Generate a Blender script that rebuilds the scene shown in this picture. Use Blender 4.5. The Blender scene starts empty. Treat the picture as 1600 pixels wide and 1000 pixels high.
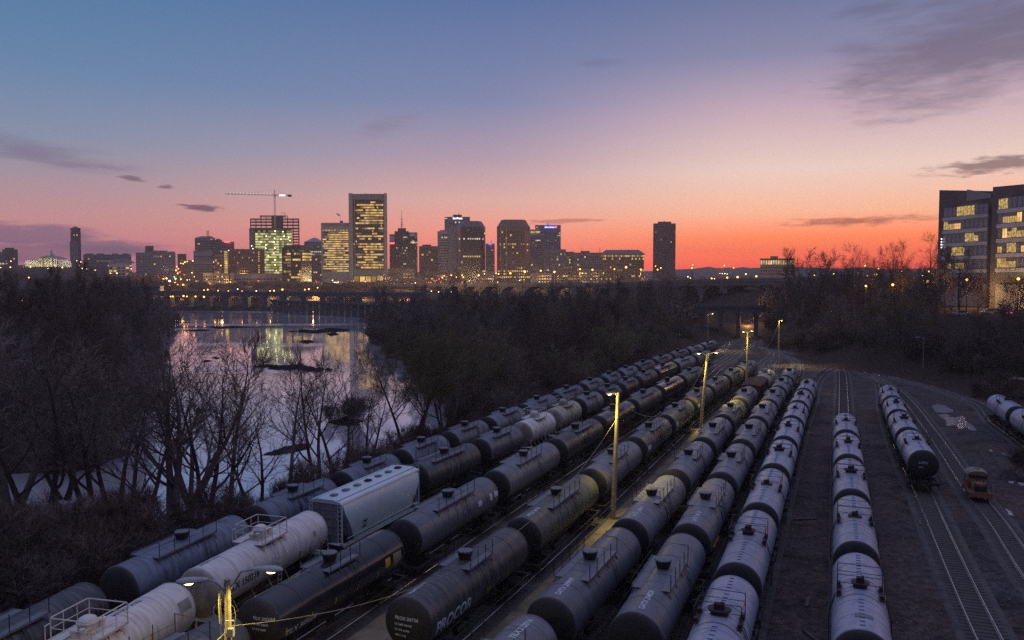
import bpy, bmesh, math, random
from mathutils import Vector, Matrix, noise
R = math.radians
random.seed(7)
SC = bpy.context.scene
COL = SC.collection

# ------------------------------------------------------------------ camera
F = 1244.0
CAMZ = 22.0
PITCH = math.atan(64 / F)
cam_d = bpy.data.cameras.new('camera')
cam = bpy.data.objects.new('camera', cam_d)
COL.objects.link(cam)
cam.location = (0, 0, CAMZ)
cam.rotation_euler = (math.pi / 2 - PITCH, 0, 0)
cam_d.sensor_width = 36
cam_d.lens = F / 1600 * 36
cam_d.clip_start = 0.5
cam_d.clip_end = 60000
SC.camera = cam
FW = Vector((0, math.cos(PITCH), -math.sin(PITCH)))
UP = Vector((0, math.sin(PITCH), math.cos(PITCH)))

def ray(px, py):
    return FW + Vector((1, 0, 0)) * ((px - 800) / F) + UP * ((500 - py) / F)

def on_z(px, py, z):            # where the sight line through a pixel meets a level z
    d = ray(px, py)
    t = (z - CAMZ) / d.z
    return Vector((0, 0, CAMZ)) + d * t

def at_y(px, py, Y):            # the point of that sight line Y metres ahead
    d = ray(px, py)
    return Vector((0, 0, CAMZ)) + d * (Y / d.y)

# ------------------------------------------------------------------ mesh builder
class MB:
    def __init__(s):
        s.v = []; s.f = []; s.m = []
    def add(s, vs, fs, mi=0):
        o = len(s.v)
        s.v.extend([tuple(p) for p in vs])
        for f in fs:
            s.f.append(tuple(i + o for i in f)); s.m.append(mi)
    def box(s, c, d, mi=0, rot=None):
        x, y, z = d[0] / 2, d[1] / 2, d[2] / 2
        vs = [Vector(p) for p in ((-x,-y,-z),(x,-y,-z),(x,y,-z),(-x,y,-z),(-x,-y,z),(x,-y,z),(x,y,z),(-x,y,z))]
        if rot is not None:
            vs = [rot @ p for p in vs]
        c = Vector(c)
        s.add([p + c for p in vs], [(0,3,2,1),(4,5,6,7),(0,1,5,4),(1,2,6,5),(2,3,7,6),(3,0,4,7)], mi)
    def box2(s, a, b, mi=0):
        s.box([(a[i] + b[i]) / 2 for i in range(3)], [abs(b[i] - a[i]) for i in range(3)], mi)
    def tube(s, pts, rad, n=6, mi=0, cap=True):
        pts = [Vector(p) for p in pts]
        if not isinstance(rad, (list, tuple)):
            rad = [rad] * len(pts)
        o = len(s.v); u = None
        for i, p in enumerate(pts):
            if i == 0: t = pts[1] - pts[0]
            elif i == len(pts) - 1: t = pts[-1] - pts[-2]
            else: t = (pts[i + 1] - pts[i]).normalized() + (pts[i] - pts[i - 1]).normalized()
            if t.length < 1e-9: t = Vector((0, 0, 1))
            t.normalize()
            if u is None:
                u = t.cross(Vector((0, 0, 1)) if abs(t.z) < .9 else Vector((1, 0, 0))).normalized()
            else:
                u = (u - t * u.dot(t))
                if u.length < 1e-6: u = t.orthogonal()
                u.normalize()
            w = t.cross(u)
            for k in range(n):
                a = 2 * math.pi * k / n
                s.v.append(tuple(p + (u * math.cos(a) + w * math.sin(a)) * rad[i]))
        for i in range(len(pts) - 1):
            for k in range(n):
                a = o + i * n + k; b = o + i * n + (k + 1) % n
                s.f.append((a, b, b + n, a + n)); s.m.append(mi)
        if cap and n > 2:
            s.f.append(tuple(o + k for k in range(n))[::-1]); s.m.append(mi)
            e = o + (len(pts) - 1) * n
            s.f.append(tuple(e + k for k in range(n))); s.m.append(mi)
    def lathe(s, prof, n=16, mi=0, c=(0, 0, 0), axis='z'):
        # prof: list of (radius, height); ends with r=0 are closed by a fan
        o = len(s.v); c = Vector(c)
        for r, h in prof:
            for k in range(n):
                a = 2 * math.pi * k / n
                if axis == 'z': p = Vector((r * math.cos(a), r * math.sin(a), h))
                else: p = Vector((h, r * math.cos(a), r * math.sin(a)))
                s.v.append(tuple(p + c))
        for i in range(len(prof) - 1):
            for k in range(n):
                a = o + i * n + k; b = o + i * n + (k + 1) % n
                s.f.append((a, b, b + n, a + n)); s.m.append(mi)
        s.f.append(tuple(o + k for k in range(n))[::-1]); s.m.append(mi)
        e = o + (len(prof) - 1) * n
        s.f.append(tuple(e + k for k in range(n))); s.m.append(mi)
    def prism(s, poly, z0, z1, mi=0):
        n = len(poly)
        vs = [(p[0], p[1], z0) for p in poly] + [(p[0], p[1], z1) for p in poly]
        fs = [(i, (i + 1) % n, (i + 1) % n + n, i + n) for i in range(n)]
        fs += [tuple(range(n))[::-1], tuple(range(n, 2 * n))]
        s.add(vs, fs, mi)
    def mesh(s, name, mats, smooth=False, angle=None):
        me = bpy.data.meshes.new(name)
        me.from_pydata(s.v, [], s.f)
        if not isinstance(mats, (list, tuple)): mats = [mats]
        for m in mats: me.materials.append(m)
        if len(mats) > 1:
            me.polygons.foreach_set('material_index', s.m)
        me.update()
        if smooth:
            me.polygons.foreach_set('use_smooth', [True] * len(me.polygons))
            if angle:
                try: me.set_sharp_from_angle(angle=R(angle))
                except Exception: pass
        return me
    def build(s, name, mats, parent=None, smooth=False, angle=None):
        return link(name, s.mesh(name, mats, smooth, angle), parent)

def link(name, me, parent=None, loc=None, rz=None):
    o = bpy.data.objects.new(name, me)
    COL.objects.link(o)
    if parent is not None: o.parent = parent
    if loc is not None: o.location = loc
    if rz is not None: o.rotation_euler = (0, 0, rz)
    return o

def tag(o, label=None, cat=None, group=None, kind=None):
    if label: o['label'] = label
    if cat: o['category'] = cat
    if group: o['group'] = group
    if kind: o['kind'] = kind
    return o

def thing(name, label, cat, loc=(0, 0, 0), rz=0.0, group=None):
    o = bpy.data.objects.new(name, None)
    COL.objects.link(o)
    o.location = loc; o.rotation_euler = (0, 0, rz)
    o.empty_display_size = .3
    return tag(o, label, cat, group)

def dup(root, loc, rz, label=None, group=None, scale=None):
    r = root.copy(); COL.objects.link(r)
    r.location = loc; r.rotation_euler = (0, 0, rz)
    if scale is not None: r.scale = scale if isinstance(scale, (list, tuple)) else (scale,) * 3
    if label: r['label'] = label
    if group: r['group'] = group
    for ch in list(root.children):
        c = ch.copy(); COL.objects.link(c); c.parent = r
        for g in list(ch.children):
            d = g.copy(); COL.objects.link(d); d.parent = c
    return r

# ------------------------------------------------------------------ materials
def nodes(name):
    m = bpy.data.materials.new(name); m.use_nodes = True
    nt = m.node_tree
    return m, nt, nt.nodes['Principled BSDF']

def N(nt, typ, **kw):
    n = nt.nodes.new(typ)
    for k, v in kw.items(): setattr(n, k, v)
    return n

def paint(name, col, rough=.5, var=.35, scale=1.2, metal=0.0, dirt=None, dirt_amt=.5, streak=False, rnd=0.0, spec=.5, bump=0.0):
    """weathered paint: broad noise in the tone, dirt patches or run-down streaks, a little change from object to object"""
    m, nt, b = nodes(name)
    L = nt.links.new
    tc = N(nt, 'ShaderNodeTexCoord')
    n1 = N(nt, 'ShaderNodeTexNoise'); n1.inputs['Scale'].default_value = scale; n1.inputs['Detail'].default_value = 6
    n1.inputs['Roughness'].default_value = .65
    L(tc.outputs['Object'], n1.inputs['Vector'])
    rp = N(nt, 'ShaderNodeMapRange'); rp.inputs[1].default_value = .3; rp.inputs[2].default_value = .7
    rp.inputs[3].default_value = 1 - var; rp.inputs[4].default_value = 1 + var
    L(n1.outputs['Fac'], rp.inputs[0])
    mul = N(nt, 'ShaderNodeVectorMath', operation='SCALE')
    mul.inputs[0].default_value = col[:3]
    L(rp.outputs[0], mul.inputs['Scale'])
    out = mul.outputs[0]
    if rnd:
        oi = N(nt, 'ShaderNodeObjectInfo')
        r2 = N(nt, 'ShaderNodeMapRange'); r2.inputs[3].default_value = 1 - rnd; r2.inputs[4].default_value = 1 + rnd
        L(oi.outputs['Random'], r2.inputs[0])
        m2 = N(nt, 'ShaderNodeVectorMath', operation='SCALE')
        L(out, m2.inputs[0]); L(r2.outputs[0], m2.inputs['Scale']); out = m2.outputs[0]
    if dirt:
        n2 = N(nt, 'ShaderNodeTexNoise'); n2.inputs['Scale'].default_value = scale * 1.7; n2.inputs['Detail'].default_value = 8
        mp = N(nt, 'ShaderNodeMapping'); mp.inputs['Location'].default_value = (3.1, 7.7, 1.3)
        if streak: mp.inputs['Scale'].default_value = (2.6, .45, .45)
        L(tc.outputs['Object'], mp.inputs['Vector']); L(mp.outputs[0], n2.inputs['Vector'])
        r3 = N(nt, 'ShaderNodeMapRange'); r3.inputs[1].default_value = .48 if streak else .5; r3.inputs[2].default_value = .62 if streak else .72
        r3.inputs[4].default_value = dirt_amt
        L(n2.outputs['Fac'], r3.inputs[0])
        mx = N(nt, 'ShaderNodeMix', data_type='RGBA')
        L(r3.outputs[0], mx.inputs[0]); L(out, mx.inputs[6]); mx.inputs[7].default_value = (*dirt[:3], 1)
        out = mx.outputs[2]
    L(out, b.inputs['Base Color'])
    r4 = N(nt, 'ShaderNodeMapRange'); r4.inputs[3].default_value = max(.05, rough - .12); r4.inputs[4].default_value = min(1, rough + .15)
    L(n1.outputs['Fac'], r4.inputs[0]); L(r4.outputs[0], b.inputs['Roughness'])
    b.inputs['Metallic'].default_value = metal
    b.inputs['Specular IOR Level'].default_value = spec
    if bump:
        bp = N(nt, 'ShaderNodeBump'); bp.inputs['Strength'].default_value = bump; bp.inputs['Distance'].default_value = .05
        n5 = N(nt, 'ShaderNodeTexNoise'); n5.inputs['Scale'].default_value = scale * 9; n5.inputs['Detail'].default_value = 4
        L(tc.outputs['Object'], n5.inputs['Vector'])
        L(n5.outputs['Fac'], bp.inputs['Height']); L(bp.outputs[0], b.inputs['Normal'])
    return m

def emit(name, col, strength, base=(.05, .05, .05)):
    m, nt, b = nodes(name)
    b.inputs['Base Color'].default_value = (*base, 1)
    b.inputs['Emission Color'].default_value = (*col, 1)
    b.inputs['Emission Strength'].default_value = strength
    b.inputs['Roughness'].default_value = .4
    m.cycles.emission_sampling = 'NONE'
    return m

def lit_window(name, col, strength, scale=.6):
    """a lit room behind glass: brightness changes from bay to bay and floor to floor"""
    m, nt, b = nodes(name)
    L = nt.links.new
    tc = N(nt, 'ShaderNodeTexCoord')
    n1 = N(nt, 'ShaderNodeTexNoise'); n1.inputs['Scale'].default_value = scale; n1.inputs['Detail'].default_value = 3
    L(tc.outputs['Object'], n1.inputs['Vector'])
    r = N(nt, 'ShaderNodeMapRange'); r.inputs[1].default_value = .32; r.inputs[2].default_value = .68
    r.inputs[3].default_value = .25 * strength; r.inputs[4].default_value = 1.5 * strength
    L(n1.outputs['Fac'], r.inputs[0])
    b.inputs['Base Color'].default_value = (.03, .03, .03, 1)
    b.inputs['Emission Color'].default_value = (*col, 1)
    L(r.outputs[0], b.inputs['Emission Strength'])
    b.inputs['Roughness'].default_value = .2
    m.cycles.emission_sampling = 'NONE'
    return m

M = {}
# ------------------------------------------------------------------ sky (after sunset: glow low ahead, blue above)
def srgb(r, g, b):
    def c(v):
        v /= 255
        return v / 12.92 if v <= .04045 else ((v + .055) / 1.055) ** 2.4
    return (c(r), c(g), c(b), 1)

W = bpy.data.worlds.new('World'); SC.world = W
W.use_nodes = True
nt = W.node_tree
for n in list(nt.nodes): nt.nodes.remove(n)
L = nt.links.new
out = N(nt, 'ShaderNodeOutputWorld'); bg = N(nt, 'ShaderNodeBackground')
L(bg.outputs[0], out.inputs[0])
tc = N(nt, 'ShaderNodeTexCoord')
nrm = N(nt, 'ShaderNodeVectorMath', operation='NORMALIZE'); L(tc.outputs['Generated'], nrm.inputs[0])
sp = N(nt, 'ShaderNodeSeparateXYZ'); L(nrm.outputs[0], sp.inputs[0])
def MA(op, a, b=None, c=None, clamp=False):
    n = N(nt, 'ShaderNodeMath', operation=op); n.use_clamp = clamp
    for i, v in enumerate((a, b, c)):
        if v is None: continue
        if isinstance(v, (int, float)): n.inputs[i].default_value = v
        else: L(v, n.inputs[i])
    return n.outputs[0]
elev = MA('MULTIPLY', MA('ARCSINE', sp.outputs[2]), 180 / math.pi)
azi = MA('MULTIPLY', MA('ARCTAN2', sp.outputs[0], sp.outputs[1]), 180 / math.pi)
# a slow wander in the height of the colour bands
wn = N(nt, 'ShaderNodeTexNoise'); wn.inputs['Scale'].default_value = 1.6; wn.inputs['Detail'].default_value = 3
L(nrm.outputs[0], wn.inputs['Vector'])
elev_w = MA('ADD', elev, MA('MULTIPLY', MA('SUBTRACT', wn.outputs['Fac'], .5), 1.2))

def ramp(stops):
    # stops: (elevation in degrees, rgb as seen); ramp covers -4..90 degrees, finer near the horizon
    cr = N(nt, 'ShaderNodeValToRGB')
    el = cr.color_ramp.elements
    def pos(e): return (max(0., (e + 4) / 94)) ** .5
    while len(el) < len(stops): el.new(.5)
    for i, (e, c) in enumerate(stops):
        el[i].position = pos(e)
        k = math.exp(-.00022 * min(3150 / max(.05, math.cos(R(max(e, 0)))), 113 / max(math.sin(R(e)), .02))) if -1 < e < 20 else 1
        el[i].color = thru(c, k) if k < 1 else c
    f = MA('POWER', MA('MAXIMUM', MA('DIVIDE', MA('ADD', elev_w, 4), 94), 0.0), .5)
    L(f, cr.inputs[0])
    return cr.outputs[0]
UPPER = [(26, (.16, .175, .34, 1)), (45, (.30, .35, .62, 1)), (90, (.66, .76, 1.30, 1))]  # unseen overhead sky, brightened beyond a real dusk to light the yard
def thru(c, k, a=(.10, .055, .075)):
    """colour of the sky beyond the evening air, so that it reads as c through it"""
    return tuple((c[i] - (1 - k) * a[i]) / k if (c[i] - (1 - k) * a[i]) > .004 else .004 for i in range(3)) + (1,)
left = ramp([(-4, srgb(120, 80, 108)), (.6, srgb(156, 98, 124)), (1.8, srgb(180, 116, 126)), (3.6, srgb(188, 134, 136)), (6.0, srgb(166, 141, 152)), (8.6, srgb(134, 142, 165)), (13, srgb(104, 132, 168)), (20, srgb(76, 120, 164))] + UPPER)
mid = ramp([(-4, srgb(190, 70, 70)), (.5, srgb(228, 110, 94)), (1.6, srgb(238, 118, 102)), (3.4, srgb(236, 146, 126)), (5.6, srgb(218, 168, 158)), (8.6, srgb(178, 152, 168)), (12.5, srgb(128, 134, 170)), (19.5, srgb(91, 113, 160))] + UPPER)
right = ramp([(-4, srgb(200, 40, 40)), (.5, srgb(230, 80, 64)), (1.4, srgb(248, 104, 68)), (2.8, srgb(252, 132, 84)), (4.5, srgb(246, 180, 146)), (7.4, srgb(232, 202, 190)), (11.5, srgb(196, 168, 182)), (15, srgb(138, 136, 168)), (20, srgb(98, 114, 156))] + UPPER)
far = ramp([(-4, srgb(22, 20, 30)), (2, srgb(30, 28, 42)), (10, srgb(66, 66, 98)), (24, srgb(78, 86, 128)), (45, (.10, .12, .22, 1)), (66, (.34, .40, .70, 1)), (90, (.66, .76, 1.30, 1))])
def mix(f, a, b):
    n = N(nt, 'ShaderNodeMix', data_type='RGBA')
    if isinstance(f, (int, float)): n.inputs[0].default_value = f
    else: L(f, n.inputs[0])
    for v, i in ((a, 6), (b, 7)):
        if isinstance(v, tuple): n.inputs[i].default_value = v
        else: L(v, n.inputs[i])
    return n.outputs[2]
def sstep(v, a, b):
    n = N(nt, 'ShaderNodeMapRange', interpolation_type='SMOOTHSTEP')
    L(v, n.inputs[0]); n.inputs[1].default_value = a; n.inputs[2].default_value = b
    return n.outputs[0]
c = mix(sstep(azi, -34, 4), left, mid)
c = mix(sstep(azi, -4, 19), c, right)
away = MA('ABSOLUTE', MA('SUBTRACT', azi, 14))
c = mix(sstep(away, 55, 130), c, far)

# clouds: streaky noise kept inside soft patches of sky
def cloud_noise(sx, sz, scale, seed, detail=7):
    mp = N(nt, 'ShaderNodeMapping')
    mp.inputs['Scale'].default_value = (sx, sx, sz); mp.inputs['Location'].default_value = (seed, seed * .7, seed * .3)
    L(nrm.outputs[0], mp.inputs['Vector'])
    n = N(nt, 'ShaderNodeTexNoise'); n.inputs['Scale'].default_value = scale; n.inputs['Detail'].default_value = detail
    n.inputs['Roughness'].default_value = .58; n.inputs['Distortion'].default_value = .35
    L(mp.outputs[0], n.inputs['Vector'])
    return n.outputs['Fac']
nA0 = cloud_noise(1.0, 4.2, 6.5, 2.3, 10)
nD = cloud_noise(1.0, 5.5, 26, 6.1, 6)
nA = MA('ADD', MA('MULTIPLY', nA0, .62), MA('MULTIPLY', nD, .38))
nB = cloud_noise(1.0, 7.0, 11, 9.1)
nC = cloud_noise(1.0, 6.0, 42, 4.7)
def patch(px, py, wx, wy, tilt=0.0):
    """1 in the middle of an oval of sky, falling to 0 at its rim"""
    a0 = math.degrees(math.atan((px - 800) / F)); e0 = math.degrees(math.atan((436 - py) / F))
    k = 180 / math.pi / F
    da = MA('DIVIDE', MA('SUBTRACT', azi, a0), wx * k)
    de = MA('DIVIDE', MA('SUBTRACT', MA('SUBTRACT', elev, e0), MA('MULTIPLY', MA('SUBTRACT', azi, a0), tilt)), wy * k)
    r = MA('SQRT', MA('ADD', MA('MULTIPLY', da, da), MA('MULTIPLY', de, de)))
    return MA('SUBTRACT', 1.0, r, clamp=True)
def cloud(c, p, noise_out, lo, hi, col, amt):
    v = MA('ADD', noise_out, MA('MULTIPLY', MA('SUBTRACT', p, .5), .62))
    m = MA('MULTIPLY', sstep(v, lo, hi), amt)
    m = MA('MULTIPLY', m, sstep(p, 0.0, .3))
    return mix(m, c, col)
c = cloud(c, patch(1540, 130, 350, 115, .10), nA, .34, .76, srgb(112, 101, 122), .72)
c = cloud(c, patch(1530, 40, 340, 70, .12), nA, .40, .88, srgb(110, 105, 132), .58)
c = cloud(c, patch(1350, 55, 120, 26, .05), nB, .45, .8, srgb(108, 108, 138), .6)
c = cloud(c, patch(1560, 284, 135, 19, .05), nC, .33, .70, srgb(124, 98, 102), .78)
c = cloud(c, patch(1330, 353, 180, 12, .02), nC, .36, .78, srgb(176, 92, 76), .75)
c = cloud(c, patch(60, 270, 230, 36, -.12), nB, .36, .86, srgb(118, 108, 136), .6)
c = cloud(c, patch(40, 376, 330, 24, -.10), nB, .30, .60, srgb(118, 98, 130), .7)
c = cloud(c, patch(60, 400, 260, 22, 0), nB, .36, .66, srgb(118, 96, 128), .6)
c = cloud(c, patch(318, 333, 52, 8, -.03), nC, .36, .66, srgb(118, 84, 98), .9)
c = cloud(c, patch(212, 295, 30, 7, -.1), nC, .38, .7, srgb(122, 98, 112), .8)
c = cloud(c, patch(262, 305, 22, 6, -.1), nC, .38, .7, srgb(122, 98, 112), .8)
c = cloud(c, patch(880, 346, 90, 7, .03), nC, .36, .66, srgb(190, 104, 96), .6)
c = cloud(c, patch(600, 205, 130, 36, .25), nB, .46, .85, srgb(140, 122, 145), .45)
c = cloud(c, patch(930, 105, 70, 18, 0), nB, .46, .85, srgb(116, 116, 150), .4)
L(c, bg.inputs[0])
bg.inputs[1].default_value = 1.0

SC.view_settings.view_transform = 'Standard'
SC.view_settings.look = 'None'
SC.view_settings.exposure = 0
SC.view_settings.gamma = 1
SC.render.engine = 'CYCLES'
cy = SC.cycles
cy.use_denoising = False
cy.max_bounces = 5; cy.diffuse_bounces = 2; cy.glossy_bounces = 3; cy.transmission_bounces = 2; cy.volume_bounces = 0
cy.sample_clamp_indirect = 1.5; cy.sample_clamp_direct = 8
cy.caustics_reflective = False; cy.caustics_refractive = False
W.cycles.sampling_method = 'AUTOMATIC'
# ------------------------------------------------------------------ layout of the yard (near-end points of every car's crown)
ZT = 4.5                         # crown of a tank car above the rail head
# per row: list of (near_x, near_y, kind) ; last entry closes the row with its far end
ROWS = [
 # 0 along the river bank
 dict(c=[(-250,1100,'gp'),(166,877,'gp'),(411,782,'gp'),(532,739,'band'),(625,702,'band'),(697,675,'gp'),(759,652,'gp'),(809,635.5,'rib'),(865,612.5,'gp'),
         (912,597,'gp'),(941,588,'gp'),(965,579.5,'gp'),(986,570,'gp'),(1019,561.5,'gp'),(1046,551.5,'gp'),(1071,544,'gp'),(1096,537,'gp')], far=(1115,532)),
 # 1 with the hopper
 dict(c=[(-60,1100,'white'),(309,878,'white'),(478,790,'hopper'),(654,722,'gp'),(756,682,'gp'),(814,662,'white'),(861,640.5,'tan'),(900,621,'gp'),(938,609,'gp'),
         (965,598.5,'gp'),(990,588,'gp'),(1013,577,'gloss'),(1052,564,'gp'),(1083,553.5,'gp')], far=(1106,547)),
 # 2
 dict(c=[(-10,1160,'gp'),(371,951,'gloss'),(619,818,'gp'),(775,737,'gp'),(865,684,'gp'),(931.5,650.5,'gloss'),(984,624,'gp'),(1024,602,'gloss'),(1061,585,'olive')], far=(1091,572)),
 # 3
 dict(c=[(630,939,'gp'),(813,813,'olive'),(925,734,'gp'),(991,682.5,'gp'),(1037,648,'olive'),(1072,622,'gp'),(1103,601,'gp'),(1130,584,'olive'),(1155,572,'gp')], far=(1174,562)),
 # 4
 dict(c=[(620,1158,'gp'),(854,954,'gp'),(982,814,'gp'),(1055,732.5,'gp'),(1100,684,'gp'),(1127,648,'olive'),(1153,622.5,'gp'),(1174,598,'boxcar'),(1187,586,'tan')], far=(1202,577)),
 # 5
 dict(c=[(990,962,'gp'),(1081.5,817.5,'gp'),(1123,740,'gp'),(1159,686.5,'gp'),(1183,650,'gp'),(1199,622.5,'gp'),(1214,602,'gp'),(1227.5,585.5,'gp')], far=(1238,573)),
 # 6
 dict(c=[(1094,1042,'pc'),(1151,886,'pc'),(1185,785,'pc'),(1210,725.5,'pc'),(1226,681,'pc'),(1238,648.5,'pc'),(1246,625.5,'pc'),(1255,605.6,'pc')], far=(1264,591)),
 # 7
 dict(c=[(1349,990,'pc'),(1340.5,848.5,'pc'),(1332.5,764.5,'pc'),(1327,709,'pc'),(1323,670,'pc')], far=(1320.5,644)),
 # 8
 dict(c=[(1444,704,'pc'),(1417,668,'pc'),(1404,639,'pc'),(1394.5,617,'pc')], far=(1388,601)),
 # 9
 dict(c=[(1640,664,'pc'),(1592,635,'pc')], far=(1558,615.5)),
]
# track continuations past the cars (ground pixels, far side) and towards the camera
EXTRA = [
 dict(far=[(1150,533),(1192,524)], near=0),
 dict(far=[(1140,556),(1166,545),(1194,531)], near=0),
 dict(far=[(1128,574),(1150,560),(1167,547),(1196,533)], near=0),
 dict(far=[(1190,569),(1206,556),(1200,547),(1180,541)], near=18),
 dict(far=[(1206,571),(1214,558),(1203,549),(1184,542)], near=0),
 dict(far=[(1246,573),(1238,562),(1212,551),(1190,543)], near=0),
 dict(far=[(1273,597),(1288,582),(1304,573),(1300,566),(1258,556)], near=0),
 dict(far=[(1318,620),(1317,592),(1312,577),(1280,563),(1230,550)], near=0),
 dict(far=[(1378,600),(1362,590),(1330,577),(1290,564)], near=0, nearpx=[(1450,790),(1480,860),(1544,1000),(1640,1180)]),
 dict(far=[(1530,632),(1492,619),(1450,605),(1380,588),(1300,566),(1215,548)], near=0),
]

def catmull(pts, step=2.5):
    P = [Vector(p) for p in pts]
    P = [P[0] * 2 - P[1]] + P + [P[-1] * 2 - P[-2]]
    out_ = []
    for i in range(1, len(P) - 2):
        a, b, c_, d = P[i - 1], P[i], P[i + 1], P[i + 2]
        n = max(2, int((c_ - b).length / step))
        # centripetal-like tangents limited by the segment length
        L1 = (c_ - b).length
        t1 = (c_ - a).normalized() * L1; t2 = (d - b).normalized() * L1
        for k in range(n):
            t = k / n; t_2 = t * t; t_3 = t_2 * t
            out_.append(b * (2*t_3 - 3*t_2 + 1) + t1 * (t_3 - 2*t_2 + t) + c_ * (-2*t_3 + 3*t_2) + t2 * (t_3 - t_2))
    out_.append(P[-2])
    return out_

def smooth_line(pts, it=2):
    pts = [Vector(p) for p in pts]
    for _ in range(it):
        pts = [pts[0]] + [(pts[i - 1] + pts[i] * 2 + pts[i + 1]) / 4 for i in range(1, len(pts) - 1)] + [pts[-1]]
    return pts

TRACK = []        # centre lines on the ground
PLACE = []        # per row: (near, far, kind)
for ri, rw in enumerate(ROWS):
    pts = [on_z(x, y, ZT) for x, y, k in rw['c']] + [on_z(*rw['far'], ZT)]
    pts = [Vector((p.x, p.y, 0)) for p in pts]
    sm = smooth_line(pts, 2 if len(pts) > 4 else 0)
    # keep the distances along the row, take the sideways position from the smoothed line
    pl = []
    for i in range(len(rw['c'])):
        pl.append((sm[i], sm[i + 1], rw['c'][i][2]))
    PLACE.append(pl)
    line = list(sm)
    ex = EXTRA[ri]
    d0 = (line[0] - line[1]).normalized()
    if 'nearpx' in ex:
        line = [Vector((*on_z(x, y, 0).xy, 0)) for x, y in reversed(ex['nearpx'])] + line
    else:
        line = [line[0] + d0 * 60, line[0] + d0 * 30] + line
    line += [Vector((*on_z(x, y, 0).xy, 0)) for x, y in ex['far']]
    TRACK.append(catmull(line))
# two more tracks without a row: the track of the small yard tractor, and the one in front of the brown boxcar
def gline(px): return catmull([Vector((*on_z(x, y, 0).xy, 0)) for x, y in px])
TRACK.append(gline([(1700,1010),(1616,905),(1560,822),(1517,768),(1475,705),(1445,662),(1424,634),(1400,610),(1366,589)]))
TRACK.append(gline([(1760,690),(1660,650),(1580,621),(1480,600),(1400,588)]))

LINE0 = [(p.x, p.y) for p in TRACK[0]]
def side_of_bank(x, y):
    """metres to the river side of the first track (positive towards the river)"""
    best = 1e9; sgn = 1
    for i in range(0, len(LINE0) - 1, 2):
        ax, ay = LINE0[i]; j = min(i + 2, len(LINE0) - 1); bx, by = LINE0[j]
        dx, dy = bx - ax, by - ay; l2 = dx * dx + dy * dy
        if l2 < 1e-6: continue
        t = max(0, min(1, ((x - ax) * dx + (y - ay) * dy) / l2))
        qx, qy = x - ax - t * dx, y - ay - t * dy
        d = qx * qx + qy * qy
        if d < best:
            best = d; sgn = 1 if dx * qy - dy * qx > 0 else -1
    return math.sqrt(best) * sgn

def ss(v, a, b):
    t = max(0., min(1., (v - a) / (b - a)))
    return t * t * (3 - 2 * t)
def lerp_tab(tab, v):
    if v <= tab[0][0]: return tab[0][1]
    for (a, x), (b, y) in zip(tab, tab[1:]):
        if v <= b: return x + (y - x) * (v - a) / (b - a)
    return tab[-1][1]
WATER_Z = -2.0
# shores: X of the right-hand shore (middle wood) and of the left-hand shore, by distance ahead
RIGHT_SHORE = [(-50, -78), (20, -72), (50, -58), (57, -50), (64, -41), (69, -32), (74, -28), (84, -24), (98, -18), (117, -11), (130, -12), (150, -10), (170, -16), (250, -37), (290, -50), (380, -70), (466, -88), (560, -100), (640, -104)]
LEFT_SHORE = [(-50, -150), (60, -140), (86, -120), (98, -52), (120, -54), (146, -64), (200, -86), (250, -109), (330, -143), (466, -201), (560, -242), (640, -276)]
def height(x, y):
    nz = noise.noise((x * .03, y * .03, 0)) 
    nf = noise.noise((x * .11, y * .11, 4))
    # right-hand embankment and plateau
    foot = lerp_tab([(-20, 76), (60, 79), (110, 82), (134, 84), (167, 87), (197, 76), (263, 84), (320, 92), (600, 100)], y)
    emb = ss(x - foot, 1, 34)
    zr = 12.5 * emb * ss(y, 60, 150) + 1.2 * nz * emb
    # city bank beyond the river
    zc = lerp_tab([(575, -4), (600, .5), (640, 4), (760, 11), (900, 15), (1050, 16.5), (1500, 20), (3000, 30), (60000, 30)], y)
    zc += ss(-x / max(y, 1), .43, .56) * ss(y, 640, 1300) * 26
    far_t = ss(y, 540, 640)
    # river between the shores
    rs = lerp_tab(RIGHT_SHORE, y) + (1.6 if y < 150 else 4.0) * nz + (1.2 if y < 150 else 4.5) * nf
    ls = lerp_tab(LEFT_SHORE, y) + 6.0 * nz + 5.0 * nf + 3.0 * noise.noise((x * .3, y * .3, 9))
    dR = x - rs            # >0: on the yard side
    dL = ls - x            # >0: on the left land
    if 20 < y < 350 and -130 < x < 130: wd = ss(side_of_bank(x, y), 4.5, 15)
    else: wd = ss(y, 345, 440)
    wd *= ss(y, 110, 200)
    bankz = wd * (1.2 + 2.2 * ss(dR, 0, 40) * ss(y, 170, 330) + .5 * nz)
    near = -5 + ss(dR, -7, 6) * (bankz + 5)
    zl = -5 + ss(dL, -10, 14) * (4.6 + 1.2 * nz + 1.2 * nf + 3 * ss(dL, 20, 80) + 5 * ss(dL, 60, 260))
    z = max(near, zl) + zr
    if far_t > 0:
        z = z * (1 - far_t) + max(zc, zr) * far_t
    # a flat strip where the tracks run
    return z

def litter(x, y):
    """1 where leaf litter, earth and dead grass cover the ground, 0 in the yard"""
    if y > 350: return 1.0
    if y < 20: return 0.0
    s_ = side_of_bank(x, y) if -140 < x < 140 else (20 if x < 0 else -200)
    a = ss(s_, 3.2, 6.5)
    foot = lerp_tab([(-20, 76), (60, 79), (110, 82), (134, 84), (167, 87), (197, 76), (263, 84), (320, 92), (600, 100)], y)
    return max(a, ss(x - foot, -2, 4), ss(y, 318, 345))
def glass_mat(name, col, rough):
    m, nt, b = nodes(name)
    b.inputs['Base Color'].default_value = (*col, 1); b.inputs['Roughness'].default_value = rough
    b.inputs['IOR'].default_value = 1.5; b.inputs['Specular IOR Level'].default_value = .8
    return m
M['glass'] = glass_mat('dark_glass', (.02, .024, .032), .12)
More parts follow.
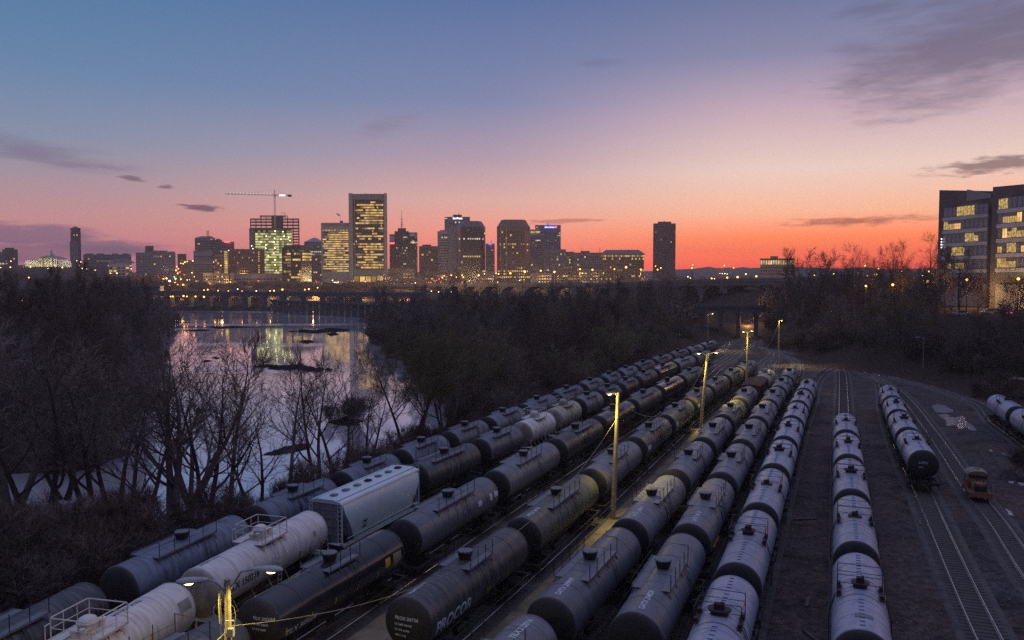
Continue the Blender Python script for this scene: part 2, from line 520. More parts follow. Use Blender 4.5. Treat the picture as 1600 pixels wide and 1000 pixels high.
# ------------------------------------------------------------------ ground, water, far hills
def ground_mat():
    m, nt, b = nodes('yard_ground'); L = nt.links.new
    tc = N(nt, 'ShaderNodeTexCoord'); geo = N(nt, 'ShaderNodeNewGeometry')
    n1 = N(nt, 'ShaderNodeTexNoise'); n1.inputs['Scale'].default_value = .06; n1.inputs['Detail'].default_value = 7
    n2 = N(nt, 'ShaderNodeTexNoise'); n2.inputs['Scale'].default_value = 1.6; n2.inputs['Detail'].default_value = 8; n2.inputs['Roughness'].default_value = .7
    n3 = N(nt, 'ShaderNodeTexNoise'); n3.inputs['Scale'].default_value = 9; n3.inputs['Detail'].default_value = 3
    for n in (n1, n2, n3): L(geo.outputs['Position'], n.inputs['Vector'])
    cr = N(nt, 'ShaderNodeValToRGB'); e = cr.color_ramp.elements
    e[0].position = .36; e[0].color = (.056, .051, .059, 1); e[1].position = .64; e[1].color = (.084, .060, .050, 1)
    L(n1.outputs['Fac'], cr.inputs[0])
    cr2 = N(nt, 'ShaderNodeValToRGB'); e = cr2.color_ramp.elements
    e[0].position = .36; e[0].color = (.35, .35, .38, 1); e[1].position = .66; e[1].color = (1.6, 1.5, 1.45, 1)
    L(n2.outputs['Fac'], cr2.inputs[0])
    mx = N(nt, 'ShaderNodeMix', data_type='RGBA', blend_type='MULTIPLY'); mx.inputs[0].default_value = 1
    L(cr.outputs[0], mx.inputs[6]); L(cr2.outputs[0], mx.inputs[7])
    # leaf litter and earth on the slopes
    # oil-dark and pale gravelly patches in the yard
    n6 = N(nt, 'ShaderNodeTexNoise'); n6.inputs['Scale'].default_value = .22; n6.inputs['Detail'].default_value = 9; n6.inputs['Roughness'].default_value = .72; n6.inputs['Distortion'].default_value = .6
    L(geo.outputs['Position'], n6.inputs['Vector'])
    c6 = N(nt, 'ShaderNodeValToRGB'); e = c6.color_ramp.elements
    e[0].position = .36; e[0].color = (.30, .28, .30, 1); e[1].position = .50; e[1].color = (.95, .92, .92, 1)
    e2 = e.new(.64); e2.color = (1.25, 1.15, 1.1, 1); e3 = e.new(.72); e3.color = (2.1, 1.95, 1.9, 1)
    L(n6.outputs['Fac'], c6.inputs[0])
    mx6 = N(nt, 'ShaderNodeMix', data_type='RGBA', blend_type='MULTIPLY'); mx6.inputs[0].default_value = 1
    L(mx.outputs[2], mx6.inputs[6]); L(c6.outputs[0], mx6.inputs[7]); mx = mx6
    at_ = N(nt, 'ShaderNodeAttribute', attribute_name='litter')
    cl = N(nt, 'ShaderNodeValToRGB'); e = cl.color_ramp.elements
    e[0].position = .3; e[0].color = (.032, .022, .022, 1); e[1].position = .7; e[1].color = (.075, .050, .042, 1)
    L(n2.outputs['Fac'], cl.inputs[0])
    mx2 = N(nt, 'ShaderNodeMix', data_type='RGBA'); L(at_.outputs['Fac'], mx2.inputs[0]); L(mx.outputs[2], mx2.inputs[6]); L(cl.outputs[0], mx2.inputs[7])
    L(mx2.outputs[2], b.inputs['Base Color'])
    b.inputs['Roughness'].default_value = .9
    sp_ = N(nt, 'ShaderNodeMapRange'); sp_.inputs[3].default_value = .25; sp_.inputs[4].default_value = .02
    L(at_.outputs['Fac'], sp_.inputs[0]); L(sp_.outputs[0], b.inputs['Specular IOR Level'])
    bp = N(nt, 'ShaderNodeBump'); bp.inputs['Strength'].default_value = .7; bp.inputs['Distance'].default_value = .12
    ad = N(nt, 'ShaderNodeMath', operation='ADD'); L(n2.outputs['Fac'], ad.inputs[0]); L(n3.outputs['Fac'], ad.inputs[1])
    L(ad.outputs[0], bp.inputs['Height']); L(bp.outputs[0], b.inputs['Normal'])
    return m
M['ground'] = ground_mat()

def build_ground():
    rad = [0.0]
    r = 6.0
    while r < 3000:
        rad.append(r)
        r *= 1.022 if r < 1200 else 1.05
    ang = []
    a = -180.0
    while a < 180 - 1e-6:
        ang.append(a)
        a += .5 if -46 <= a < 46 else 4.0
    vs = []; fs = []
    na = len(ang)
    for r in rad:
        for a in ang:
            x, y = r * math.sin(R(a)), r * math.cos(R(a))
            vs.append((x, y, height(x, y)))
    for i in range(len(rad) - 1):
        for k in range(na):
            k2 = (k + 1) % na
            fs.append((i * na + k, (i + 1) * na + k, (i + 1) * na + k2, i * na + k2))
    mb = MB(); mb.v = vs; mb.f = fs; mb.m = [0] * len(fs)
    me = mb.mesh('ground', M['ground'], smooth=True)
    bm = bmesh.new(); bm.from_mesh(me); bmesh.ops.remove_doubles(bm, verts=bm.verts, dist=.0005)
    bmesh.ops.recalc_face_normals(bm, faces=bm.faces)
    bm.to_mesh(me); bm.free()
    me.polygons.foreach_set('use_smooth', [True] * len(me.polygons))
    if me.polygons[len(me.polygons) // 2].normal.z < 0: me.flip_normals()
    la = me.attributes.new('litter', 'FLOAT', 'POINT')
    la.data.foreach_set('value', [litter(v.co.x, v.co.y) for v in me.vertices])
    o = link('ground', me); tag(o, kind='structure')
build_ground()

def water_mat(name, rough, bump, tint=(.74, .68, .74)):
    m, nt, b = nodes(name); L = nt.links.new
    geo = N(nt, 'ShaderNodeNewGeometry')
    mp = N(nt, 'ShaderNodeMapping'); mp.inputs['Scale'].default_value = (.25, .9, 1); L(geo.outputs['Position'], mp.inputs['Vector'])
    n1 = N(nt, 'ShaderNodeTexNoise'); n1.inputs['Scale'].default_value = .9; n1.inputs['Detail'].default_value = 4
    L(mp.outputs[0], n1.inputs['Vector'])
    n2 = N(nt, 'ShaderNodeTexNoise'); n2.inputs['Scale'].default_value = .02; n2.inputs['Detail'].default_value = 5
    mp2 = N(nt, 'ShaderNodeMapping'); mp2.inputs['Scale'].default_value = (.35, 1.6, 1); L(geo.outputs['Position'], mp2.inputs['Vector'])
    L(mp2.outputs[0], n2.inputs['Vector'])
    # riffles: patches of rougher water
    rr = N(nt, 'ShaderNodeMapRange'); rr.inputs[1].default_value = .50; rr.inputs[2].default_value = .68; rr.inputs[3].default_value = rough; rr.inputs[4].default_value = rough * 2.0 + .12
    L(n2.outputs['Fac'], rr.inputs[0]); L(rr.outputs[0], b.inputs['Roughness'])
    b.inputs['Base Color'].default_value = (*tint, 1)
    b.inputs['IOR'].default_value = 1.333
    b.inputs['Specular IOR Level'].default_value = .8
    b.inputs['Metallic'].default_value = .6
    bp = N(nt, 'ShaderNodeBump'); bp.inputs['Strength'].default_value = bump; bp.inputs['Distance'].default_value = .06
    L(n1.outputs['Fac'], bp.inputs['Height']); L(bp.outputs[0], b.inputs['Normal'])
    return m
M['water'] = water_mat('river_water', .022, .08)
M['puddle'] = water_mat('puddle_water', .12, .03)
def build_water():
    mb = MB()
    mb.add([(-900, -60, WATER_Z), (60, -60, WATER_Z), (60, 690, WATER_Z), (-900, 690, WATER_Z)], [(0, 1, 2, 3)])
    tag(mb.build('river_water', M['water']), kind='structure')
build_water()

def flat_blob(name, px, z, mat, jit=.12, seed=1, thick=0.0, n=40, parent=None):
    """an irregular flat shape on the ground from a few ground pixels"""
    rnd = random.Random(seed)
    pts = [on_z(x, y, z) for x, y in px]
    pts = catmull(pts + [pts[0]], .5)[:-1]
    mb = MB()
    vs = [(p.x + rnd.uniform(-jit, jit), p.y + rnd.uniform(-jit, jit), z) for p in pts]
    mb.add(vs, [tuple(range(len(vs)))])
    o = mb.build(name, mat, parent)
    if o.data.polygons[0].normal.z < 0: o.data.flip_normals()
    return o

for i, px in enumerate([
    [(1455,634),(1468,632),(1480,636),(1489,642),(1478,645),(1464,644)],
    [(1466,648),(1478,647),(1490,652),(1504,650),(1508,657),(1522,667),(1520,673),(1508,668),(1502,671),(1492,664),(1482,666),(1478,657)],
    [(1564,707),(1574,708),(1586,713),(1578,714)],
    [(1576,752),(1585,752),(1584,755),(1576,755)],
    [(1591,753),(1602,755),(1602,759),(1595,758)],
    [(1546,703),(1550,703),(1550,705),(1547,705)],
    [(1570,795),(1578,797),(1584,806),(1576,803)],
    [(1574,814),(1584,816),(1583,819),(1576,818)]]):
    z_ = .012
    tag(flat_blob('puddle', px, z_, M['puddle'], .15, i), kind='structure')

# service lanes: darker and browner compacted stone between the rows
M['lane_dark'] = paint('lane_stone', (.050, .046, .052), .85, .55, .35, dirt=(.085, .062, .05), dirt_amt=.7)
M['lane_brown'] = paint('lane_earth', (.20, .155, .105), .88, .45, .4, dirt=(.06, .05, .045), dirt_amt=.7)
def lane(a, b, ta, tb, mat, i0=0, i1=None, name='service_lane'):
    """a strip of ground between two track lines, kept clear of the sleepers"""
    la, lb = TRACK[a], TRACK[b]
    mb = MB(); vs = []
    n = 60
    def at(line, y):
        for p, q in zip(line, line[1:]):
            if (p.y - y) * (q.y - y) <= 0 and abs(q.y - p.y) > 1e-6:
                t = (y - p.y) / (q.y - p.y); return p.lerp(q, t)
        return None
    rows = []
    for k in range(n + 1):
        y = i0 + (i1 - i0) * k / n
        p, q = at(la, y), at(lb, y)
        if p is None or q is None: continue
        d = (q - p).normalized()
        p2, q2 = p + d * ta, q - d * tb
        rows.append((p2, q2))
    for p, q in rows:
        for t in (0, .33, .66, 1):
            v = p.lerp(q, t); vs.append((v.x, v.y, .006))
    fs = []
    for i in range(len(rows) - 1):
        for j in range(3):
            a_ = i * 4 + j
            fs.append((a_, a_ + 1, a_ + 5, a_ + 4))
    mb.add(vs, fs)
    o = mb.build(name, mat)
    tag(o, kind='structure')
lane(3, 4, 1.5, 1.5, M['lane_brown'], 8, 150)
lane(2, 3, 1.5, 1.5, M['lane_brown'], 8, 100)

# far hills on the horizon
M['hills'] = paint('wooded_hills', (.022, .020, .026), 1.0, .3, .004)
def hills():
    mb = MB(); vs = []; fs = []
    n = 260
    for i in range(n + 1):
        a = -60 + 120 * i / n
        hgt = 24 + 8 * noise.noise((a * .09, 2.1, 0)) + 5 * noise.noise((a * .5, 5.3, 0)) + 4 * noise.noise((a * 2.3, 1.7, 0))
        if a > 8: hgt += 9 * ss(a, 8, 14)
        for D, f in ((2050, 0.0), (2250, .62), (2450, 1.0), (2750, .2)):
            vs.append((D * math.sin(R(a)), D * math.cos(R(a)), 20 + hgt * f))
    for i in range(n):
        for j in range(3):
            a_ = i * 4 + j
            fs.append((a_, a_ + 4, a_ + 5, a_ + 1))
    mb.add(vs, fs)
    o = mb.build('hills', M['hills'], smooth=True)
    tag(o, kind='structure')
hills()
# ------------------------------------------------------------------ railway tracks
M['rail'] = paint('worn_rail', (.50, .44, .42), .30, .25, 2.0, metal=.9)
M['sleeper'] = paint('creosoted_timber', (.062, .050, .046), .9, .4, 1.5, rnd=.1)
M['ballast'] = paint('ballast_stone', (.070, .058, .056), .92, .5, .9, dirt=(.045, .038, .040), dirt_amt=.8, bump=.6)
def offset(line, d):
    o = []
    for i, p in enumerate(line):
        t = (line[min(i + 1, len(line) - 1)] - line[max(i - 1, 0)]).normalized()
        o.append(p + Vector((t.y, -t.x, 0)) * d)
    return o
TRACK_LABEL = ['long track along the river bank, mostly hidden under its dark tank cars', 'track under the row that holds the pale hopper wagon',
  'track under the glossy black tank cars beside the hopper row', 'track whose first tank car carries big white letters, curving at the far end',
  'track beside the lamp posts, ending under the rusty boxcar', 'track under the row next to the rusty boxcar row',
  'track under the pale-topped cars at the edge of the dark gravel lane', 'straight empty rails running on behind the lone row of pale-topped cars',
  'empty pair of rails curving in front of the short row of five-ton tank cars', 'track sweeping along the foot of the wooded embankment',
  'rails with the small yellow yard tractor on them', 'siding in front of the brown boxcar at the foot of the embankment']
TRACK_LABEL[8] = 'empty pair of rails running on in front of the short row of tank cars'
def build_track(i, line):
    root = thing('railway_track', TRACK_LABEL[i], 'railway track', group='tracks of the freight yard')
    zb = .002 + .0015 * i
    mb = MB()
    a, b = offset(line, -2.15), offset(line, 2.15)
    c_, d = offset(line, -1.5), offset(line, 1.5)
    vs = []
    for k in range(len(line)):
        vs += [(a[k].x, a[k].y, -.12), (c_[k].x, c_[k].y, .05 + zb), (d[k].x, d[k].y, .05 + zb), (b[k].x, b[k].y, -.12)]
    fs = []
    for k in range(len(line) - 1):
        for j in range(3):
            q = k * 4 + j; fs.append((q, q + 1, q + 5, q + 4))
    mb.add(vs, fs)
    o = mb.build('ballast_bed', M['ballast'], root)
    # sleepers
    ms = MB(); acc = 0.0; rnd = random.Random(i)
    for k in range(len(line) - 1):
        p, q = line[k], line[k + 1]; sl = (q - p).length
        t = (q - p).normalized(); rot = Matrix.Rotation(math.atan2(t.y, t.x), 3, 'Z')
        while acc < sl:
            c0 = p + t * acc
            far_ = c0.y > 190
            if c0.y > 4 and not far_:
                r2 = Matrix.Rotation(math.atan2(t.y, t.x) + rnd.uniform(-.03, .03), 3, 'Z')
                ms.box((c0.x, c0.y, .02 + zb), (.23, 2.5, .12), rot=r2)
            acc += .56
        acc -= sl
    ms.build('sleepers', M['sleeper'], root)
    for s in (-.7175, .7175):
        mr = MB(); l2 = offset(line, s)
        n = len(l2); o0 = 0
        vs = []; fs = []
        for k, p in enumerate(l2):
            t = (l2[min(k + 1, n - 1)] - l2[max(k - 1, 0)]).normalized(); w = Vector((t.y, -t.x, 0))
            z0 = .10 + zb
            for (dx, dz) in ((-.07, 0), (-.037, .03), (-.037, .16), (.037, .16), (.037, .03), (.07, 0)):
                vs.append((p.x + w.x * dx, p.y + w.y * dx, z0 + dz))
        for k in range(n - 1):
            for j in range(5):
                q = k * 6 + j; fs.append((q, q + 6, q + 7, q + 1))
        mr.add(vs, fs); mr.build('rail', M['rail'], root)
    return root
for i, ln in enumerate(TRACK):
    build_track(i, ln)
RAILTOP = .30
# ------------------------------------------------------------------ rolling stock.  Local frame: +x towards the camera end, origin on the ground under the middle
def tank_paint(name, col, rough, **k): return paint(name, col, rough, k.pop('var', .4), k.pop('scale', .9), **k)
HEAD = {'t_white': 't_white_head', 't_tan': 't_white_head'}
M['t_head'] = tank_paint('shaded_sooty_head_paint', (.020, .017, .017), .7, dirt=(.055, .04, .034), dirt_amt=.6, scale=1.4)  # shade of the car ends painted into the head colour, with soot
M['t_white_head'] = tank_paint('shaded_soiled_head_paint', (.36, .31, .27), .6, dirt=(.2, .15, .11), dirt_amt=.6, scale=1.2)  # white heads: end shade painted in, a darker tan than the shell
M['t_black'] = tank_paint('black_tank_paint', (.044, .044, .051), .42, dirt=(.13, .115, .11), dirt_amt=.55, streak=True, rnd=.35)
M['t_grey'] = tank_paint('dusty_grey_tank_paint', (.14, .14, .17), .45, dirt=(.085, .08, .08), dirt_amt=.6, streak=True, rnd=.22, var=.25)
M['t_gloss'] = tank_paint('glossy_black_tank_paint', (.022, .023, .030), .12, dirt=(.04, .038, .04), dirt_amt=.3, streak=True, rnd=.2)
M['t_olive'] = tank_paint('lamp_tinted_dusty_tank_paint', (.085, .085, .068), .5, dirt=(.05, .048, .045), dirt_amt=.6, streak=True, rnd=.15)  # lamplight tint painted into the olive of cars beside the posts
M['t_pale'] = tank_paint('pale_tank_paint', (.29, .30, .385), .40, dirt=(.13, .12, .14), dirt_amt=.5, rnd=.12, var=.15)
M['t_white'] = tank_paint('dirty_white_tank_paint', (.68, .62, .58), .5, dirt=(.36, .28, .23), dirt_amt=.4, streak=True, rnd=.08, var=.12)
M['t_tan'] = tank_paint('tan_tank_paint', (.40, .36, .27), .5, dirt=(.2, .15, .1), dirt_amt=.5, rnd=.1, var=.15)
M['t_blue'] = tank_paint('blue_grey_tank_paint', (.11, .13, .175), .45, dirt=(.07, .06, .06), dirt_amt=.6, streak=True, rnd=.25)
M['steel_dark'] = paint('sooty_steel', (.022, .020, .021), .6, .4, 2.0, dirt=(.06, .035, .025), dirt_amt=.7)
M['grating'] = paint('walkway_grating', (.14, .14, .165), .55, .25, 3)
M['rail_paint'] = paint('dark_handrail_paint', (.015, .015, .018), .5, .2, 3)
M['rust'] = paint('rusty_steel', (.045, .026, .022), .75, .5, 2.0, dirt=(.03, .02, .018), dirt_amt=.7)
M['wheel'] = paint('wheel_steel', (.055, .045, .04), .45, .3, 3, metal=.6)
M['letter_white'] = paint('white_lettering_paint', (.58, .58, .63), .6, .2, 3)
M['letter_black'] = paint('dark_lettering_paint', (.045, .04, .045), .6, .2, 3)
M['stain'] = paint('brown_spill_stain', (.20, .13, .095), .65, .5, 2.5, dirt=(.12, .07, .05), dirt_amt=.8)
M['hopper'] = paint('pale_blue_grey_hopper_paint', (.60, .68, .70), .32, .06, .5, dirt=(.36, .40, .42), dirt_amt=.3)
M['hopper_end'] = paint('bare_hopper_end', (.27, .25, .245), .6, .2, 1.5, dirt=(.12, .10, .09), dirt_amt=.5)
M['boxcar'] = paint('rusty_red_boxcar_paint', (.11, .038, .032), .65, .35, 1.2, dirt=(.05, .03, .025), dirt_amt=.6)
M['boxcar_brown'] = paint('brown_boxcar_paint', (.16, .085, .06), .65, .3, 1.2, dirt=(.07, .05, .04), dirt_amt=.6)
M['yellow_mark'] = paint('yellow_reflector', (.75, .42, .03), .5, .1, 3)
M['placard'] = paint('warning_placard', (.30, .24, .14), .6, .3, 3)

RT = 1.475; AX = ZT - RT
_cache = {}
def cached(key, fn):
    if key not in _cache: _cache[key] = fn()
    return _cache[key]

HD = .46
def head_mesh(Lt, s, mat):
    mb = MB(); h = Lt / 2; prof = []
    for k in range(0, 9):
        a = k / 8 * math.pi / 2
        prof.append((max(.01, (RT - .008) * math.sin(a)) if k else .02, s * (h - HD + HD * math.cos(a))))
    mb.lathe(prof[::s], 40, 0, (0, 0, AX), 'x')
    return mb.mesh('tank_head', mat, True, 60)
def tank_mesh(Lt, mat, rings=(), treads=False):
    mb = MB(); h = Lt / 2; hd = HD
    prof = [(RT - .02, -h + hd)]
    xs = [-h + hd + .04]
    m = 6
    for k in range(1, m): xs.append(-h + hd + (Lt - 2 * hd) * k / m)
    ring_x = sorted(set([-h + hd + .10, h - hd - .10] + [x for x in rings] + xs[1:]))
    for x in ring_x:                       # weld seams stand 6 mm proud
        prof += [(RT, x - .05), (RT + .018, x - .04), (RT + .018, x + .04), (RT, x + .05)]
    prof.append((RT - .02, h - hd))
    mb.lathe(prof, 40, 0, (0, 0, AX), 'x')
    if treads:
        for s in (-1, 1):
            for k in range(8):
                x = s * (Lt / 2 - 1.0 - k * .5)
                if s * x < 1.5: break
                mb.box((x, 0, ZT + .012), (.05, .26, .02), 1)
                if k % 2: mb.box((x, .72, ZT - .38), (.05, .2, .05), 1); mb.box((x, -.72, ZT - .38), (.05, .2, .05), 1)
        return mb.mesh('tank', [mat, M['steel_dark']], True, 50)
    return mb.mesh('tank', mat, True, 50)
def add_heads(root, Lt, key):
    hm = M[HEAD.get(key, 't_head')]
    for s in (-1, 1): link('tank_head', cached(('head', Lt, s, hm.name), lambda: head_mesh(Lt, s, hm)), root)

def underframe_mesh(Lc, mat):
    mb = MB(); h = Lc / 2
    mb.box((0, 0, 1.22), (Lc - .7, .62, .34))                       # centre sill
    for s in (-1, 1):
        mb.box((s * (h - 2.7), 0, 1.22), (.5, 2.7, .3))              # bolsters
        mb.box((s * (h - 2.7), 0, 1.5), (.75, 1.9, .35))             # saddles
        mb.box((s * (h - .62), 0, 1.12), (.22, 2.9, .28))            # end sills
        for t in (-1, 1):
            mb.box((s * (h - 1.65), t * 1.36, 1.18), (2.1, .14, .2)) # stub side sills
            mb.tube([(s * (h - .55), t * 1.4, 1.1), (s * (h - .55), t * 1.4, .55), (s * (h - .95), t * 1.4, .55), (s * (h - .95), t * 1.4, 1.1)], .025, 4)
    mb.box((0, -.75, .95), (1.2, .5, .5)); mb.tube([(1.6, .7, .95), (2.6, .7, .95)], .22, 10)   # brake gear
    mb.tube([(0, 0, .6), (0, 0, AX - RT + .06)], .28, 12)            # bottom outlet
    return mb.mesh('underframe', mat)

def side_rail_mesh(Lc, mat, s):
    mb = MB(); h = Lc / 2 - .8
    y = s * 1.58
    mb.tube([(-h, y, 1.42), (h, y, 1.42)], .025, 5)
    n = 7
    for k in range(n + 1):
        x = -h + 2 * h * k / n
        mb.tube([(x, y, 1.42), (x, s * 1.25, 2.05)], .02, 4)
    return mb.mesh('side_handrail', mat)

def bogie_mesh():
    mb = MB()
    for s in (-1, 1):
        y = s * 1.03
        pts = [(-1.15, .80), (-.85, .98), (.85, .98), (1.15, .80), (1.1, .62), (.8, .66), (.45, .46), (-.45, .46), (-.8, .66), (-1.1, .62)]
        vs = [(x, y - .08, z) for x, z in pts] + [(x, y + .08, z) for x, z in pts]
        n = len(pts)
        mb.add(vs, [tuple(range(n)), tuple(range(n, 2 * n))[::-1]] + [(i, i + n, (i + 1) % n + n, (i + 1) % n) for i in range(n)])
        for x in (-.87, .87):
            mb.tube([(x, y - .17, .76), (x, y + .17, .76)], .13, 8)
        for x in (-.17, 0, .17):
            mb.tube([(x, y, .5), (x, y, .8)], .07, 6)
    mb.box((0, 0, .82), (.42, 2.2, .3))
    return mb.mesh('bogie', M['steel_dark'])
def wheelset_mesh():
    mb = MB()
    for s in (-1, 1):
        prof = [(.10, -.075), (.38, -.06), (.40, -.075), (.50, -.075), (.50, -.045), (.457, -.03), (.455, .065), (.40, .065), (.36, .03), (.10, .06)]
        o = len(mb.v)
        n = 18
        for r, w in prof:
            for k in range(n):
                a = 2 * math.pi * k / n
                mb.v.append((r * math.cos(a), s * .75 - s * w * 1.0, .757 + r * math.sin(a)))
        for i in range(len(prof) - 1):
            for k in range(n):
                a = o + i * n + k; b = o + i * n + (k + 1) % n
                mb.f.append((a, b, b + n, a + n)); mb.m.append(0)
    mb.tube([(0, -1.05, .757), (0, 1.05, .757)], .08, 8)
    return mb.mesh('wheelset', M['wheel'], True, 40)
BOGIE = bogie_mesh(); WHEELSET = wheelset_mesh()

def add_bogies(root, Lc):
    for s in (-1, 1):
        b = link('bogie', BOGIE, root, (s * (Lc / 2 - 2.7), 0, 0))
        for x in (-.87, .87):
            link('wheelset', WHEELSET, b, (x, 0, 0))
def coupler_mesh():
    mb = MB()
    mb.box((.35, 0, 1.0), (.75, .16, .2)); mb.box((.8, .03, 1.0), (.26, .34, .3)); mb.box((.86, -.16, 1.0), (.2, .1, .26))
    mb.tube([(.2, .35, .95), (.6, .35, .6), (.95, .3, .75)], .03, 5)
    return mb.mesh('coupler', M['steel_dark'])
COUPLER = coupler_mesh()
def add_couplers(root, Lc, gap):
    for s in (-1, 1):
        o = link('coupler', COUPLER, root, (s * (Lc / 2 - .62), 0, 0))
        if s < 0: o.rotation_euler = (0, 0, math.pi)

def manway_mesh(kind):
    mb = MB()
    if kind == 'bucket':        # dark protective housing, wider at the top
        mb.lathe([(.36, ZT - .16), (.36, ZT + .02), (.40, ZT + .05), (.50, ZT + .44), (.52, ZT + .47), (.45, ZT + .49), (.43, ZT + .44), (.40, ZT + .30), (.02, ZT + .30)], 18)
        mb.tube([(.15, .2, ZT + .3), (.15, .2, ZT + .48)], .1, 8); mb.tube([(-.2, -.15, ZT + .3), (-.2, -.15, ZT + .48)], .08, 8)
    elif kind == 'dome':        # round capped dome
        mb.lathe([(.46, ZT - .2), (.46, ZT + .45), (.52, ZT + .47), (.52, ZT + .53), (.48, ZT + .55), (.40, ZT + .70), (.22, ZT + .80), (.01, ZT + .82)], 18)
    else:                       # low boxy valve group
        mb.lathe([(.38, ZT - .15), (.38, ZT + .18), (.50, ZT + .20), (.50, ZT + .27), (.02, ZT + .30)], 14)
        mb.box((.1, 0, ZT + .42), (.34, .42, .32)); mb.tube([(-.24, .12, ZT + .2), (-.24, .12, ZT + .5)], .07, 8)
        mb.tube([(.1, .12, ZT + .55), (.1, .12, ZT + .66)], .08, 8)
    return mb.mesh('manway', {'bucket': M['steel_dark'], 'dome': M['t_white'], 'box': M['rust']}[kind], True, 35)
def lid_mesh():
    mb = MB(); mb.lathe([(.43, 0), (.46, .02), (.46, .05), (.25, .10), (.02, .11)], 16); mb.box((.48, 0, .04), (.16, .14, .08))
    return mb.mesh('lid', M['grating'], True, 35)
LID = lid_mesh()

def walkway_mesh(xa, xb, s, mat):
    """a long narrow platform beside the crown, standing on brackets"""
    mb = MB(); yi, yo = s * .55, s * 1.12; z = ZT - .12
    mb.box(((xa + xb) / 2, (yi + yo) / 2, z), (xb - xa, abs(yo - yi), .05))
    mb.box(((xa + xb) / 2, yo, z + .04), (xb - xa, .03, .12))
    n = max(3, int((xb - xa) / 1.5))
    for k in range(n + 1):
        x = xa + .1 + (xb - xa - .2) * k / n
        mb.tube([(x, s * .95, z - .02), (x, s * 1.16, ZT - .56)], .035, 4)
    return mb.mesh('walkway', mat)
def railing_mesh(xa, xb, s, mat, hgt=.95):
    mb = MB(); y = s * 1.12; z = ZT - .1
    n = max(3, int((xb - xa) / 1.15))
    for k in range(n + 1):
        x = xa + .04 + (xb - xa - .08) * k / n
        mb.tube([(x, y, z), (x, y, z + hgt)], .026, 5)
    mb.tube([(xa + .04, y, z + hgt * .5), (xb - .04, y, z + hgt * .5)], .012, 4)
    return mb.mesh('railing', mat)
def crossbar_mesh(x, mat, hgt=.95):
    mb = MB(); z = ZT - .1
    mb.tube([(x, -1.12, z), (x, -1.12, z + hgt), (x, 1.12, z + hgt), (x, 1.12, z)], .028, 5)
    return mb.mesh('railing', mat)

def ladder_mesh(x, s, mat):
    mb = MB()
    path = [(s * 1.60, 1.2), (s * (RT + .16), 2.2), (s * (RT + .14), AX), (s * 1.32, AX + .95), (s * 1.05, ZT - .15)]
    for dx in (-.2, .2):
        mb.tube([(x + dx, y, z) for y, z in path], .022, 4)
    P = [Vector((0, y, z)) for y, z in path]
    for k in range(11):
        t = (k + .5) / 11 * (len(P) - 1); i = int(t); p = P[i].lerp(P[i + 1], t - i)
        mb.tube([(x - .2, p.y, p.z), (x + .2, p.y, p.z)], .014, 4)
    return mb.mesh('ladder', mat)

# ---- lettering wrapped round a tank
def text_mesh(body, size, shear=0.0, bold=.0):
    cu = bpy.data.curves.new('lettering', 'FONT'); cu.body = body; cu.size = size; cu.resolution_u = 3; cu.shear = shear; cu.offset = bold
    ob = bpy.data.objects.new('lettering', cu); COL.objects.link(ob)
    dg = bpy.context.evaluated_depsgraph_get(); dg.update()
    me = bpy.data.meshes.new_from_object(ob.evaluated_get(dg))
    bpy.data.objects.remove(ob); bpy.data.curves.remove(cu)
    return me
def fine(me, step):
    bm = bmesh.new(); bm.from_mesh(me)
    bmesh.ops.triangulate(bm, faces=bm.faces)
    for _ in range(2):
        ed = [e for e in bm.edges if e.calc_length() > step]
        if ed: bmesh.ops.subdivide_edges(bm, edges=ed, cuts=1)
        bmesh.ops.triangulate(bm, faces=bm.faces)
    bm.to_mesh(me); bm.free()
def wrap_text(root, body, size, x0, ang, side, mat, read='near', bold=.0):
    """text on the shell: starts at x0 (distance from the camera-side end inwards), baseline at angle ang from the crown down the given side.
    side +1 is the right-hand flank as seen from the camera end"""
    me = text_mesh(body, size, 0, bold); fine(me, size * .25)
    Rr = RT + .016
    wid = max(v.co.x for v in me.vertices)
    for v in me.vertices:
        lx, ly = v.co.x, v.co.y
        x = x0 - lx if side > 0 else x0 - wid + lx     # reads left to right from outside
        a = R(ang) - ly / Rr
        v.co = (x, side * Rr * math.sin(a), AX + Rr * math.cos(a))
    me.materials.clear(); me.materials.append(mat)
    return link('lettering', me, root)
def end_text(root, lines, x, y0, z0, size, mat):
    for i, t in enumerate(lines):
        me = text_mesh(t, size * (1.0 if i == 0 else .6), 0, .006)
        for v in me.vertices:
            lx, ly = v.co.x, v.co.y
            yy = -(y0) + lx; zz = z0 - i * size * 1.15 + ly
            rr = min(.999, math.hypot(yy, zz - AX) / RT)
            v.co = (x - HD + HD * math.sqrt(1 - rr * rr) + .014, yy, zz)
        me.materials.clear(); me.materials.append(mat)
        link('lettering', me, root)
def plate(root, x, ang, side, w, h, mat, name='placard'):
    mb = MB(); vs = []
    for i in range(5):
        a = R(ang) + (i / 4 - .5) * h / RT
        for dx in (-w / 2, w / 2):
            vs.append((x + dx, side * (RT + .02) * math.sin(a), AX + (RT + .02) * math.cos(a)))
    mb.add(vs, [(2 * i, 2 * i + 1, 2 * i + 3, 2 * i + 2) for i in range(4)])
    return mb.build(name, mat, root)

def q(v, s=.25): return round(v / s) * s
def local_y(s): return s

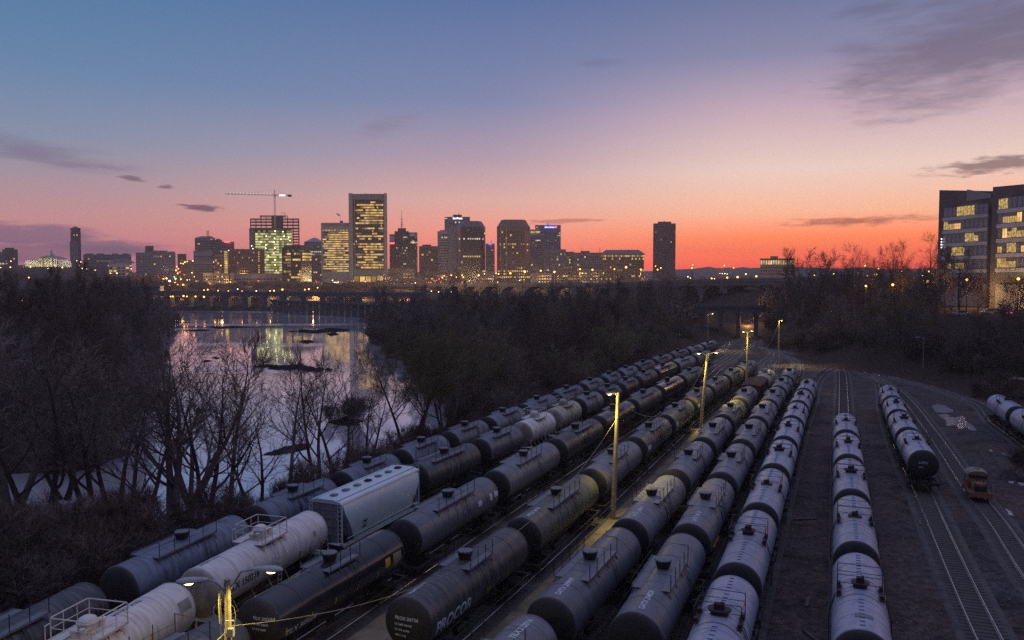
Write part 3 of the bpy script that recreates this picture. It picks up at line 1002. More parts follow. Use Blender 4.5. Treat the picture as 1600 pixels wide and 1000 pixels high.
# note: with +x towards the camera, the right-hand flank seen by the camera is local +y  (z up, x towards the viewer)
M['t_spill'] = paint('dark_oily_spill', (.016, .014, .014), .25, .4, 3)
M['t_spill_pale'] = paint('dried_pale_spill', (.16, .14, .135), .8, .4, 3)
def gp_stain(mat, seed):
    """runs of spilled product down the flanks below the manway"""
    mb = MB(); rnd = random.Random(seed)
    for s in (-1, 1):
        for k in range(5):
            x = rnd.uniform(-1.0, 1.0); w = rnd.uniform(.04, .22); a0 = rnd.uniform(.5, .9); a1 = a0 + rnd.uniform(.3, 1.1); n = 10; vs = []
            for i in range(n + 1):
                t = i / n; a = a0 + (a1 - a0) * t; ww = w * (1 - t) ** .6 * (1 + .3 * math.sin(t * 9 + k)); xx = x + .04 * math.sin(t * 5 + k)
                for dx in (-ww, ww): vs.append((xx + dx, s * (RT + .021) * math.sin(a), AX + (RT + .021) * math.cos(a)))
            mb.add(vs, [(2 * i, 2 * i + 1, 2 * i + 3, 2 * i + 2) for i in range(n)])
    return mb.mesh('stain', mat, True)
def gp_car(root, Lc, Lt, paintkey, kind, detail):
    """general purpose tank car: long walkways either side of a bucket manway"""
    mat = M[paintkey]
    rings = (-1.9, -1.3, 1.3, 1.9) if kind == 'band' else ((-4, -3.2, -2.4, 2.4, 3.2, 4) if kind == 'rib' else ())
    link('tank', cached(('tank', Lt, paintkey, kind), lambda: tank_mesh(Lt, mat, rings)), root)
    mw = link('manway', cached('mwb', lambda: manway_mesh('bucket')), root)
    lid = link('lid', LID, mw, (0, 0, ZT + .46))
    half = min(Lt / 2 - 2.2, 3.6)
    v = detail % 4
    xa, xb = ((-half * .75, half), (-half * .6, half * .95), (-half, half * .55), (-1.7, 1.5))[v]
    pm, rm = M['grating'], M['rail_paint']
    for s in (-1, 1):
        link('walkway', cached(('ww', xa, xb, s), lambda: walkway_mesh(xa, xb, s, pm)), root)
        link('railing', cached(('rl', xa, xb, s), lambda: railing_mesh(xa, xb, s, rm)), root)
        link('side_handrail', cached(('sh', Lc, s), lambda: side_rail_mesh(Lc, M['steel_dark'], s)), root)
        link('ladder', cached(('ld', s), lambda: ladder_mesh(-.9, s, rm)), root)
    if detail % 2 == 0:
        sm = M['t_spill'] if detail % 4 else M['t_spill_pale']
        link('spill_stain', cached(('gstain', sm.name, detail % 6), lambda: gp_stain(sm, detail % 6)), root)
    for x in (xa + .04, xb - .04):
        link('railing', cached(('cb', x), lambda: crossbar_mesh(x, rm)), root)
    finish(root, Lc)

def finish(root, Lc):
    link('underframe', cached(('uf', Lc), lambda: underframe_mesh(Lc, M['steel_dark'])), root)
    add_bogies(root, Lc); add_couplers(root, Lc, 0)

def white_car(root, Lc, Lt, paintkey, kind, detail):
    """pressure car: centre platform, tall rails round a domed manway, brown spills"""
    mat = M[paintkey]
    link('tank', cached(('tank', Lt, paintkey, kind), lambda: tank_mesh(Lt, mat, (-.75, .75, -2.6, 2.6))), root)
    mw = link('manway', cached(('mwd', paintkey), lambda: manway_mesh('dome')), root)
    mw.data = mw.data.copy(); mw.data.materials[0] = mat
    def plat():
        mb = MB(); z = ZT - .06
        for s in (-1, 1):
            mb.box((0, s * .86, z), (2.9, .62, .05)); mb.box((0, s * 1.17, z + .02), (2.9, .03, .12))
            for x in (-1.2, 0, 1.2): mb.tube([(x, s * 1.0, z), (x, s * 1.22, ZT - .72)], .035, 4)
        return mb.mesh('platform', mat)
    def rail():
        mb = MB(); z = ZT - .04
        for s in (-1, 1):
            y = s * 1.15
            mb.tube([(-1.42, y, z), (-1.42, y, z + .95), (-1.32, y, z + 1.08), (1.0, y, z + 1.08), (1.1, y, z + 1.0), (1.1, y, z)], .033, 6)
            mb.tube([(-1.4, y, z + .55), (1.1, y, z + .55)], .02, 5)
            for x in (-.6, .3): mb.tube([(x, y, z), (x, y, z + 1.08)], .026, 5)
        for x in (-1.4, 1.1):
            mb.tube([(x, -1.15, z + 1.05), (x, 1.15, z + 1.05)], .033, 6)
            mb.tube([(x, -1.15, z + .55), (x, 1.15, z + .55)], .02, 5)
        for y in (-1.15, 1.15): mb.tube([(1.45, y, z), (1.45, y, z + .8), (1.15, y, z + .82)], .03, 6)
        return mb.mesh('railing', mat)
    link('platform', cached(('plat', paintkey), plat), root)
    link('railing', cached(('prail', paintkey), rail), root)
    def valves():
        mb = MB()
        for x, y, r, h in ((-.72, .2, .17, .42), (.75, -.15, .15, .38), (.7, .3, .12, .45), (-.7, -.3, .1, .35)):
            mb.lathe([(r, ZT - .15), (r, ZT + h * .7), (r * 1.25, ZT + h * .75), (r * 1.2, ZT + h), (.01, ZT + h + .03)], 10, 0, (x, y, 0))
        return mb.mesh('valve', mat, True, 35)
    link('valve', cached(('valv', paintkey), valves), root)
    def stain():
        mb = MB(); rnd = random.Random(5)
        for s in (-1, 1):
            n = 26; rows = 9; vs = []
            for i in range(n + 1):
                x = -1.15 + 2.3 * i / n
                reach = .20 + .42 * abs(noise.noise((x * 1.3, s * 3.3, 0))) + .28 * max(0, 1 - abs(x - .1) / .8) + rnd.uniform(-.04, .04)
                for j in range(rows):
                    a = .32 + reach * j / (rows - 1)
                    vs.append((x, s * (RT + .015) * math.sin(a), AX + (RT + .015) * math.cos(a)))
            fs = [(i * rows + j, i * rows + j + 1, (i + 1) * rows + j + 1, (i + 1) * rows + j) for i in range(n) for j in range(rows - 1)]
            mb.add(vs, fs)
        return mb.mesh('stain', M['stain'], True)
    link('spill_stain', cached(('stain', paintkey), stain), root)
    for s in (-1, 1):
        link('side_handrail', cached(('shw', Lc, s, paintkey), lambda: side_rail_mesh(Lc, mat, s)), root)
        link('ladder', cached(('ldw', s, paintkey), lambda: ladder_mesh(0.2, s, mat)), root)
    def ends():
        mb = MB(); h = Lc / 2
        for s in (-1, 1):
            mb.box((s * (h - 1.15), 0, 1.42), (1.0, 2.7, .06))
            mb.tube([(s * (h - .7), -1.3, 1.42), (s * (h - .7), -1.3, 2.3), (s * (h - .95), -1.3, 2.45), (s * (h - 1.6), -1.3, 2.4)], .03, 5)
            mb.tube([(s * (h - .7), 1.3, 1.42), (s * (h - .7), 1.3, 2.3), (s * (h - .95), 1.3, 2.45), (s * (h - 1.6), 1.3, 2.4)], .03, 5)
        return mb.mesh('end_platform', mat)
    link('end_platform', cached(('endp', Lc, paintkey), ends), root)
    finish(root, Lc)

def pc_car(root, Lc, Lt, paintkey, kind, detail):
    """pale-topped car: goal-post railing across a narrow centre platform, dark fittings, strap rings"""
    mat = M[paintkey]
    link('tank', cached(('tank', Lt, paintkey, kind), lambda: tank_mesh(Lt, mat, (-.95, .55), True)), root)
    v = detail % 3
    mw = link('manway', cached(('mwx', v > 0), lambda: manway_mesh('box' if v else 'box')), root)
    if v == 0: mw.scale = (1, 1.25, 1.0); mw.location = (0, 0, 0)
    if v == 2: mw.location = (0, 0, -.22)
    rm = M['rail_paint']
    def rail():
        mb = MB(); z = ZT - .45
        for x in (-.95, .95):
            mb.tube([(x, -1.2, z), (x, -1.2, z + 1.35), (x, 1.2, z + 1.35), (x, 1.2, z)], .03, 5)
            mb.tube([(x, -1.2, z + .9), (x, 1.2, z + .9)], .02, 5)
        for s in (-1, 1):
            mb.tube([(-.95, s * 1.2, z + .9), (.95, s * 1.2, z + .9)], .018, 4)
        return mb.mesh('railing', rm)
    def plat():
        mb = MB()
        for s in (-1, 1):
            mb.box((0, s * 1.02, ZT - .38), (1.75, .42, .06))
            mb.box((-.62, s * 1.12, ZT - .22), (.36, .2, .26)); mb.box((.6, s * 1.12, ZT - .25), (.24, .2, .2))
            mb.tube([(-.7, s * .95, ZT - .4), (-.7, s * 1.25, ZT - .85)], .035, 4); mb.tube([(.7, s * .95, ZT - .4), (.7, s * 1.25, ZT - .85)], .035, 4)
        return mb.mesh('platform', M['rust'])
    def strap():
        mb = MB()
        for x in (-1.25, 1.25):
            vs = []
            n = 30
            for k in range(n + 1):
                a = -R(100) + R(200) * k / n
                for dx in (-.03, .03):
                    vs.append((x + dx, (RT + .03) * math.sin(a), AX + (RT + .03) * math.cos(a)))
            mb.add(vs, [(2 * k, 2 * k + 1, 2 * k + 3, 2 * k + 2) for k in range(n)])
        return mb.mesh('strap', M['steel_dark'])
    link('platform', cached('pcplat', plat), root)
    link('railing', cached('pcrail', rail), root)
    link('strap', cached('pcstrap', strap), root)
    for s in (-1, 1):
        link('side_handrail', cached(('sh', Lc, s), lambda: side_rail_mesh(Lc, M['steel_dark'], s)), root)
        link('ladder', cached(('ldp', s), lambda: ladder_mesh(.5, s, rm)), root)
    finish(root, Lc)

def hopper_car(root, Lc):
    """covered hopper: bulged sides whose lower ends slope in, flat-peaked roof with hatches, end frames and ladders"""
    mat = M['hopper']; h = Lc / 2 - .75
    sec = [(1.30, 1.15), (1.42, 1.30), (1.50, 1.62), (1.60, 2.35), (1.62, 2.9), (1.58, 3.4), (1.46, 3.92), (1.30, 4.22)]
    mb = MB(); vs = []
    def endx(z): return h - .25 - max(0, 3.55 - z) * .62          # slope sheet
    cols = 9
    for s in (-1, 1):
        o = len(mb.v); vs = []
        for k in range(cols):
            for y, z in sec:
                e = endx(z)
                vs.append((-e + 2 * e * k / (cols - 1), s * y, z))
        m = len(sec)
        mb.add(vs, [(k * m + j, (k + 1) * m + j, (k + 1) * m + j + 1, k * m + j + 1) for k in range(cols - 1) for j in range(m - 1)])
    for s in (-1, 1):                                           # sloping end walls of the body
        vs = []
        for y, z in sec: vs += [(s * endx(z), -y, z), (s * endx(z), y, z)]
        mb.add(vs, [(2 * j, 2 * j + 1, 2 * j + 3, 2 * j + 2) for j in range(len(sec) - 1)])
    mb.build('body', mat, root, True, 40)
    mb = MB()                                                    # roof, a little wider than the body top
    prof = [(-1.42, 4.16), (-1.36, 4.28), (-.7, 4.44), (.7, 4.44), (1.36, 4.28), (1.42, 4.16)]
    n = len(prof); vs = [(-h, y, z) for y, z in prof] + [(h, y, z) for y, z in prof]
    mb.add(vs, [(i, i + n, i + n + 1, i + 1) for i in range(n - 1)] + [tuple(range(n)), tuple(range(n, 2 * n))[::-1], (0, n - 1, 2 * n - 1, n)])
    for s in (-1, 1): mb.box((0, s * .98, 4.42), (2 * h - .2, .12, .05))
    mb.build('roof', mat, root)
    for k in range(7):
        x = -h + 1.2 + (2 * h - 2.4) * k / 6
        mh = MB(); mh.box((0, 0, 0), (.50, .50, .08)); mh.box((0, 0, .06), (.4, .4, .05)); mh.box((.3, 0, .04), (.08, .2, .1))
        o = mh.build('hatch', M['rust'] if k in (0, 3) else M['hopper_end'], root); o.location = (x, 0, 4.50)
    for s in (-1, 1):                                            # end frame: bulkhead panel, posts, ladder
        mb = MB()
        mb.box((s * (h - .12), 0, 2.78), (.06, 2.2, 2.75))
        for z in (1.9, 2.5, 3.1, 3.7): mb.box((s * (h - .07), 0, z), (.06, 2.2, .07))
        for y in (-.55, .0, .55): mb.box((s * (h - .07), y, 2.78), (.05, .05, 2.7))
        mb.build('end_panel', M['hopper_end'], root)
        mb = MB()
        for y in (-1.4, 1.4):
            mb.box((s * (h - .06), y, 2.7), (.12, .10, 2.95))
            mb.box((s * (h + .02), y - .28 * (1 if y > 0 else -1), 2.7), (.05, .05, 2.95))
            for k in range(9): mb.tube([(s * (h + .02), y, 1.35 + k * .33), (s * (h + .02), y - .28 * (1 if y > 0 else -1), 1.35 + k * .33)], .018, 4)
        mb.box((s * (h - .1), 0, 1.22), (.6, 2.9, .10))
        mb.tube([(s * (h + .12), -1.35, 4.2), (s * (h + .12), -1.35, 4.5), (s * (h + .12), 1.35, 4.5), (s * (h + .12), 1.35, 4.2)], .025, 5)
        mb.build('ladder', mat, root)
    for s in (-1, 1):
        mb = MB()
        mb.box((0, s * 1.40, 1.12), (2 * h - .3, .12, .26))       # side sill
        for k in range(9):
            x = -h + .8 + (2 * h - 1.6) * k / 8
            mb.tube([(x, s * 1.5, 1.15), (x, s * 1.58, 1.6)], .018, 4)
        mb.tube([(-h + .5, s * 1.58, 1.6), (h - .5, s * 1.58, 1.6)], .02, 4)
        mb.build('side_sill', mat, root)
    for k in (-1, 0, 1):
        mb = MB()
        mb.add([(k * 3.4 - 1.4, -1.1, 1.2), (k * 3.4 + 1.4, -1.1, 1.2), (k * 3.4 + 1.4, 1.1, 1.2), (k * 3.4 - 1.4, 1.1, 1.2),
                (k * 3.4 - .35, -.5, .5), (k * 3.4 + .35, -.5, .5), (k * 3.4 + .35, .5, .5), (k * 3.4 - .35, .5, .5)],
               [(0, 1, 5, 4), (1, 2, 6, 5), (2, 3, 7, 6), (3, 0, 4, 7), (4, 5, 6, 7)])
        mb.build('discharge_chute', M['hopper_end'], root)
    for i, (t, z) in enumerate((('CMO', 2.15), ('4187', 1.78))):
        me = text_mesh(t, .36, 0, .008)
        for v in me.vertices:
            lx, ly = v.co.x, v.co.y
            zz = z + ly
            for (y0, z0), (y1, z1) in zip(sec, sec[1:]):
                if z0 <= zz <= z1: yy = y0 + (y1 - y0) * (zz - z0) / (z1 - z0)
            v.co = (h - 2.6 - lx, yy + .012, zz)
        me.materials.clear(); me.materials.append(M['letter_black'])
        link('lettering', me, root)
    finish(root, Lc)

def box_car(root, Lc, mat, Hh=4.45):
    h = Lc / 2 - .6; w = 1.5
    mb = MB()
    mb.box((0, 0, (1.15 + Hh - .15) / 2), (2 * h, 2 * w, Hh - .15 - 1.15))
    n = 17
    for k in range(n):
        x = -h + .12 + (2 * h - .24) * k / (n - 1)
        if abs(x) < 1.6: continue
        for s in (-1, 1): mb.box((x, s * (w + .035), (1.2 + Hh - .3) / 2), (.09, .07, Hh - 1.5))
    for s in (-1, 1):
        for z in (1.7, 2.3, 2.9, 3.5, 4.0): mb.box((s * (h + .035), 0, z), (.07, 2.7, .16))
    mb.build('body', mat, root)
    mb = MB()
    prof = [(-w - .1, Hh - .18), (-w - .06, Hh - .08), (0, Hh + .12), (w + .06, Hh - .08), (w + .1, Hh - .18)]
    m = len(prof); vs = [(-h - .1, y, z) for y, z in prof] + [(h + .1, y, z) for y, z in prof]
    mb.add(vs, [(i, i + m, i + m + 1, i + 1) for i in range(m - 1)] + [tuple(range(m)), tuple(range(m, 2 * m))[::-1], (0, m - 1, 2 * m - 1, m)])
    for k in range(12):
        x = -h + .5 + (2 * h - 1) * k / 11
        for s in (-1, 1):
            mb.box((x, s * .78, Hh + .045), (.08, 1.5, .05), rot=Matrix.Rotation(s * -.125, 3, 'X'))
    mb.build('roof', mat, root)
    for s in (-1, 1):
        mb = MB()
        mb.box((.2, s * (w + .09), 2.65), (2.6, .08, 2.75))
        for x in (-.5, .2, .9): mb.box((x, s * (w + .15), 2.65), (.08, .05, 2.6))
        mb.box((0, s * (w + .08), 4.08), (5.6, .12, .1)); mb.box((0, s * (w + .08), 1.22), (5.6, .12, .1))
        mb.build('door', mat, root)
        mb = MB()
        for x in (h - .1, h - .5):
            mb.tube([(x, s * (w + .16), 1.0), (x, s * (w + .16), Hh - .3)], .02, 4)
        for k in range(9): mb.tube([(h - .5, s * (w + .16), 1.1 + .34 * k), (h - .1, s * (w + .16), 1.1 + .34 * k)], .015, 4)
        mb.build('ladder', M['steel_dark'], root)
    finish(root, Lc)

ORD = ['first', 'second', 'third', 'fourth', 'fifth', 'sixth', 'seventh', 'eighth', 'ninth', 'tenth', 'eleventh', 'twelfth', 'thirteenth', 'fourteenth', 'fifteenth', 'sixteenth', 'seventeenth', 'eighteenth']
ROWTXT = ['along the river bank', 'with the pale hopper wagon', 'beside the pale hopper wagon', 'led by the big-lettered car', 'ending in the rusty boxcar',
          'one over from the rusty boxcar', 'edging the dark gravel lane', 'standing alone between gravel lanes', 'in front of the empty rails', 'beside the brown boxcar']
GRP = 'tank cars parked in the freight yard'
PAINT = {'gp': 't_black', 'gloss': 't_gloss', 'olive': 't_olive', 'band': 't_blue', 'rib': 't_blue', 'white': 't_white', 'tan': 't_tan', 'pc': 't_pale'}
LOOK = {'t_black': 'black', 't_gloss': 'glossy black', 't_olive': 'olive-grey', 't_blue': 'blue-grey', 't_white': 'dirty white', 't_tan': 'tan', 't_pale': 'pale-topped', 't_grey': 'dusty grey'}
CARS = {}
for ri, pl in enumerate(PLACE):
    rnd = random.Random(100 + ri)
    for ci, (a, b, kind) in enumerate(pl):
        d = b - a; dist = d.length; d.normalize()
        last = ci == len(pl) - 1
        gap = .0 if last else 1.55
        Lt = q(dist - gap, .5)
        Lc = Lt + 1.1
        c0 = a + d * ((dist - gap) / 2)
        rz = math.atan2(-d.y, -d.x)                 # +x towards the camera
        if kind == 'hopper':
            t = thing('hopper_wagon', 'pale blue-grey covered hopper wagon with roof hatches, coupled between white and black tank cars', 'hopper wagon', c0, rz)
            hopper_car(t, Lt + 1.3); t.scale = (1, 1.06, 1.08)
        elif kind == 'boxcar':
            t = thing('boxcar', 'rusty red boxcar at the end of the row beside the lamp posts', 'boxcar', c0, rz)
            box_car(t, max(Lt + 1.0, 9.0), M['boxcar'])
        else:
            key = PAINT[kind]
            if key == 't_black':
                if ri == 0: key = 't_black' if ci == 0 else 't_blue' if ci == 1 else rnd.choice(['t_black', 't_blue', 't_blue', 't_grey'])
                elif ri in (4, 5): key = 't_grey' if ci > 1 else 't_grey'
                elif ri == 3: key = 't_black' if ci == 0 else rnd.choice(['t_black', 't_grey'])
                elif ri == 2: key = rnd.choice(['t_black', 't_black', 't_grey'])
                elif ri == 1: key = rnd.choice(['t_black', 't_grey'])
            lab = '%s tank car, %s from camera in row %s' % (LOOK[key], ORD[ci], ROWTXT[ri])
            t = thing('tank_car', lab, 'tank car', c0, rz, GRP)
            fn = {'white': white_car, 'tan': white_car, 'pc': pc_car}.get(kind, gp_car)
            fn(t, Lc, Lt, key, kind, ci + ri)
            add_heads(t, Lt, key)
        CARS[(ri, ci)] = (t, Lt, Lc)

def L_(ri, ci): return CARS[(ri, ci)]
# lettering and marks that can be read in the yard
t, Lt, Lc = L_(3, 0)
t['label'] = 'black tank car with big white letters on its flank, at the head of its row'
wrap_text(t, 'PROCOR', 1.05, Lt / 2 - 1.0, 116, 1, M['letter_white'], bold=.03)
wrap_text(t, 'PROX 84736', .42, Lt / 2 - 1.4, 136, 1, M['letter_white'], bold=.008)
end_text(t, ['PROX 84736', 'LD LMT 198100', 'LT WT 64900', 'NEW 3 99'], Lt / 2, .62, AX + .35, .27, M['letter_white'])
wrap_text(t, 'PROX 84736', .34, Lt / 2 - .9, 14, -1, M['letter_white'], bold=.006)
for x, a in ((2.0, 100), (2.2, 60)): plate(t, x - 2.6, 112, 1, .5, .6, M['placard'])
t, Lt, Lc = L_(2, 1)
t['label'] = 'glossy black tank car passing behind the near wooden lamp post'
wrap_text(t, 'TILX 305684', .52, Lt / 2 - 1.0, 117, 1, M['letter_white'], bold=.016)
end_text(t, ['TILX 305684', 'LD LMT 200600', 'LT WT 62400'], Lt / 2, -.0, AX + .5, .24, M['letter_white'])
plate(t, -Lt / 2 + 2.6, 88, 1, .6, .6, M['yellow_mark']); plate(t, -Lt / 2 + 1.4, 88, 1, 1.0, .7, M['placard'])
for k in range(6): plate(t, Lt / 2 - 1.0 - k * 2.3, 104, 1, .10, .45, M['yellow_mark'], 'reflector')
t, Lt, Lc = L_(2, 2)
for x, w in ((-Lt / 2 + 1.0, .7), (-Lt / 2 + 2.0, .5), (-Lt / 2 + 4.2, .7)): plate(t, x, 80, 1, w, .45 if w > .5 else .6, M['letter_white'], 'sign_plate')
t, Lt, Lc = L_(1, 1)
t['label'] = 'dirty white tank car coupled in front of the pale hopper wagon'
wrap_text(t, 'TILX 150218', .62, Lt / 2 - 1.2, 100, 1, M['letter_black'], bold=.014)
end_text(t, ['TILX 150218'], Lt / 2, .55, AX + .75, .2, M['letter_black'])
wrap_text(t, 'TILX 150218', .34, Lt / 2 - .9, 12, -1, M['letter_black'], bold=.004)
plate(t, -Lt / 2 + 2.2, 75, 1, .35, .4, M['placard'])
t, Lt, Lc = L_(1, 0)
t['label'] = 'dirty white tank car with brown spills and tall rails, first in its row'
wrap_text(t, 'TILX 150194', .40, -Lt / 2 + 5.2, 8, -1, M['letter_black'], bold=.004)
for k in range(4): plate(t, -Lt / 2 + 1.6 + k * 2.6, 84 + k * 3, 1, .10, .42, M['yellow_mark'], 'reflector')
plate(t, -Lt / 2 + 1.25, 66, 1, 1.0, .6, M['hopper_end'], 'sign_plate')
# sprayed scribble low on its flank
mb = MB(); rnd = random.Random(11); pts = []
for k in range(60):
    x = -Lt / 2 + 5.2 + 2.4 * k / 59
    a = R(104) + .10 * math.sin(k * 1.3) + .05 * math.sin(k * 3.1 + 1) + .015 * rnd.uniform(-1, 1)
    pts.append((x, (RT + .012) * math.sin(a), AX + (RT + .012) * math.cos(a)))
mb.tube(pts, .022, 4); mb.build('graffiti', M['letter_black'], t)
for key, txt in (((4, 0), 'TILX 222016'), ((4, 1), 'GATX 209997'), ((5, 0), 'GATX 204029'), ((3, 1), 'PROX 84741'), ((5, 1), 'GATX 204110'), ((4, 2), 'GATX 209410')):
    t, Lt, Lc = L_(*key)
    wrap_text(t, txt, .44, (Lt / 2 - 1.0) if key != (4, 0) else (-Lt / 2 + 3.4), 12, 1, M['letter_white'], bold=.012)
for key in ((3, 3), (3, 4), (3, 5)):
    t, Lt, Lc = L_(*key)
    plate(t, Lt / 2 - 1.6, 84, 1, 1.5, .5, M['letter_white'], 'sign_plate')
t, Lt, Lc = L_(4, 3)
plate(t, -Lt / 2 + 1.2, 14, -1, .9, .35, M['letter_white'], 'sign_plate')
t, Lt, Lc = L_(8, 0)
end_text(t, ['SHPX', '2207'], Lt / 2, .5, AX + .1, .36, M['letter_white'])
t, Lt, Lc = L_(7, 0)
plate(t, Lt / 2 - 2.3, 4, 1, .5, .9, M['grating'], 'sign_plate')

# brown boxcar at the edge of the yard, on the outer siding
p = on_z(1612, 634, .3)
t = thing('boxcar', 'brown boxcar behind the last pale tank cars at the foot of the bank', 'boxcar', (p.x + 5.2, p.y + 2.0, 0), R(-52))
box_car(t, 14.0, M['boxcar_brown'], 4.3)

# ------------------------------------------------------------------ small yard tractor on its own track
def yard_tractor():
    p = on_z(1517, 777, .3)
    ln = TRACK[10]
    best = min(range(len(ln)), key=lambda i: (ln[i].xy - p.xy).length)
    d = (ln[best - 1] - ln[best + 1]); d.normalize()
    if d.y > 0: d = -d
    t = thing('yard_tractor', 'small rusty yellow rail tractor with a roofed cab on the empty rails', 'rail tractor', (ln[best].x, ln[best].y, 0), math.atan2(d.y, d.x))
    ym = paint('rusty_yellow_paint', (.30, .14, .055), .6, .4, 2, dirt=(.08, .045, .03), dirt_amt=.8)
    mb = MB()
    mb.box((0, 0, .95), (3.4, 1.9, .35)); mb.box((.95, 0, 1.45), (1.3, 1.3, .75)); mb.box((.95, 0, 1.86), (1.1, 1.1, .1))
    mb.box((1.75, 0, .85), (.14, 2.1, .5)); mb.box((-1.75, 0, .85), (.14, 2.1, .5))
    for z in (1.25, 1.4, 1.55, 1.7): mb.box((1.62, 0, z), (.06, .95, .07))
    mb.build('chassis', ym, t)
    mb = MB()
    for x in (-1.35, .15):
        for y in (-.85, .85): mb.box((x, y, 1.95), (.09, .09, 1.7))
    mb.box((-.6, 0, 1.45), (1.5, 1.75, .65)); mb.box((.15, 0, 2.05), (.05, 1.6, .06))
    cabn = mb.build('cab', ym, t)
    mb = MB(); mb.box((.14, 0, 2.42), (.03, 1.55, .66)); mb.box((-1.35, 0, 2.42), (.03, 1.55, .66)); mb.build('windscreen', M['glass'], cabn)
    mb = MB(); arc = [(1.05 * math.sin(R(a_)), 2.42 + .50 * math.cos(R(a_))) for a_ in range(-80, 81, 20)]; m_ = len(arc)
    vs = [(x_, y_, z_) for x_ in (-1.6, .42) for y_, z_ in arc]
    mb.add(vs, [(i_, i_ + 1, i_ + m_ + 1, i_ + m_) for i_ in range(m_ - 1)] + [tuple(range(m_)), tuple(range(m_, 2 * m_))[::-1], (0, m_, 2 * m_ - 1, m_ - 1)])
    mb.box((-.6, 0, 2.95), (.05, .5, .08)); mb.build('cab_roof', paint('faded_cab_roof_paint', (.22, .17, .12), .7, .35, 2, dirt=(.08, .05, .035), dirt_amt=.8), t)
    for x in (-1.0, 1.0):
        mb = MB()
        for y in (-.75, .75):
            mb.tube([(x, y - .07, .72), (x, y + .07, .72)], .42, 16)
        mb.tube([(x, -.9, .72), (x, .9, .72)], .07, 8)
        mb.build('wheelset', M['wheel'], t)
    for y in (-.5, .5):
        mb = MB(); mb.lathe([(.12, 0), (.14, .04), (.13, .09), (.02, .1)], 10, 0, (1.62, y, 1.95), 'x'); mb.build('headlight', M['grating'], t)
    mb = MB()
    for y in (-.9, .9):
        mb.tube([(1.7, y, 1.1), (1.7, y, 1.9), (.3, y, 1.95)], .025, 5); mb.tube([(1.0, y, 1.1), (1.0, y, 1.92)], .02, 5)
        mb.tube([(-1.65, y, 1.1), (-1.65, y, 1.8), (-1.4, y, 1.8)], .025, 5)
    mb.build('handrail', M['rail_paint'], t)
    mb = MB(); mb.box((1.66, 0, 1.45), (.05, 1.0, .55)); 
    for y in (-.9, .9): mb.box((.2, y, .62), (1.1, .12, .3))
    mb.build('grille', M['steel_dark'], t)
    mb = MB(); mb.tube([(1.2, .35, 1.8), (1.2, .35, 2.6), (1.1, .35, 2.7)], .05, 6); mb.build('exhaust_pipe', M['rust'], t)
yard_tractor()
# ------------------------------------------------------------------ city: walls, glass and lit rooms
def wall(name, col, rough=.7, var=.12, scale=.08): return paint(name, tuple(min(.7, c * 1.35) for c in col), rough, var, scale, dirt=tuple(c * .6 for c in col), dirt_amt=.4)
M['w_conc'] = wall('pale_concrete_wall', (.30, .29, .31))
M['w_grey'] = wall('grey_stone_wall', (.19, .19, .21))
M['w_dark'] = wall('dark_cladding_wall', (.06, .055, .06))
M['w_brown'] = wall('brown_brick_wall', (.13, .085, .075))
M['w_tan'] = wall('tan_stone_wall', (.33, .26, .21))
M['w_white'] = wall('white_painted_wall', (.55, .54, .54))
M['w_blue'] = wall('blue_grey_metal_wall', (.17, .19, .25))
M['w_glass'] = glass_mat('dark_curtain_wall', (.02, .022, .035), .18)
M['w_roof'] = wall('slate_roof', (.09, .085, .10))
WARM = (1.0, .54, .14); YEL = (1.0, .66, .17); PALE = (1.0, .84, .55); GRN = (.92, .88, .30); ORG = (1.0, .42, .08)
M['l_warm'] = lit_window('lit_window_warm', WARM, 1.0, .16)
M['l_dim'] = lit_window('lit_window_dim', WARM, .26, .10)
M['l_yel'] = lit_window('lit_window_yellow', YEL, .85, .16)
M['l_pale'] = lit_window('lit_window_pale', PALE, .85, .16)
M['l_grn'] = lit_window('lit_site_green', GRN, .75, .06)
M['l_grn2'] = lit_window('lit_site_green_low', (.70, .72, .30), .26, .06)
M['l_room'] = lit_window('lit_office_room', (1.0, .66, .18), .55, 1.6)
M['l_blue'] = lit_window('lit_window_bluish', (.55, .65, 1.0), .22, .1)
M['e_red'] = emit('red_light', (1, .05, .08), 6); M['e_white'] = emit('white_light', (1, .84, .55), 5)
M['e_grn'] = emit('site_flood_light', (1.0, .98, .45), 7)
M['e_orange'] = emit('sodium_light', (1.0, .40, .06), 5.5); M['e_yel'] = emit('yellow_light', (1, .68, .18), 5)
M['e_blue'] = emit('blue_sign_light', (.06, .12, 1.0), 1.6); M['e_sign'] = emit('white_sign_light', (1, 1, 1), 2.2)
M['e_purple'] = emit('purple_sign_light', (.25, .15, 1.0), 1.6); M['e_tl'] = emit('traffic_green', (.1, 1, .5), 6)
WSET = lambda *k: [M['glass']] + [M[x] for x in k]

def wxy(px, D): 
    p = at_y(px, 436, D); return Vector((p.x, p.y))

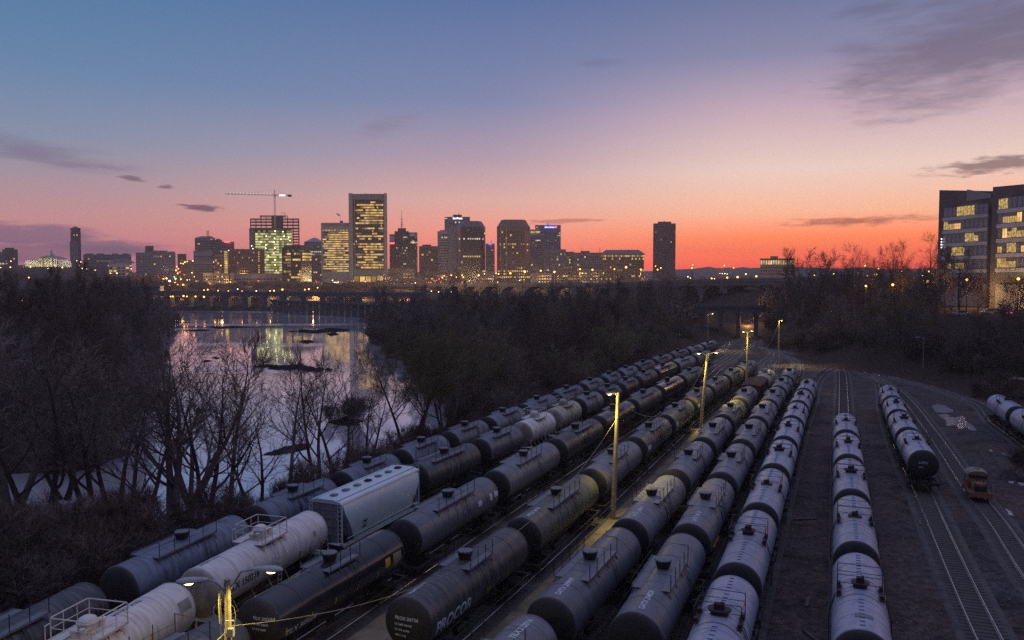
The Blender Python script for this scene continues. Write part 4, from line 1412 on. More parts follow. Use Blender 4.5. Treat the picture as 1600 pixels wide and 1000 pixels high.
def facade_rows(root, p, q_, z0, fh, nf, nb, mats, litfn, wfrac=.8, hfrac=.55, proud=.12, name='window_glazing', inset=(.0, .0)):
    """one object per storey: a row of framed bays standing just proud of the wall, each bay dark glass or a lit room"""
    d = q_ - p; Lw = d.length; d.normalize()
    nrm = Vector((d.y, -d.x))                   # towards the camera when p is left of q
    u0 = inset[0] * Lw; u1 = Lw * (1 - inset[1]); bw = (u1 - u0) / nb
    wm = next((c.data.materials[0] for c in root.children if c.type == 'MESH'), M['w_grey'])
    allm = list(mats) + [wm]; wi = len(mats)
    for f in range(nf):
        mb = MB(); za = z0 + f * fh + fh * (1 - hfrac) * .5; zb = za + fh * hfrac
        us = []; mi = []
        for j in range(nb):
            a = u0 + bw * (j + (1 - wfrac) / 2); b = a + bw * wfrac
            if j and wfrac < .999: mi.append(wi); us.append(a)
            elif not j: us.append(a)
            us.append(b); mi.append(litfn(f, j))
        vs = []; fs = []; ms = []
        for u in us:
            A = p + d * u; B = A + nrm * proud
            vs += [(B.x, B.y, za), (B.x, B.y, zb), (A.x, A.y, zb), (A.x, A.y, za)]
        for k in range(len(us) - 1):
            o = 4 * k
            fs += [(o, o + 4, o + 5, o + 1), (o + 1, o + 5, o + 6, o + 2), (o, o + 3, o + 7, o + 4)]; ms += [mi[k], wi, wi]
        e = 4 * (len(us) - 1)
        fs += [(0, 1, 2, 3), (e, e + 3, e + 2, e + 1)]; ms += [wi, wi]
        mb.v = vs; mb.f = fs; mb.m = ms
        mb.build(name, allm, root)

def runs(seed, p_row, p_run, kinds, nb, base=0.0):
    """lit pattern: some storeys mostly lit in runs, others with a few scattered rooms"""
    rnd = random.Random(seed); rows = {}
    def fn(f, j):
        if f not in rows:
            r = []
            on = rnd.random() < p_row
            cur = 0
            for k in range(nb):
                if on:
                    if rnd.random() < .28: cur = rnd.choice(kinds) if rnd.random() < p_run else 0
                    r.append(cur)
                else:
                    r.append(rnd.choice(kinds) if rnd.random() < base else 0)
            rows[f] = r
        return rows[f][j]
    return fn

BLD = []
def block(name, label, front, ytop, mat, depth=30, zbase=None, top=None, cat='building', group=None):
    """a building body: front corner points given by pixel column and distance, extruded away from the viewer"""
    pts = [wxy(x, D) for x, D in front]
    D0 = sum(D for _, D in front) / len(front); px0 = sum(x for x, _ in front) / len(front)
    ztop = at_y(px0, ytop, D0).z
    mid = sum(pts, Vector((0, 0))) / len(pts)
    zb = min(height(p.x, p.y) for p in pts) - 2.0 if zbase is None else zbase
    root = thing(name, label, cat, (mid.x, mid.y, zb), 0, group)
    away_ = mid.normalized()
    back = [p + away_ * depth for p in reversed([pts[0], pts[-1]])]
    poly = [p - mid for p in pts] + [b - mid for b in back]
    mb = MB(); mb.prism([(p.x, p.y) for p in poly], 0, ztop - zb)
    mb.build('wall', mat, root)
    root['_z'] = zb; root['_h'] = ztop - zb
    return root, [p - mid for p in pts], ztop - zb, zb, mid

def local_z(py, D, zb): return at_y(800, py, D).z - zb
def add_box(root, mid, zb, x0, x1, y0, y1, D, mat, depth=12, name='penthouse', push=3.0):
    """a smaller box on or before a building, by pixel columns / rows at a distance"""
    a, b = wxy(x0, D) - mid, wxy(x1, D) - mid
    aw = mid.normalized()
    a = a + aw * push; b = b + aw * push
    za, zc = local_z(y1, D, zb), local_z(y0, D, zb)
    poly = [a, b, b + aw * depth, a + aw * depth]
    mb = MB(); mb.prism([(p.x, p.y) for p in poly], za, zc)
    return mb.build(name, mat, root)
def add_mast(root, mid, zb, x, y0, y1, D, rad=.35, name='mast', mat=None, push=8):
    a = wxy(x, D) - mid + mid.normalized() * push
    mb = MB(); zt, zl = local_z(y0, D, zb), local_z(y1, D, zb)
    mb.tube([(a.x, a.y, zl), (a.x, a.y, zl + (zt - zl) * .4), (a.x, a.y, zt)], [rad, rad * .7, rad * .35], 5)
    for k in range(3): mb.box((a.x, a.y, zl + (zt - zl) * (.2 + .15 * k)), (rad * 6, rad * 2, rad))
    return mb.build(name, mat or M['steel_dark'], root)
def add_lights(root, mid, zb, pts, D, mat, r=.6, name='light', push=-.6):
    for x, y in pts:
        a = wxy(x, D) - mid + mid.normalized() * push
        mb = MB(); mb.lathe([(r * .3, -r), (r, -r * .4), (r, r * .4), (r * .3, r)], 8, 0, (a.x, a.y, local_z(y, D, zb)))
        mb.build(name, mat, root)

def simple(name, label, x0, x1, ytop, D, mat, fh=4.0, nb=8, mats=('l_warm', 'l_pale', 'l_dim'), p_row=.25, p_run=.5, base=.06, depth=30, skew=0, seed=0,
           hfrac=.5, wfrac=.7, ztrim=1.5, ybase=None, parts=()):
    f = [(x0, D + max(skew, 0)), (x1, D + max(-skew, 0))]
    root, pts, h, zb, mid = block(name, label, f, ytop, mat, depth)
    z0 = 2.5 if ybase is None else max(2.0, local_z(ybase, D, zb))
    nf = max(1, int((h - ztrim - z0) / fh))
    facade_rows(root, pts[0], pts[1], z0, fh, nf, nb, WSET(*mats), runs(seed, p_row, p_run, list(range(1, len(mats) + 1)), nb, base), wfrac, hfrac)
    mb = MB(); d = (pts[1] - pts[0]); n = Vector((d.y, -d.x)).normalized() * .35
    a, b = pts[0] + n, pts[1] + n
    mb.prism([(a.x, a.y), (b.x, b.y), (pts[1].x, pts[1].y), (pts[0].x, pts[0].y)], h - .9, h + .35); mb.build('parapet', mat, root)
    return root, pts, h, zb, mid

# --- west side
r_ = simple('apartment_block', 'low pale block at the very end of the skyline beyond the wood', -30, 8, 394, 1250, M['w_tan'], nb=8, seed=1, base=.1)
r_ = simple('apartment_block', 'brown brick block beside the low pale one beyond the wood', 5, 29, 390, 1300, M['w_brown'], nb=6, seed=2, base=.15)
add_box(r_[0], r_[4], r_[3], 9, 24, 387, 391, 1300, M['w_brown'])
def capitol():
    D = 1150; zb = None
    root, pts, h, zb, mid = block('portico_hall', 'white columned hall with pediment and small cupola, floodlit at its base', [(61, D), (90, D)], 404, M['w_white'], 40)
    for x0, x1 in ((40, 60.5), (90.5, 112)): 
        add_box(root, mid, zb, x0, x1, 407, 424, D, M['w_white'], 30, 'wing', 4)
    a, b = pts; n = Vector(((b - a).y, -(b - a).x)).normalized()
    mb = MB(); zt = h; zr = local_z(399.5, D, zb); c_ = (a + b) / 2
    p0, p1 = a + n * 4, b + n * 4
    for off in (0, 1):
        pass
    vs = [(p0.x, p0.y, zt), (p1.x, p1.y, zt), ((c_ + n * 4).x, (c_ + n * 4).y, zr), (a.x - n.x * 30, a.y - n.y * 30, zt), (b.x - n.x * 30, b.y - n.y * 30, zt), ((c_ - n * 30).x, (c_ - n * 30).y, zr)]
    mb.add(vs, [(0, 1, 2), (3, 5, 4), (0, 2, 5, 3), (1, 4, 5, 2), (0, 3, 4, 1)]); mb.build('pediment_roof', M['w_grey'], root)
    for k in range(6):
        c0 = a.lerp(b, (k + .5) / 6) + n * 3
        mb = MB(); mb.lathe([(1.0, 0), (1.0, .6), (.75, .8), (.65, h - 1), (.95, h - .6), (.95, h)], 10, 0, (c0.x, c0.y, 0)); mb.build('column', M['w_white'], root)
    c0 = c_ - n * 12
    mb = MB(); z = zr - 2
    mb.lathe([(3.4, z), (3.4, z + 3.5), (2.4, z + 3.6), (2.4, z + 7), (2.8, z + 7.2), (1.6, z + 9.5), (.3, z + 11), (.15, z + 15)], 12, 0, (c0.x, c0.y, 0)); mb.build('cupola', M['w_white'], root)
    facade_rows(root, a + (b - a) * 0 + n * .2, b + n * .2, 1.5, 5, 3, 5, WSET('l_yel', 'l_dim'), lambda f, j: 1 if f == 0 else 2, .4, .6)
    for x in (38, 49, 75, 98, 108):
        add_lights(root, mid, zb, [(x, 418)], D, M['e_yel'], .55, 'flood_lamp', -7)
        l = bpy.data.lights.new('flood_light', 'POINT'); l.energy = 9000; l.color = (1, .85, .4); l.shadow_soft_size = 1; l.volume_factor = 0
        lo = bpy.data.objects.new('flood_light', l); COL.objects.link(lo); p = wxy(x, D - 9); lo.location = (p.x, p.y, at_y(800, 418, D).z + 1)
capitol()
r_ = simple('slim_tower', 'dark slim tower standing alone above the wooded bank, red lights on its top', 112, 128, 356, 1350, M['w_brown'], fh=3.4, nb=7, seed=3, p_row=.05, base=.03, mats=('l_pale', 'l_warm', 'l_dim'), depth=22)
add_box(r_[0], r_[4], r_[3], 110.5, 124, 377, 430, 1350, M['w_grey'], 22, 'lower_wing', -2)
add_box(r_[0], r_[4], r_[3], 117, 123, 354, 357, 1350, M['w_dark'], 8)
add_lights(r_[0], r_[4], r_[3], [(113, 355.4), (127, 355.4)], 1350, M['e_red'], .5, 'warning_light', 1)
r_ = simple('long_block', 'long grey low block with a stepped roof behind the bank trees', 131, 206, 398, 1400, M['w_grey'], nb=22, seed=4, base=.03, depth=25)
for x0, x1 in ((134, 147), (152, 164), (176, 186), (192, 203)): add_box(r_[0], r_[4], r_[3], x0, x1, 396, 399, 1400, M['w_roof'], 10)
r_ = simple('gabled_house', 'pale gabled house with a dark roof among the bank trees', 170, 203, 411, 1050, M['w_white'], nb=5, seed=5, base=.12, depth=16)
a, b = r_[1]; n = Vector(((b - a).y, -(b - a).x)).normalized(); h = r_[2]
mb = MB(); c1, c2 = a.lerp(b, .18), a.lerp(b, .82)
mb.add([(a.x + n.x, a.y + n.y, h), (b.x + n.x, b.y + n.y, h), (b.x - n.x * 17, b.y - n.y * 17, h), (a.x - n.x * 17, a.y - n.y * 17, h), (c1.x - n.x * 8, c1.y - n.y * 8, h + 6), (c2.x - n.x * 8, c2.y - n.y * 8, h + 6)],
       [(0, 1, 5, 4), (1, 2, 5), (2, 3, 4, 5), (3, 0, 4), (0, 3, 2, 1)]); mb.build('roof', M['w_roof'], r_[0])
r_ = simple('stepped_block', 'grey stepped office block on the rise beside the curving road', 213, 275, 395, 1300, M['w_conc'], fh=4.2, nb=18, seed=6, p_row=.3, p_run=.5, base=.05, mats=('l_pale', 'l_warm', 'l_dim'))
add_box(r_[0], r_[4], r_[3], 227, 263, 391.5, 396, 1300, M['w_grey'], 20); add_box(r_[0], r_[4], r_[3], 228, 241, 384, 392, 1300, M['w_dark'], 12); add_box(r_[0], r_[4], r_[3], 264, 274, 393, 396, 1300, M['w_dark'], 12)
r_ = simple('small_block', 'small dark block at the top of the curving road', 278, 292, 397, 1350, M['w_dark'], nb=5, seed=7, base=.05)
# --- old towers behind the brick block
r_ = simple('mast_tower', 'dark stone tower with sloped roof and lattice mast', 305.5, 330, 372, 1350, M['w_grey'], nb=6, seed=8, p_row=0, base=.01)
a, b = r_[1]; n = Vector(((b - a).y, -(b - a).x)).normalized(); h = r_[2]; c1, c2 = a.lerp(b, .2), a.lerp(b, .85)
mb = MB(); mb.add([(a.x, a.y, h), (b.x, b.y, h), (b.x - n.x * 28, b.y - n.y * 28, h), (a.x - n.x * 28, a.y - n.y * 28, h), (c1.x - n.x * 14, c1.y - n.y * 14, h + 4), (c2.x - n.x * 14, c2.y - n.y * 14, h + 4)],
       [(0, 1, 5, 4), (1, 2, 5), (2, 3, 4, 5), (3, 0, 4)]); mb.build('roof', M['w_roof'], r_[0])
def lattice(root, mid, zb, x0, x1, y0, y1, D, push=8):
    mb = MB(); a, b = wxy(x0, D) - mid, wxy(x1, D) - mid; aw = mid.normalized(); w = (b - a).length
    za, zc = local_z(y1, D, zb), local_z(y0, D, zb)
    cs = [a + aw * push, b + aw * push, b + aw * (push + w), a + aw * (push + w)]
    for c in cs: mb.tube([(c.x, c.y, za), (c.x, c.y, zc)], .22, 4)
    k = 5
    for i in range(k + 1):
        z = za + (zc - za) * i / k
        for j in range(4):
            c, e = cs[j], cs[(j + 1) % 4]; mb.tube([(c.x, c.y, z), (e.x, e.y, z)], .16, 4)
            if i < k: mb.tube([(c.x, c.y, z), (e.x, e.y, z + (zc - za) / k)], .12, 4)
    mb.build('lattice_mast', M['steel_dark'], root)
lattice(r_[0], r_[4], r_[3], 324.5, 328, 360, 371, 1350)
r_ = simple('stone_tower', 'grey tower with an uneven top beside the lattice mast', 330, 348, 375, 1380, M['w_grey'], nb=6, seed=9, p_row=0, base=.015)
for x0, x1 in ((333, 337), (339, 345)): add_box(r_[0], r_[4], r_[3], x0, x1, 373, 376, 1380, M['w_dark'], 8)
r_ = simple('red_sign_tower', 'dark tower carrying a small glowing red sign', 347, 367, 378, 1400, M['w_grey'], nb=6, seed=10, p_row=0, base=.02)
mb = MB(); p = wxy(356, 1396) - r_[4]; mb.box((p.x, p.y, local_z(378.2, 1400, r_[3])), (8.5, 1, 2.0)); mb.build('sign', M['e_red'], r_[0])
r_ = simple('parking_garage', 'long low concrete parking garage with open decks beside the curving road', 290, 350, 407, 1120, M['w_conc'], fh=3.3, nb=12, seed=12, p_row=.15, base=.03, hfrac=.42, wfrac=.94, mats=('l_dim', 'l_warm', 'l_dim'))
r_ = simple('concrete_block', 'pale windowless block standing behind the parking garage', 303, 333, 392, 1200, M['w_conc'], fh=5, nb=6, seed=13, base=.02, p_row=.1)
add_box(r_[0], r_[4], r_[3], 309, 322, 388.5, 393, 1200, M['w_dark'], 12)
r_ = simple('riverside_block', 'low grey riverside block with a few pale lit rooms below the brick tower', 318, 366, 427, 980, M['w_grey'], fh=3.4, nb=14, seed=14, p_row=.4, base=.2, mats=('l_pale', 'l_dim', 'l_dim'))
r_ = simple('riverside_block', 'low concrete riverside block between the brick tower and the yellow-lit one', 366, 441, 428, 990, M['w_conc'], fh=3.6, nb=20, seed=15, p_row=.1, base=.03, mats=('l_dim', 'l_warm', 'l_dim'))
# brick slab with lit stair
r_ = simple('brick_slab', 'wide dark brick slab with a bright lit stair strip along its edge', 358, 414, 389.5, 1060, M['w_brown'], fh=3.5, nb=22, seed=16, p_row=0, base=.05, mats=('l_pale', 'l_warm', 'l_dim'), hfrac=.4, wfrac=.5)
add_box(r_[0], r_[4], r_[3], 350.5, 358, 391, 432, 1062, M['w_conc'], 20, 'stair_tower', 0)
facade_rows(r_[0], wxy(351.2, 1061) - r_[4], wxy(356, 1061) - r_[4], local_z(427, 1060, r_[3]), 2.95, 10, 1, WSET('l_yel'), lambda f, j: 1, .95, .72, .25)
facade_rows(r_[0], wxy(404, 1059) - r_[4], wxy(406, 1059) - r_[4], local_z(427, 1060, r_[3]), 2.95, 10, 1, WSET('l_warm'), lambda f, j: 1 if f != 4 else 0, .8, .5, .25)
r_ = simple('lit_annex', 'small orange-lit annex beside the stair strip of the brick slab', 336, 350, 398, 1090, M['w_tan'], nb=4, fh=4, seed=17, p_row=.6, p_run=.8, base=.2, mats=('l_warm', 'l_yel', 'l_dim'))

# --- tower under construction: finished glass front, bare steel frame above and to one side
def site_tower():
    D = 1120
    root, pts, h, zb, mid = block('unfinished_tower', 'tower under construction with bare steel frame on top and greenish lit floors', [(400, D), (457, D)], 356, M['w_dark'], 34)
    fh = 3.6
    z0 = local_z(432, D, zb); nf = int((h - z0) / fh)
    rnd = random.Random(4)
    def lit(f, j):
        t = f / nf
        if t > .93: return 2 if rnd.random() < .6 else 0
        if j in (0,) and t < .6: return 2
        return 1 if rnd.random() < (.75 if t > .45 else .6) else 2
    facade_rows(root, pts[0], pts[1], z0, fh, nf, 14, WSET('l_grn', 'l_grn2'), lit, .96, .74)
    add_box(root, mid, zb, 390.5, 400, 357, 432, D + 3, M['w_grey'], 26, 'side_bay', 1)
    add_lights(root, mid, zb, [(431, 361), (443, 362), (417, 369), (452, 371), (430, 372), (409, 378), (429, 378), (440, 374), (454, 376), (416, 388), (430, 388), (428, 396), (430, 406), (416, 383), (445, 369), (394, 384), (396, 389), (430, 414), (432, 423), (420, 400)], D - 1, M['e_grn'], .62, 'work_light', -.7)
    # steel frame
    mb = MB()
    cols = [392.5, 401, 409, 417, 426, 434, 443, 451, 459.5, 468.5]
    ys = [356.5, 351, 346, 341.5]
    def X(px, dd): 
        p = wxy(px, D) - mid + mid.normalized() * dd; return p
    for dd in (2, 16, 30):
        for c in cols:
            ytop = 336.5 if 409 <= c <= 452 else 341.5
            ybot = 432 if c > 458 else 357
            a = X(c, dd); mb.tube([(a.x, a.y, local_z(ybot, D, zb)), (a.x, a.y, local_z(ytop, D, zb))], .38, 4)
        for y in [341.5, 346, 351, 356]:
            a, b = X(392.5, dd), X(468.5, dd); z = local_z(y, D, zb); mb.tube([(a.x, a.y, z), (b.x, b.y, z)], .42, 4)
        a, b = X(407, dd), X(449, dd); z = local_z(336.8, D, zb); mb.tube([(a.x, a.y, z), (b.x, b.y, z)], .4, 4)
        k = 0
        y = 360.5
        while y < 418:
            a, b = X(458, dd), X(468.5, dd); z = local_z(y, D, zb); mb.tube([(a.x, a.y, z), (b.x, b.y, z)], .34, 4); y += 4.3
    for c in cols:
        for y in [336.8, 341.5, 346, 351]:
            if y < 340 and not 409 <= c <= 452: continue
            a, b = X(c, 2), X(c, 30); z = local_z(y, D, zb); mb.tube([(a.x, a.y, z), (b.x, b.y, z)], .3, 4)
    mb.build('steel_frame', M['rust'], root)
    add_box(root, mid, zb, 426, 444, 336, 357, D, M['w_dark'], 14, 'lift_core', 8)
    mb = MB(); a, b, c_ = X(442, 4), X(447, 4), X(447, 4); z = local_z(332.5, D, zb)
    mb.tube([(a.x, a.y, z), (b.x, b.y, z), (c_.x, c_.y, local_z(341, D, zb))], .35, 4); mb.tube([(a.x, a.y, z), (a.x, a.y, z - 2)], .25, 4)
    mb.build('derrick', M['rust'], root)
site_tower()
def crane():
    D = 1105; base = wxy(431, D)
    zb = at_y(800, 357, D).z
    root = thing('tower_crane', 'tower crane above the unfinished tower, small lights along its jib', 'crane', (base.x, base.y, zb))
    z = lambda y: at_y(800, y, D).z - zb
    mb = MB(); w = 1.1
    def lat(mb, P, Q, w, n, axis):
        P, Q = Vector(P), Vector(Q)
        offs = [(-1, -1), (1, -1), (1, 1), (-1, 1)]
        def o(i): 
            u, v = offs[i]
            return Vector((u * w / 2, v * w / 2, 0)) if axis == 'z' else Vector((0, u * w / 2, v * w / 2))
        for i in range(4): mb.tube([P + o(i), Q + o(i)], .13, 4)
        for k in range(n):
            a, b = P.lerp(Q, k / n), P.lerp(Q, (k + 1) / n)
            for i in range(4):
                mb.tube([a + o(i), b + o((i + 1) % 4)], .08, 4); mb.tube([a + o(i), a + o((i + 1) % 4)], .08, 4)
    lat(mb, (0, 0, z(357)), (0, 0, z(304)), 1.8, 18, 'z'); mb.build('mast', M['w_white'], root)
    mb = MB(); lat(mb, (0, 0, z(304)), (0, 0, z(296.5)), 1.0, 3, 'z'); mb.build('apex', M['w_white'], root)
    X = lambda px: wxy(px, D).x - base.x
    mb = MB(); lat(mb, (0, 0, z(304.8)), (X(354.5), 0, z(302.6)), 1.3, 36, 'x')
    mb.tube([(0, 0, z(296.7)), (X(385), 0, z(302.6))], .08, 4)
    jb = mb.build('jib', M['w_white'], root)
    for k in range(14):
        px = 357 + k * 5.2
        ml = MB(); ml.lathe([(.1, -.35), (.38, -.2), (.38, .2), (.1, .35)], 6, 0, (X(px), 0, z(302.6 + (px - 354) * .029) + 1.1)); ml.build('lamp', M['e_sign'], jb)
    mb = MB(); lat(mb, (0, 0, z(304.8)), (X(457), 0, z(305.5)), 1.3, 12, 'x'); mb.tube([(0, 0, z(296.7)), (X(454), 0, z(304.8))], .08, 4)
    cj = mb.build('counter_jib', M['w_white'], root)
    mb = MB(); mb.box((X(443), 0, z(305) - .2), (8, 1.6, 1.7)); mb.build('banner', M['e_sign'], cj)
    mb = MB(); mb.box((X(454.5), 0, z(305.8)), (4.6, 2.2, 2.8)); mb.build('counterweight', M['e_red'] if False else M['rust'], cj)
    mb = MB(); mb.box((1.5, -1.2, z(306)), (2.0, 2.0, 2.4)); mb.build('cab', M['w_white'], root)
crane()
# --- yellow-lit curved block
D = 960
root, pts, h, zb, mid = block('curved_office', 'low curved office block glowing yellow on every floor', [(441, D + 6), (455, D), (470, D), (487, D + 7)], 386, M['w_glass'], 26)
rnd = random.Random(3)
for i in range(3):
    nb = (5, 6, 6)[i]
    fn = runs(50 + i, .93, .9, [1, 1, 1, 2, 3], nb, .4)
    fn2 = lambda f, j, fn=fn: (fn(f, j) if f < 11 else (rnd.choice([0, 0, 0, 4]) if f < 14 else 0))
    facade_rows(root, pts[i], pts[i + 1], 1.5, 3.55, int((h - 3) / 3.55), nb, WSET('l_yel', 'l_warm', 'l_dim', 'l_blue'), fn2, .92, .60)
mb = MB(); mb.prism([(p.x * .9, p.y * .9 + 2) for p in pts] + [(pts[-1].x * .9, pts[-1].y + 18), (pts[0].x * .9, pts[0].y + 18)], h, h + 2.4); mb.build('roof_deck', M['w_dark'], root)
r_ = simple('gabled_tower', 'grey gabled tower half hidden behind the yellow-lit curved block', 476, 503, 378, 1250, M['w_grey'], nb=8, seed=20, p_row=.1, base=.05)
a, b = r_[1]; n = Vector(((b - a).y, -(b - a).x)).normalized(); h = r_[2]; c1, c2 = a.lerp(b, .42), a.lerp(b, .62)
mb = MB(); mb.add([(a.x, a.y, h), (b.x, b.y, h), (b.x - n.x * 28, b.y - n.y * 28, h), (a.x - n.x * 28, a.y - n.y * 28, h), (c1.x - n.x * 9, c1.y - n.y * 9, h + 7), (c2.x - n.x * 9, c2.y - n.y * 9, h + 7)],
       [(0, 1, 5, 4), (1, 2, 5), (2, 3, 4, 5), (3, 0, 4)]); mb.build('roof', M['w_conc'], r_[0])
# --- tower with full bands of light
D = 1085
root, pts, h, zb, mid = block('banded_tower', 'broad office tower with every floor lit in yellow bands', [(502.5, D), (546, D)], 348, M['w_conc'], 34)
z0 = local_z(425, D, zb); zt = local_z(358, D, zb)
fn = runs(61, 1.0, .93, [1, 1, 1, 2, 3], 26, 1)
facade_rows(root, pts[0], pts[1], z0, (zt - z0) / 19, 19, 26, WSET('l_yel', 'l_warm', 'l_dim'), lambda f, j: fn(f, j) if f not in (18,) else (3 if j % 3 else 1), 1.0, .50, inset=(.06, .02))
add_box(root, mid, zb, 503.2, 546, 350, 353, D, M['w_grey'], 20, 'roof_band', -.2)
add_mast(root, mid, zb, 533, 333, 349, D, .22, 'flag_pole')
mb = MB(); p = wxy(531.5, D) - mid + mid.normalized() * 8; zf = local_z(334.5, D, zb)
vs = [];
for k in range(7):
    for dz in (0, -2.6): vs.append((p.x + .5 - k * .75, p.y + .4 * math.sin(k * 1.1), zf + dz + k * .38))
mb.add(vs, [(2 * k, 2 * k + 1, 2 * k + 3, 2 * k + 2) for k in range(6)]); mb.build('flag', M['w_white'], root)
add_box(root, mid, zb, 532, 537, 344.8, 348, D, M['w_dark'], 5, 'roof_unit')
# --- tallest tower
D = 1080
root, pts, h, zb, mid = block('tall_tower', 'tallest tower of the skyline, pale pillars framing dark floors with scattered lit offices', [(548.5, D), (603, D)], 303.5, M['w_glass'], 40)
for x0, x1 in ((546, 552.2), (600.4, 605.6)):
    add_box(root, mid, zb, x0, x1, 302.2, 442, D, M['w_conc'], 42, 'corner_pillar', -2.5)
add_box(root, mid, zb, 552.6, 598.8, 303, 312, D, M['w_grey'], 40, 'crown_band', -1.2)
for x in (554.6,):
    add_box(root, mid, zb, x, x + 1.0, 312.2, 432, D, M['w_conc'], 3, 'mullion_pillar', -1.6)
add_box(root, mid, zb, 552.6, 598.8, 421, 431, D, M['w_grey'], 3, 'transfer_band', -1.0)
z0 = local_z(420, D, zb); zt = local_z(314, D, zb); nf = 26
fa = runs(71, .86, .8, [1, 1, 2, 2, 3], 22, .13)
facade_rows(root, wxy(556.5, D) - mid, wxy(599.6, D) - mid, z0, (zt - z0) / nf, nf, 22, WSET('l_warm', 'l_yel', 'l_dim'), lambda f, j: fa(f, j) if f < 25 else (1 if 11 < j < 16 else 0), .86, .62)
facade_rows(root, wxy(553, D) - mid, wxy(555.4, D) - mid, z0, (zt - z0) / nf, nf, 1, WSET('l_dim', 'l_warm'), runs(72, .4, .5, [1, 2], 1, .2), .8, .55)
for k in range(5):                     # lit loggia between the legs
    a, b = wxy(553.5 + k * 9, D - 1) - mid, wxy(553.5 + k * 9 + 7.6, D - 1) - mid
    facade_rows(root, a, b, local_z(441, D, zb), local_z(431.5, D, zb) - local_z(441, D, zb), 1, 1, WSET('l_warm', 'l_dim'), (lambda f, j, k=k: 1 if k in (1, 2, 4) else 2), .96, .9, .2, 'loggia')
rnd = random.Random(8)
for k in range(9):
    x = 572 + 3.6 * k
    add_box(root, mid, zb, x, x + rnd.uniform(1, 2.4), 303.4 - rnd.uniform(.6, 3.4), 303.8, D, M['w_dark'], 4, 'roof_unit', 14)
# --- mast and red sign block
D = 1200
root, pts, h, zb, mid = block('mast_block', 'dark glass block with penthouse mast, a red sign and a pale lit sign box', [(617, D), (652.6, D)], 363, M['w_glass'], 32)
facade_rows(root, pts[0], pts[1], 3, 4.0, int((h - 5) / 4.0), 16, WSET('l_pale', 'l_blue', 'l_dim'), runs(81, .12, .4, [1, 2, 3], 16, .1), .6, .45)
add_box(root, mid, zb, 609, 617, 366, 430, D, M['w_dark'], 28, 'side_bay', 2)
facade_rows(root, wxy(609.4, D + 1) - mid, wxy(616.6, D + 1) - mid, 4, 4, int(h * .8 / 4), 4, WSET('l_pale', 'l_dim'), runs(82, .1, .4, [1, 2], 4, .06), .6, .45, .3)
add_box(root, mid, zb, 622, 635, 356.2, 363.2, D, M['w_dark'], 12); add_box(root, mid, zb, 617, 639, 361.2, 363.4, D, M['w_dark'], 20, 'roof_step', 1)
add_mast(root, mid, zb, 628.3, 327, 356.5, D, .6)
mb = MB(); p = wxy(628.3, D) - mid + mid.normalized() * 8
for k in range(4): mb.tube([(p.x - 2.6 + .5 * k, p.y, local_z(353 - k * 2.2, D, zb)), (p.x + 2.6 - .5 * k, p.y, local_z(353 - k * 2.2, D, zb) + .6)], .25, 4)
mb.build('antenna', M['steel_dark'], root)
mb = MB(); p = wxy(613, D - 1) - mid; mb.box((p.x, p.y, local_z(380, D, zb)), (7, .6, 2.2)); mb.build('red_sign', M['e_red'], root)
mb = MB(); p = wxy(613, D - 1) - mid; mb.box((p.x, p.y, local_z(373, D, zb)), (7.4, .6, 8.0)); mb.build('pale_panel', M['w_white'], root)
mb = MB(); p = wxy(646.3, D - 1) - mid; mb.box((p.x, p.y, local_z(366.3, D, zb)), (11.6, .6, 5)); mb.build('lit_sign', M['l_blue'], root)
mb = MB(); mb.lathe([(2.2, 0), (2.4, .3), (2.2, .6)], 16, 0, (0, 0, 0)); o = mb.build('clock', M['l_pale'], root); o.location = (p.x - .5, p.y, local_z(378, D, zb)); o.rotation_euler = (R(90), 0, 0)
r_ = simple('podium', 'low tan lit podium block at the foot of the mast block', 606, 648, 420, 1120, M['w_tan'], fh=4.5, nb=9, seed=23, p_row=.5, base=.1, mats=('l_warm', 'l_dim', 'l_dim'), depth=18)
r_ = simple('brown_block', 'plain brown block between the mast block and the striped tower', 655, 684, 385, 1180, M['w_brown'], fh=3.8, nb=8, seed=24, p_row=.06, base=.04, mats=('l_pale', 'l_warm', 'l_dim'), hfrac=.6)
add_box(r_[0], r_[4], r_[3], 660, 674, 382, 386, 1180, M['w_brown'], 12)
# --- striped pale tower
D = 1120
root, pts, h, zb, mid = block('striped_tower', 'pale tower with dark horizontal window stripes and a chamfered top', [(684, D + 8), (690, D), (711, D)], 361, M['w_conc'], 28)
for i, nb in ((0, 2), (1, 9)):
    facade_rows(root, pts[i], pts[i + 1], 4, 3.7, int((h - 5) / 3.7), nb, WSET('l_dim', 'l_pale'), runs(91 + i, .1, .3, [1, 2], nb, .03), 1.0, .42)
add_box(root, mid, zb, 688, 708, 359.2, 361.2, D, M['w_conc'], 18)
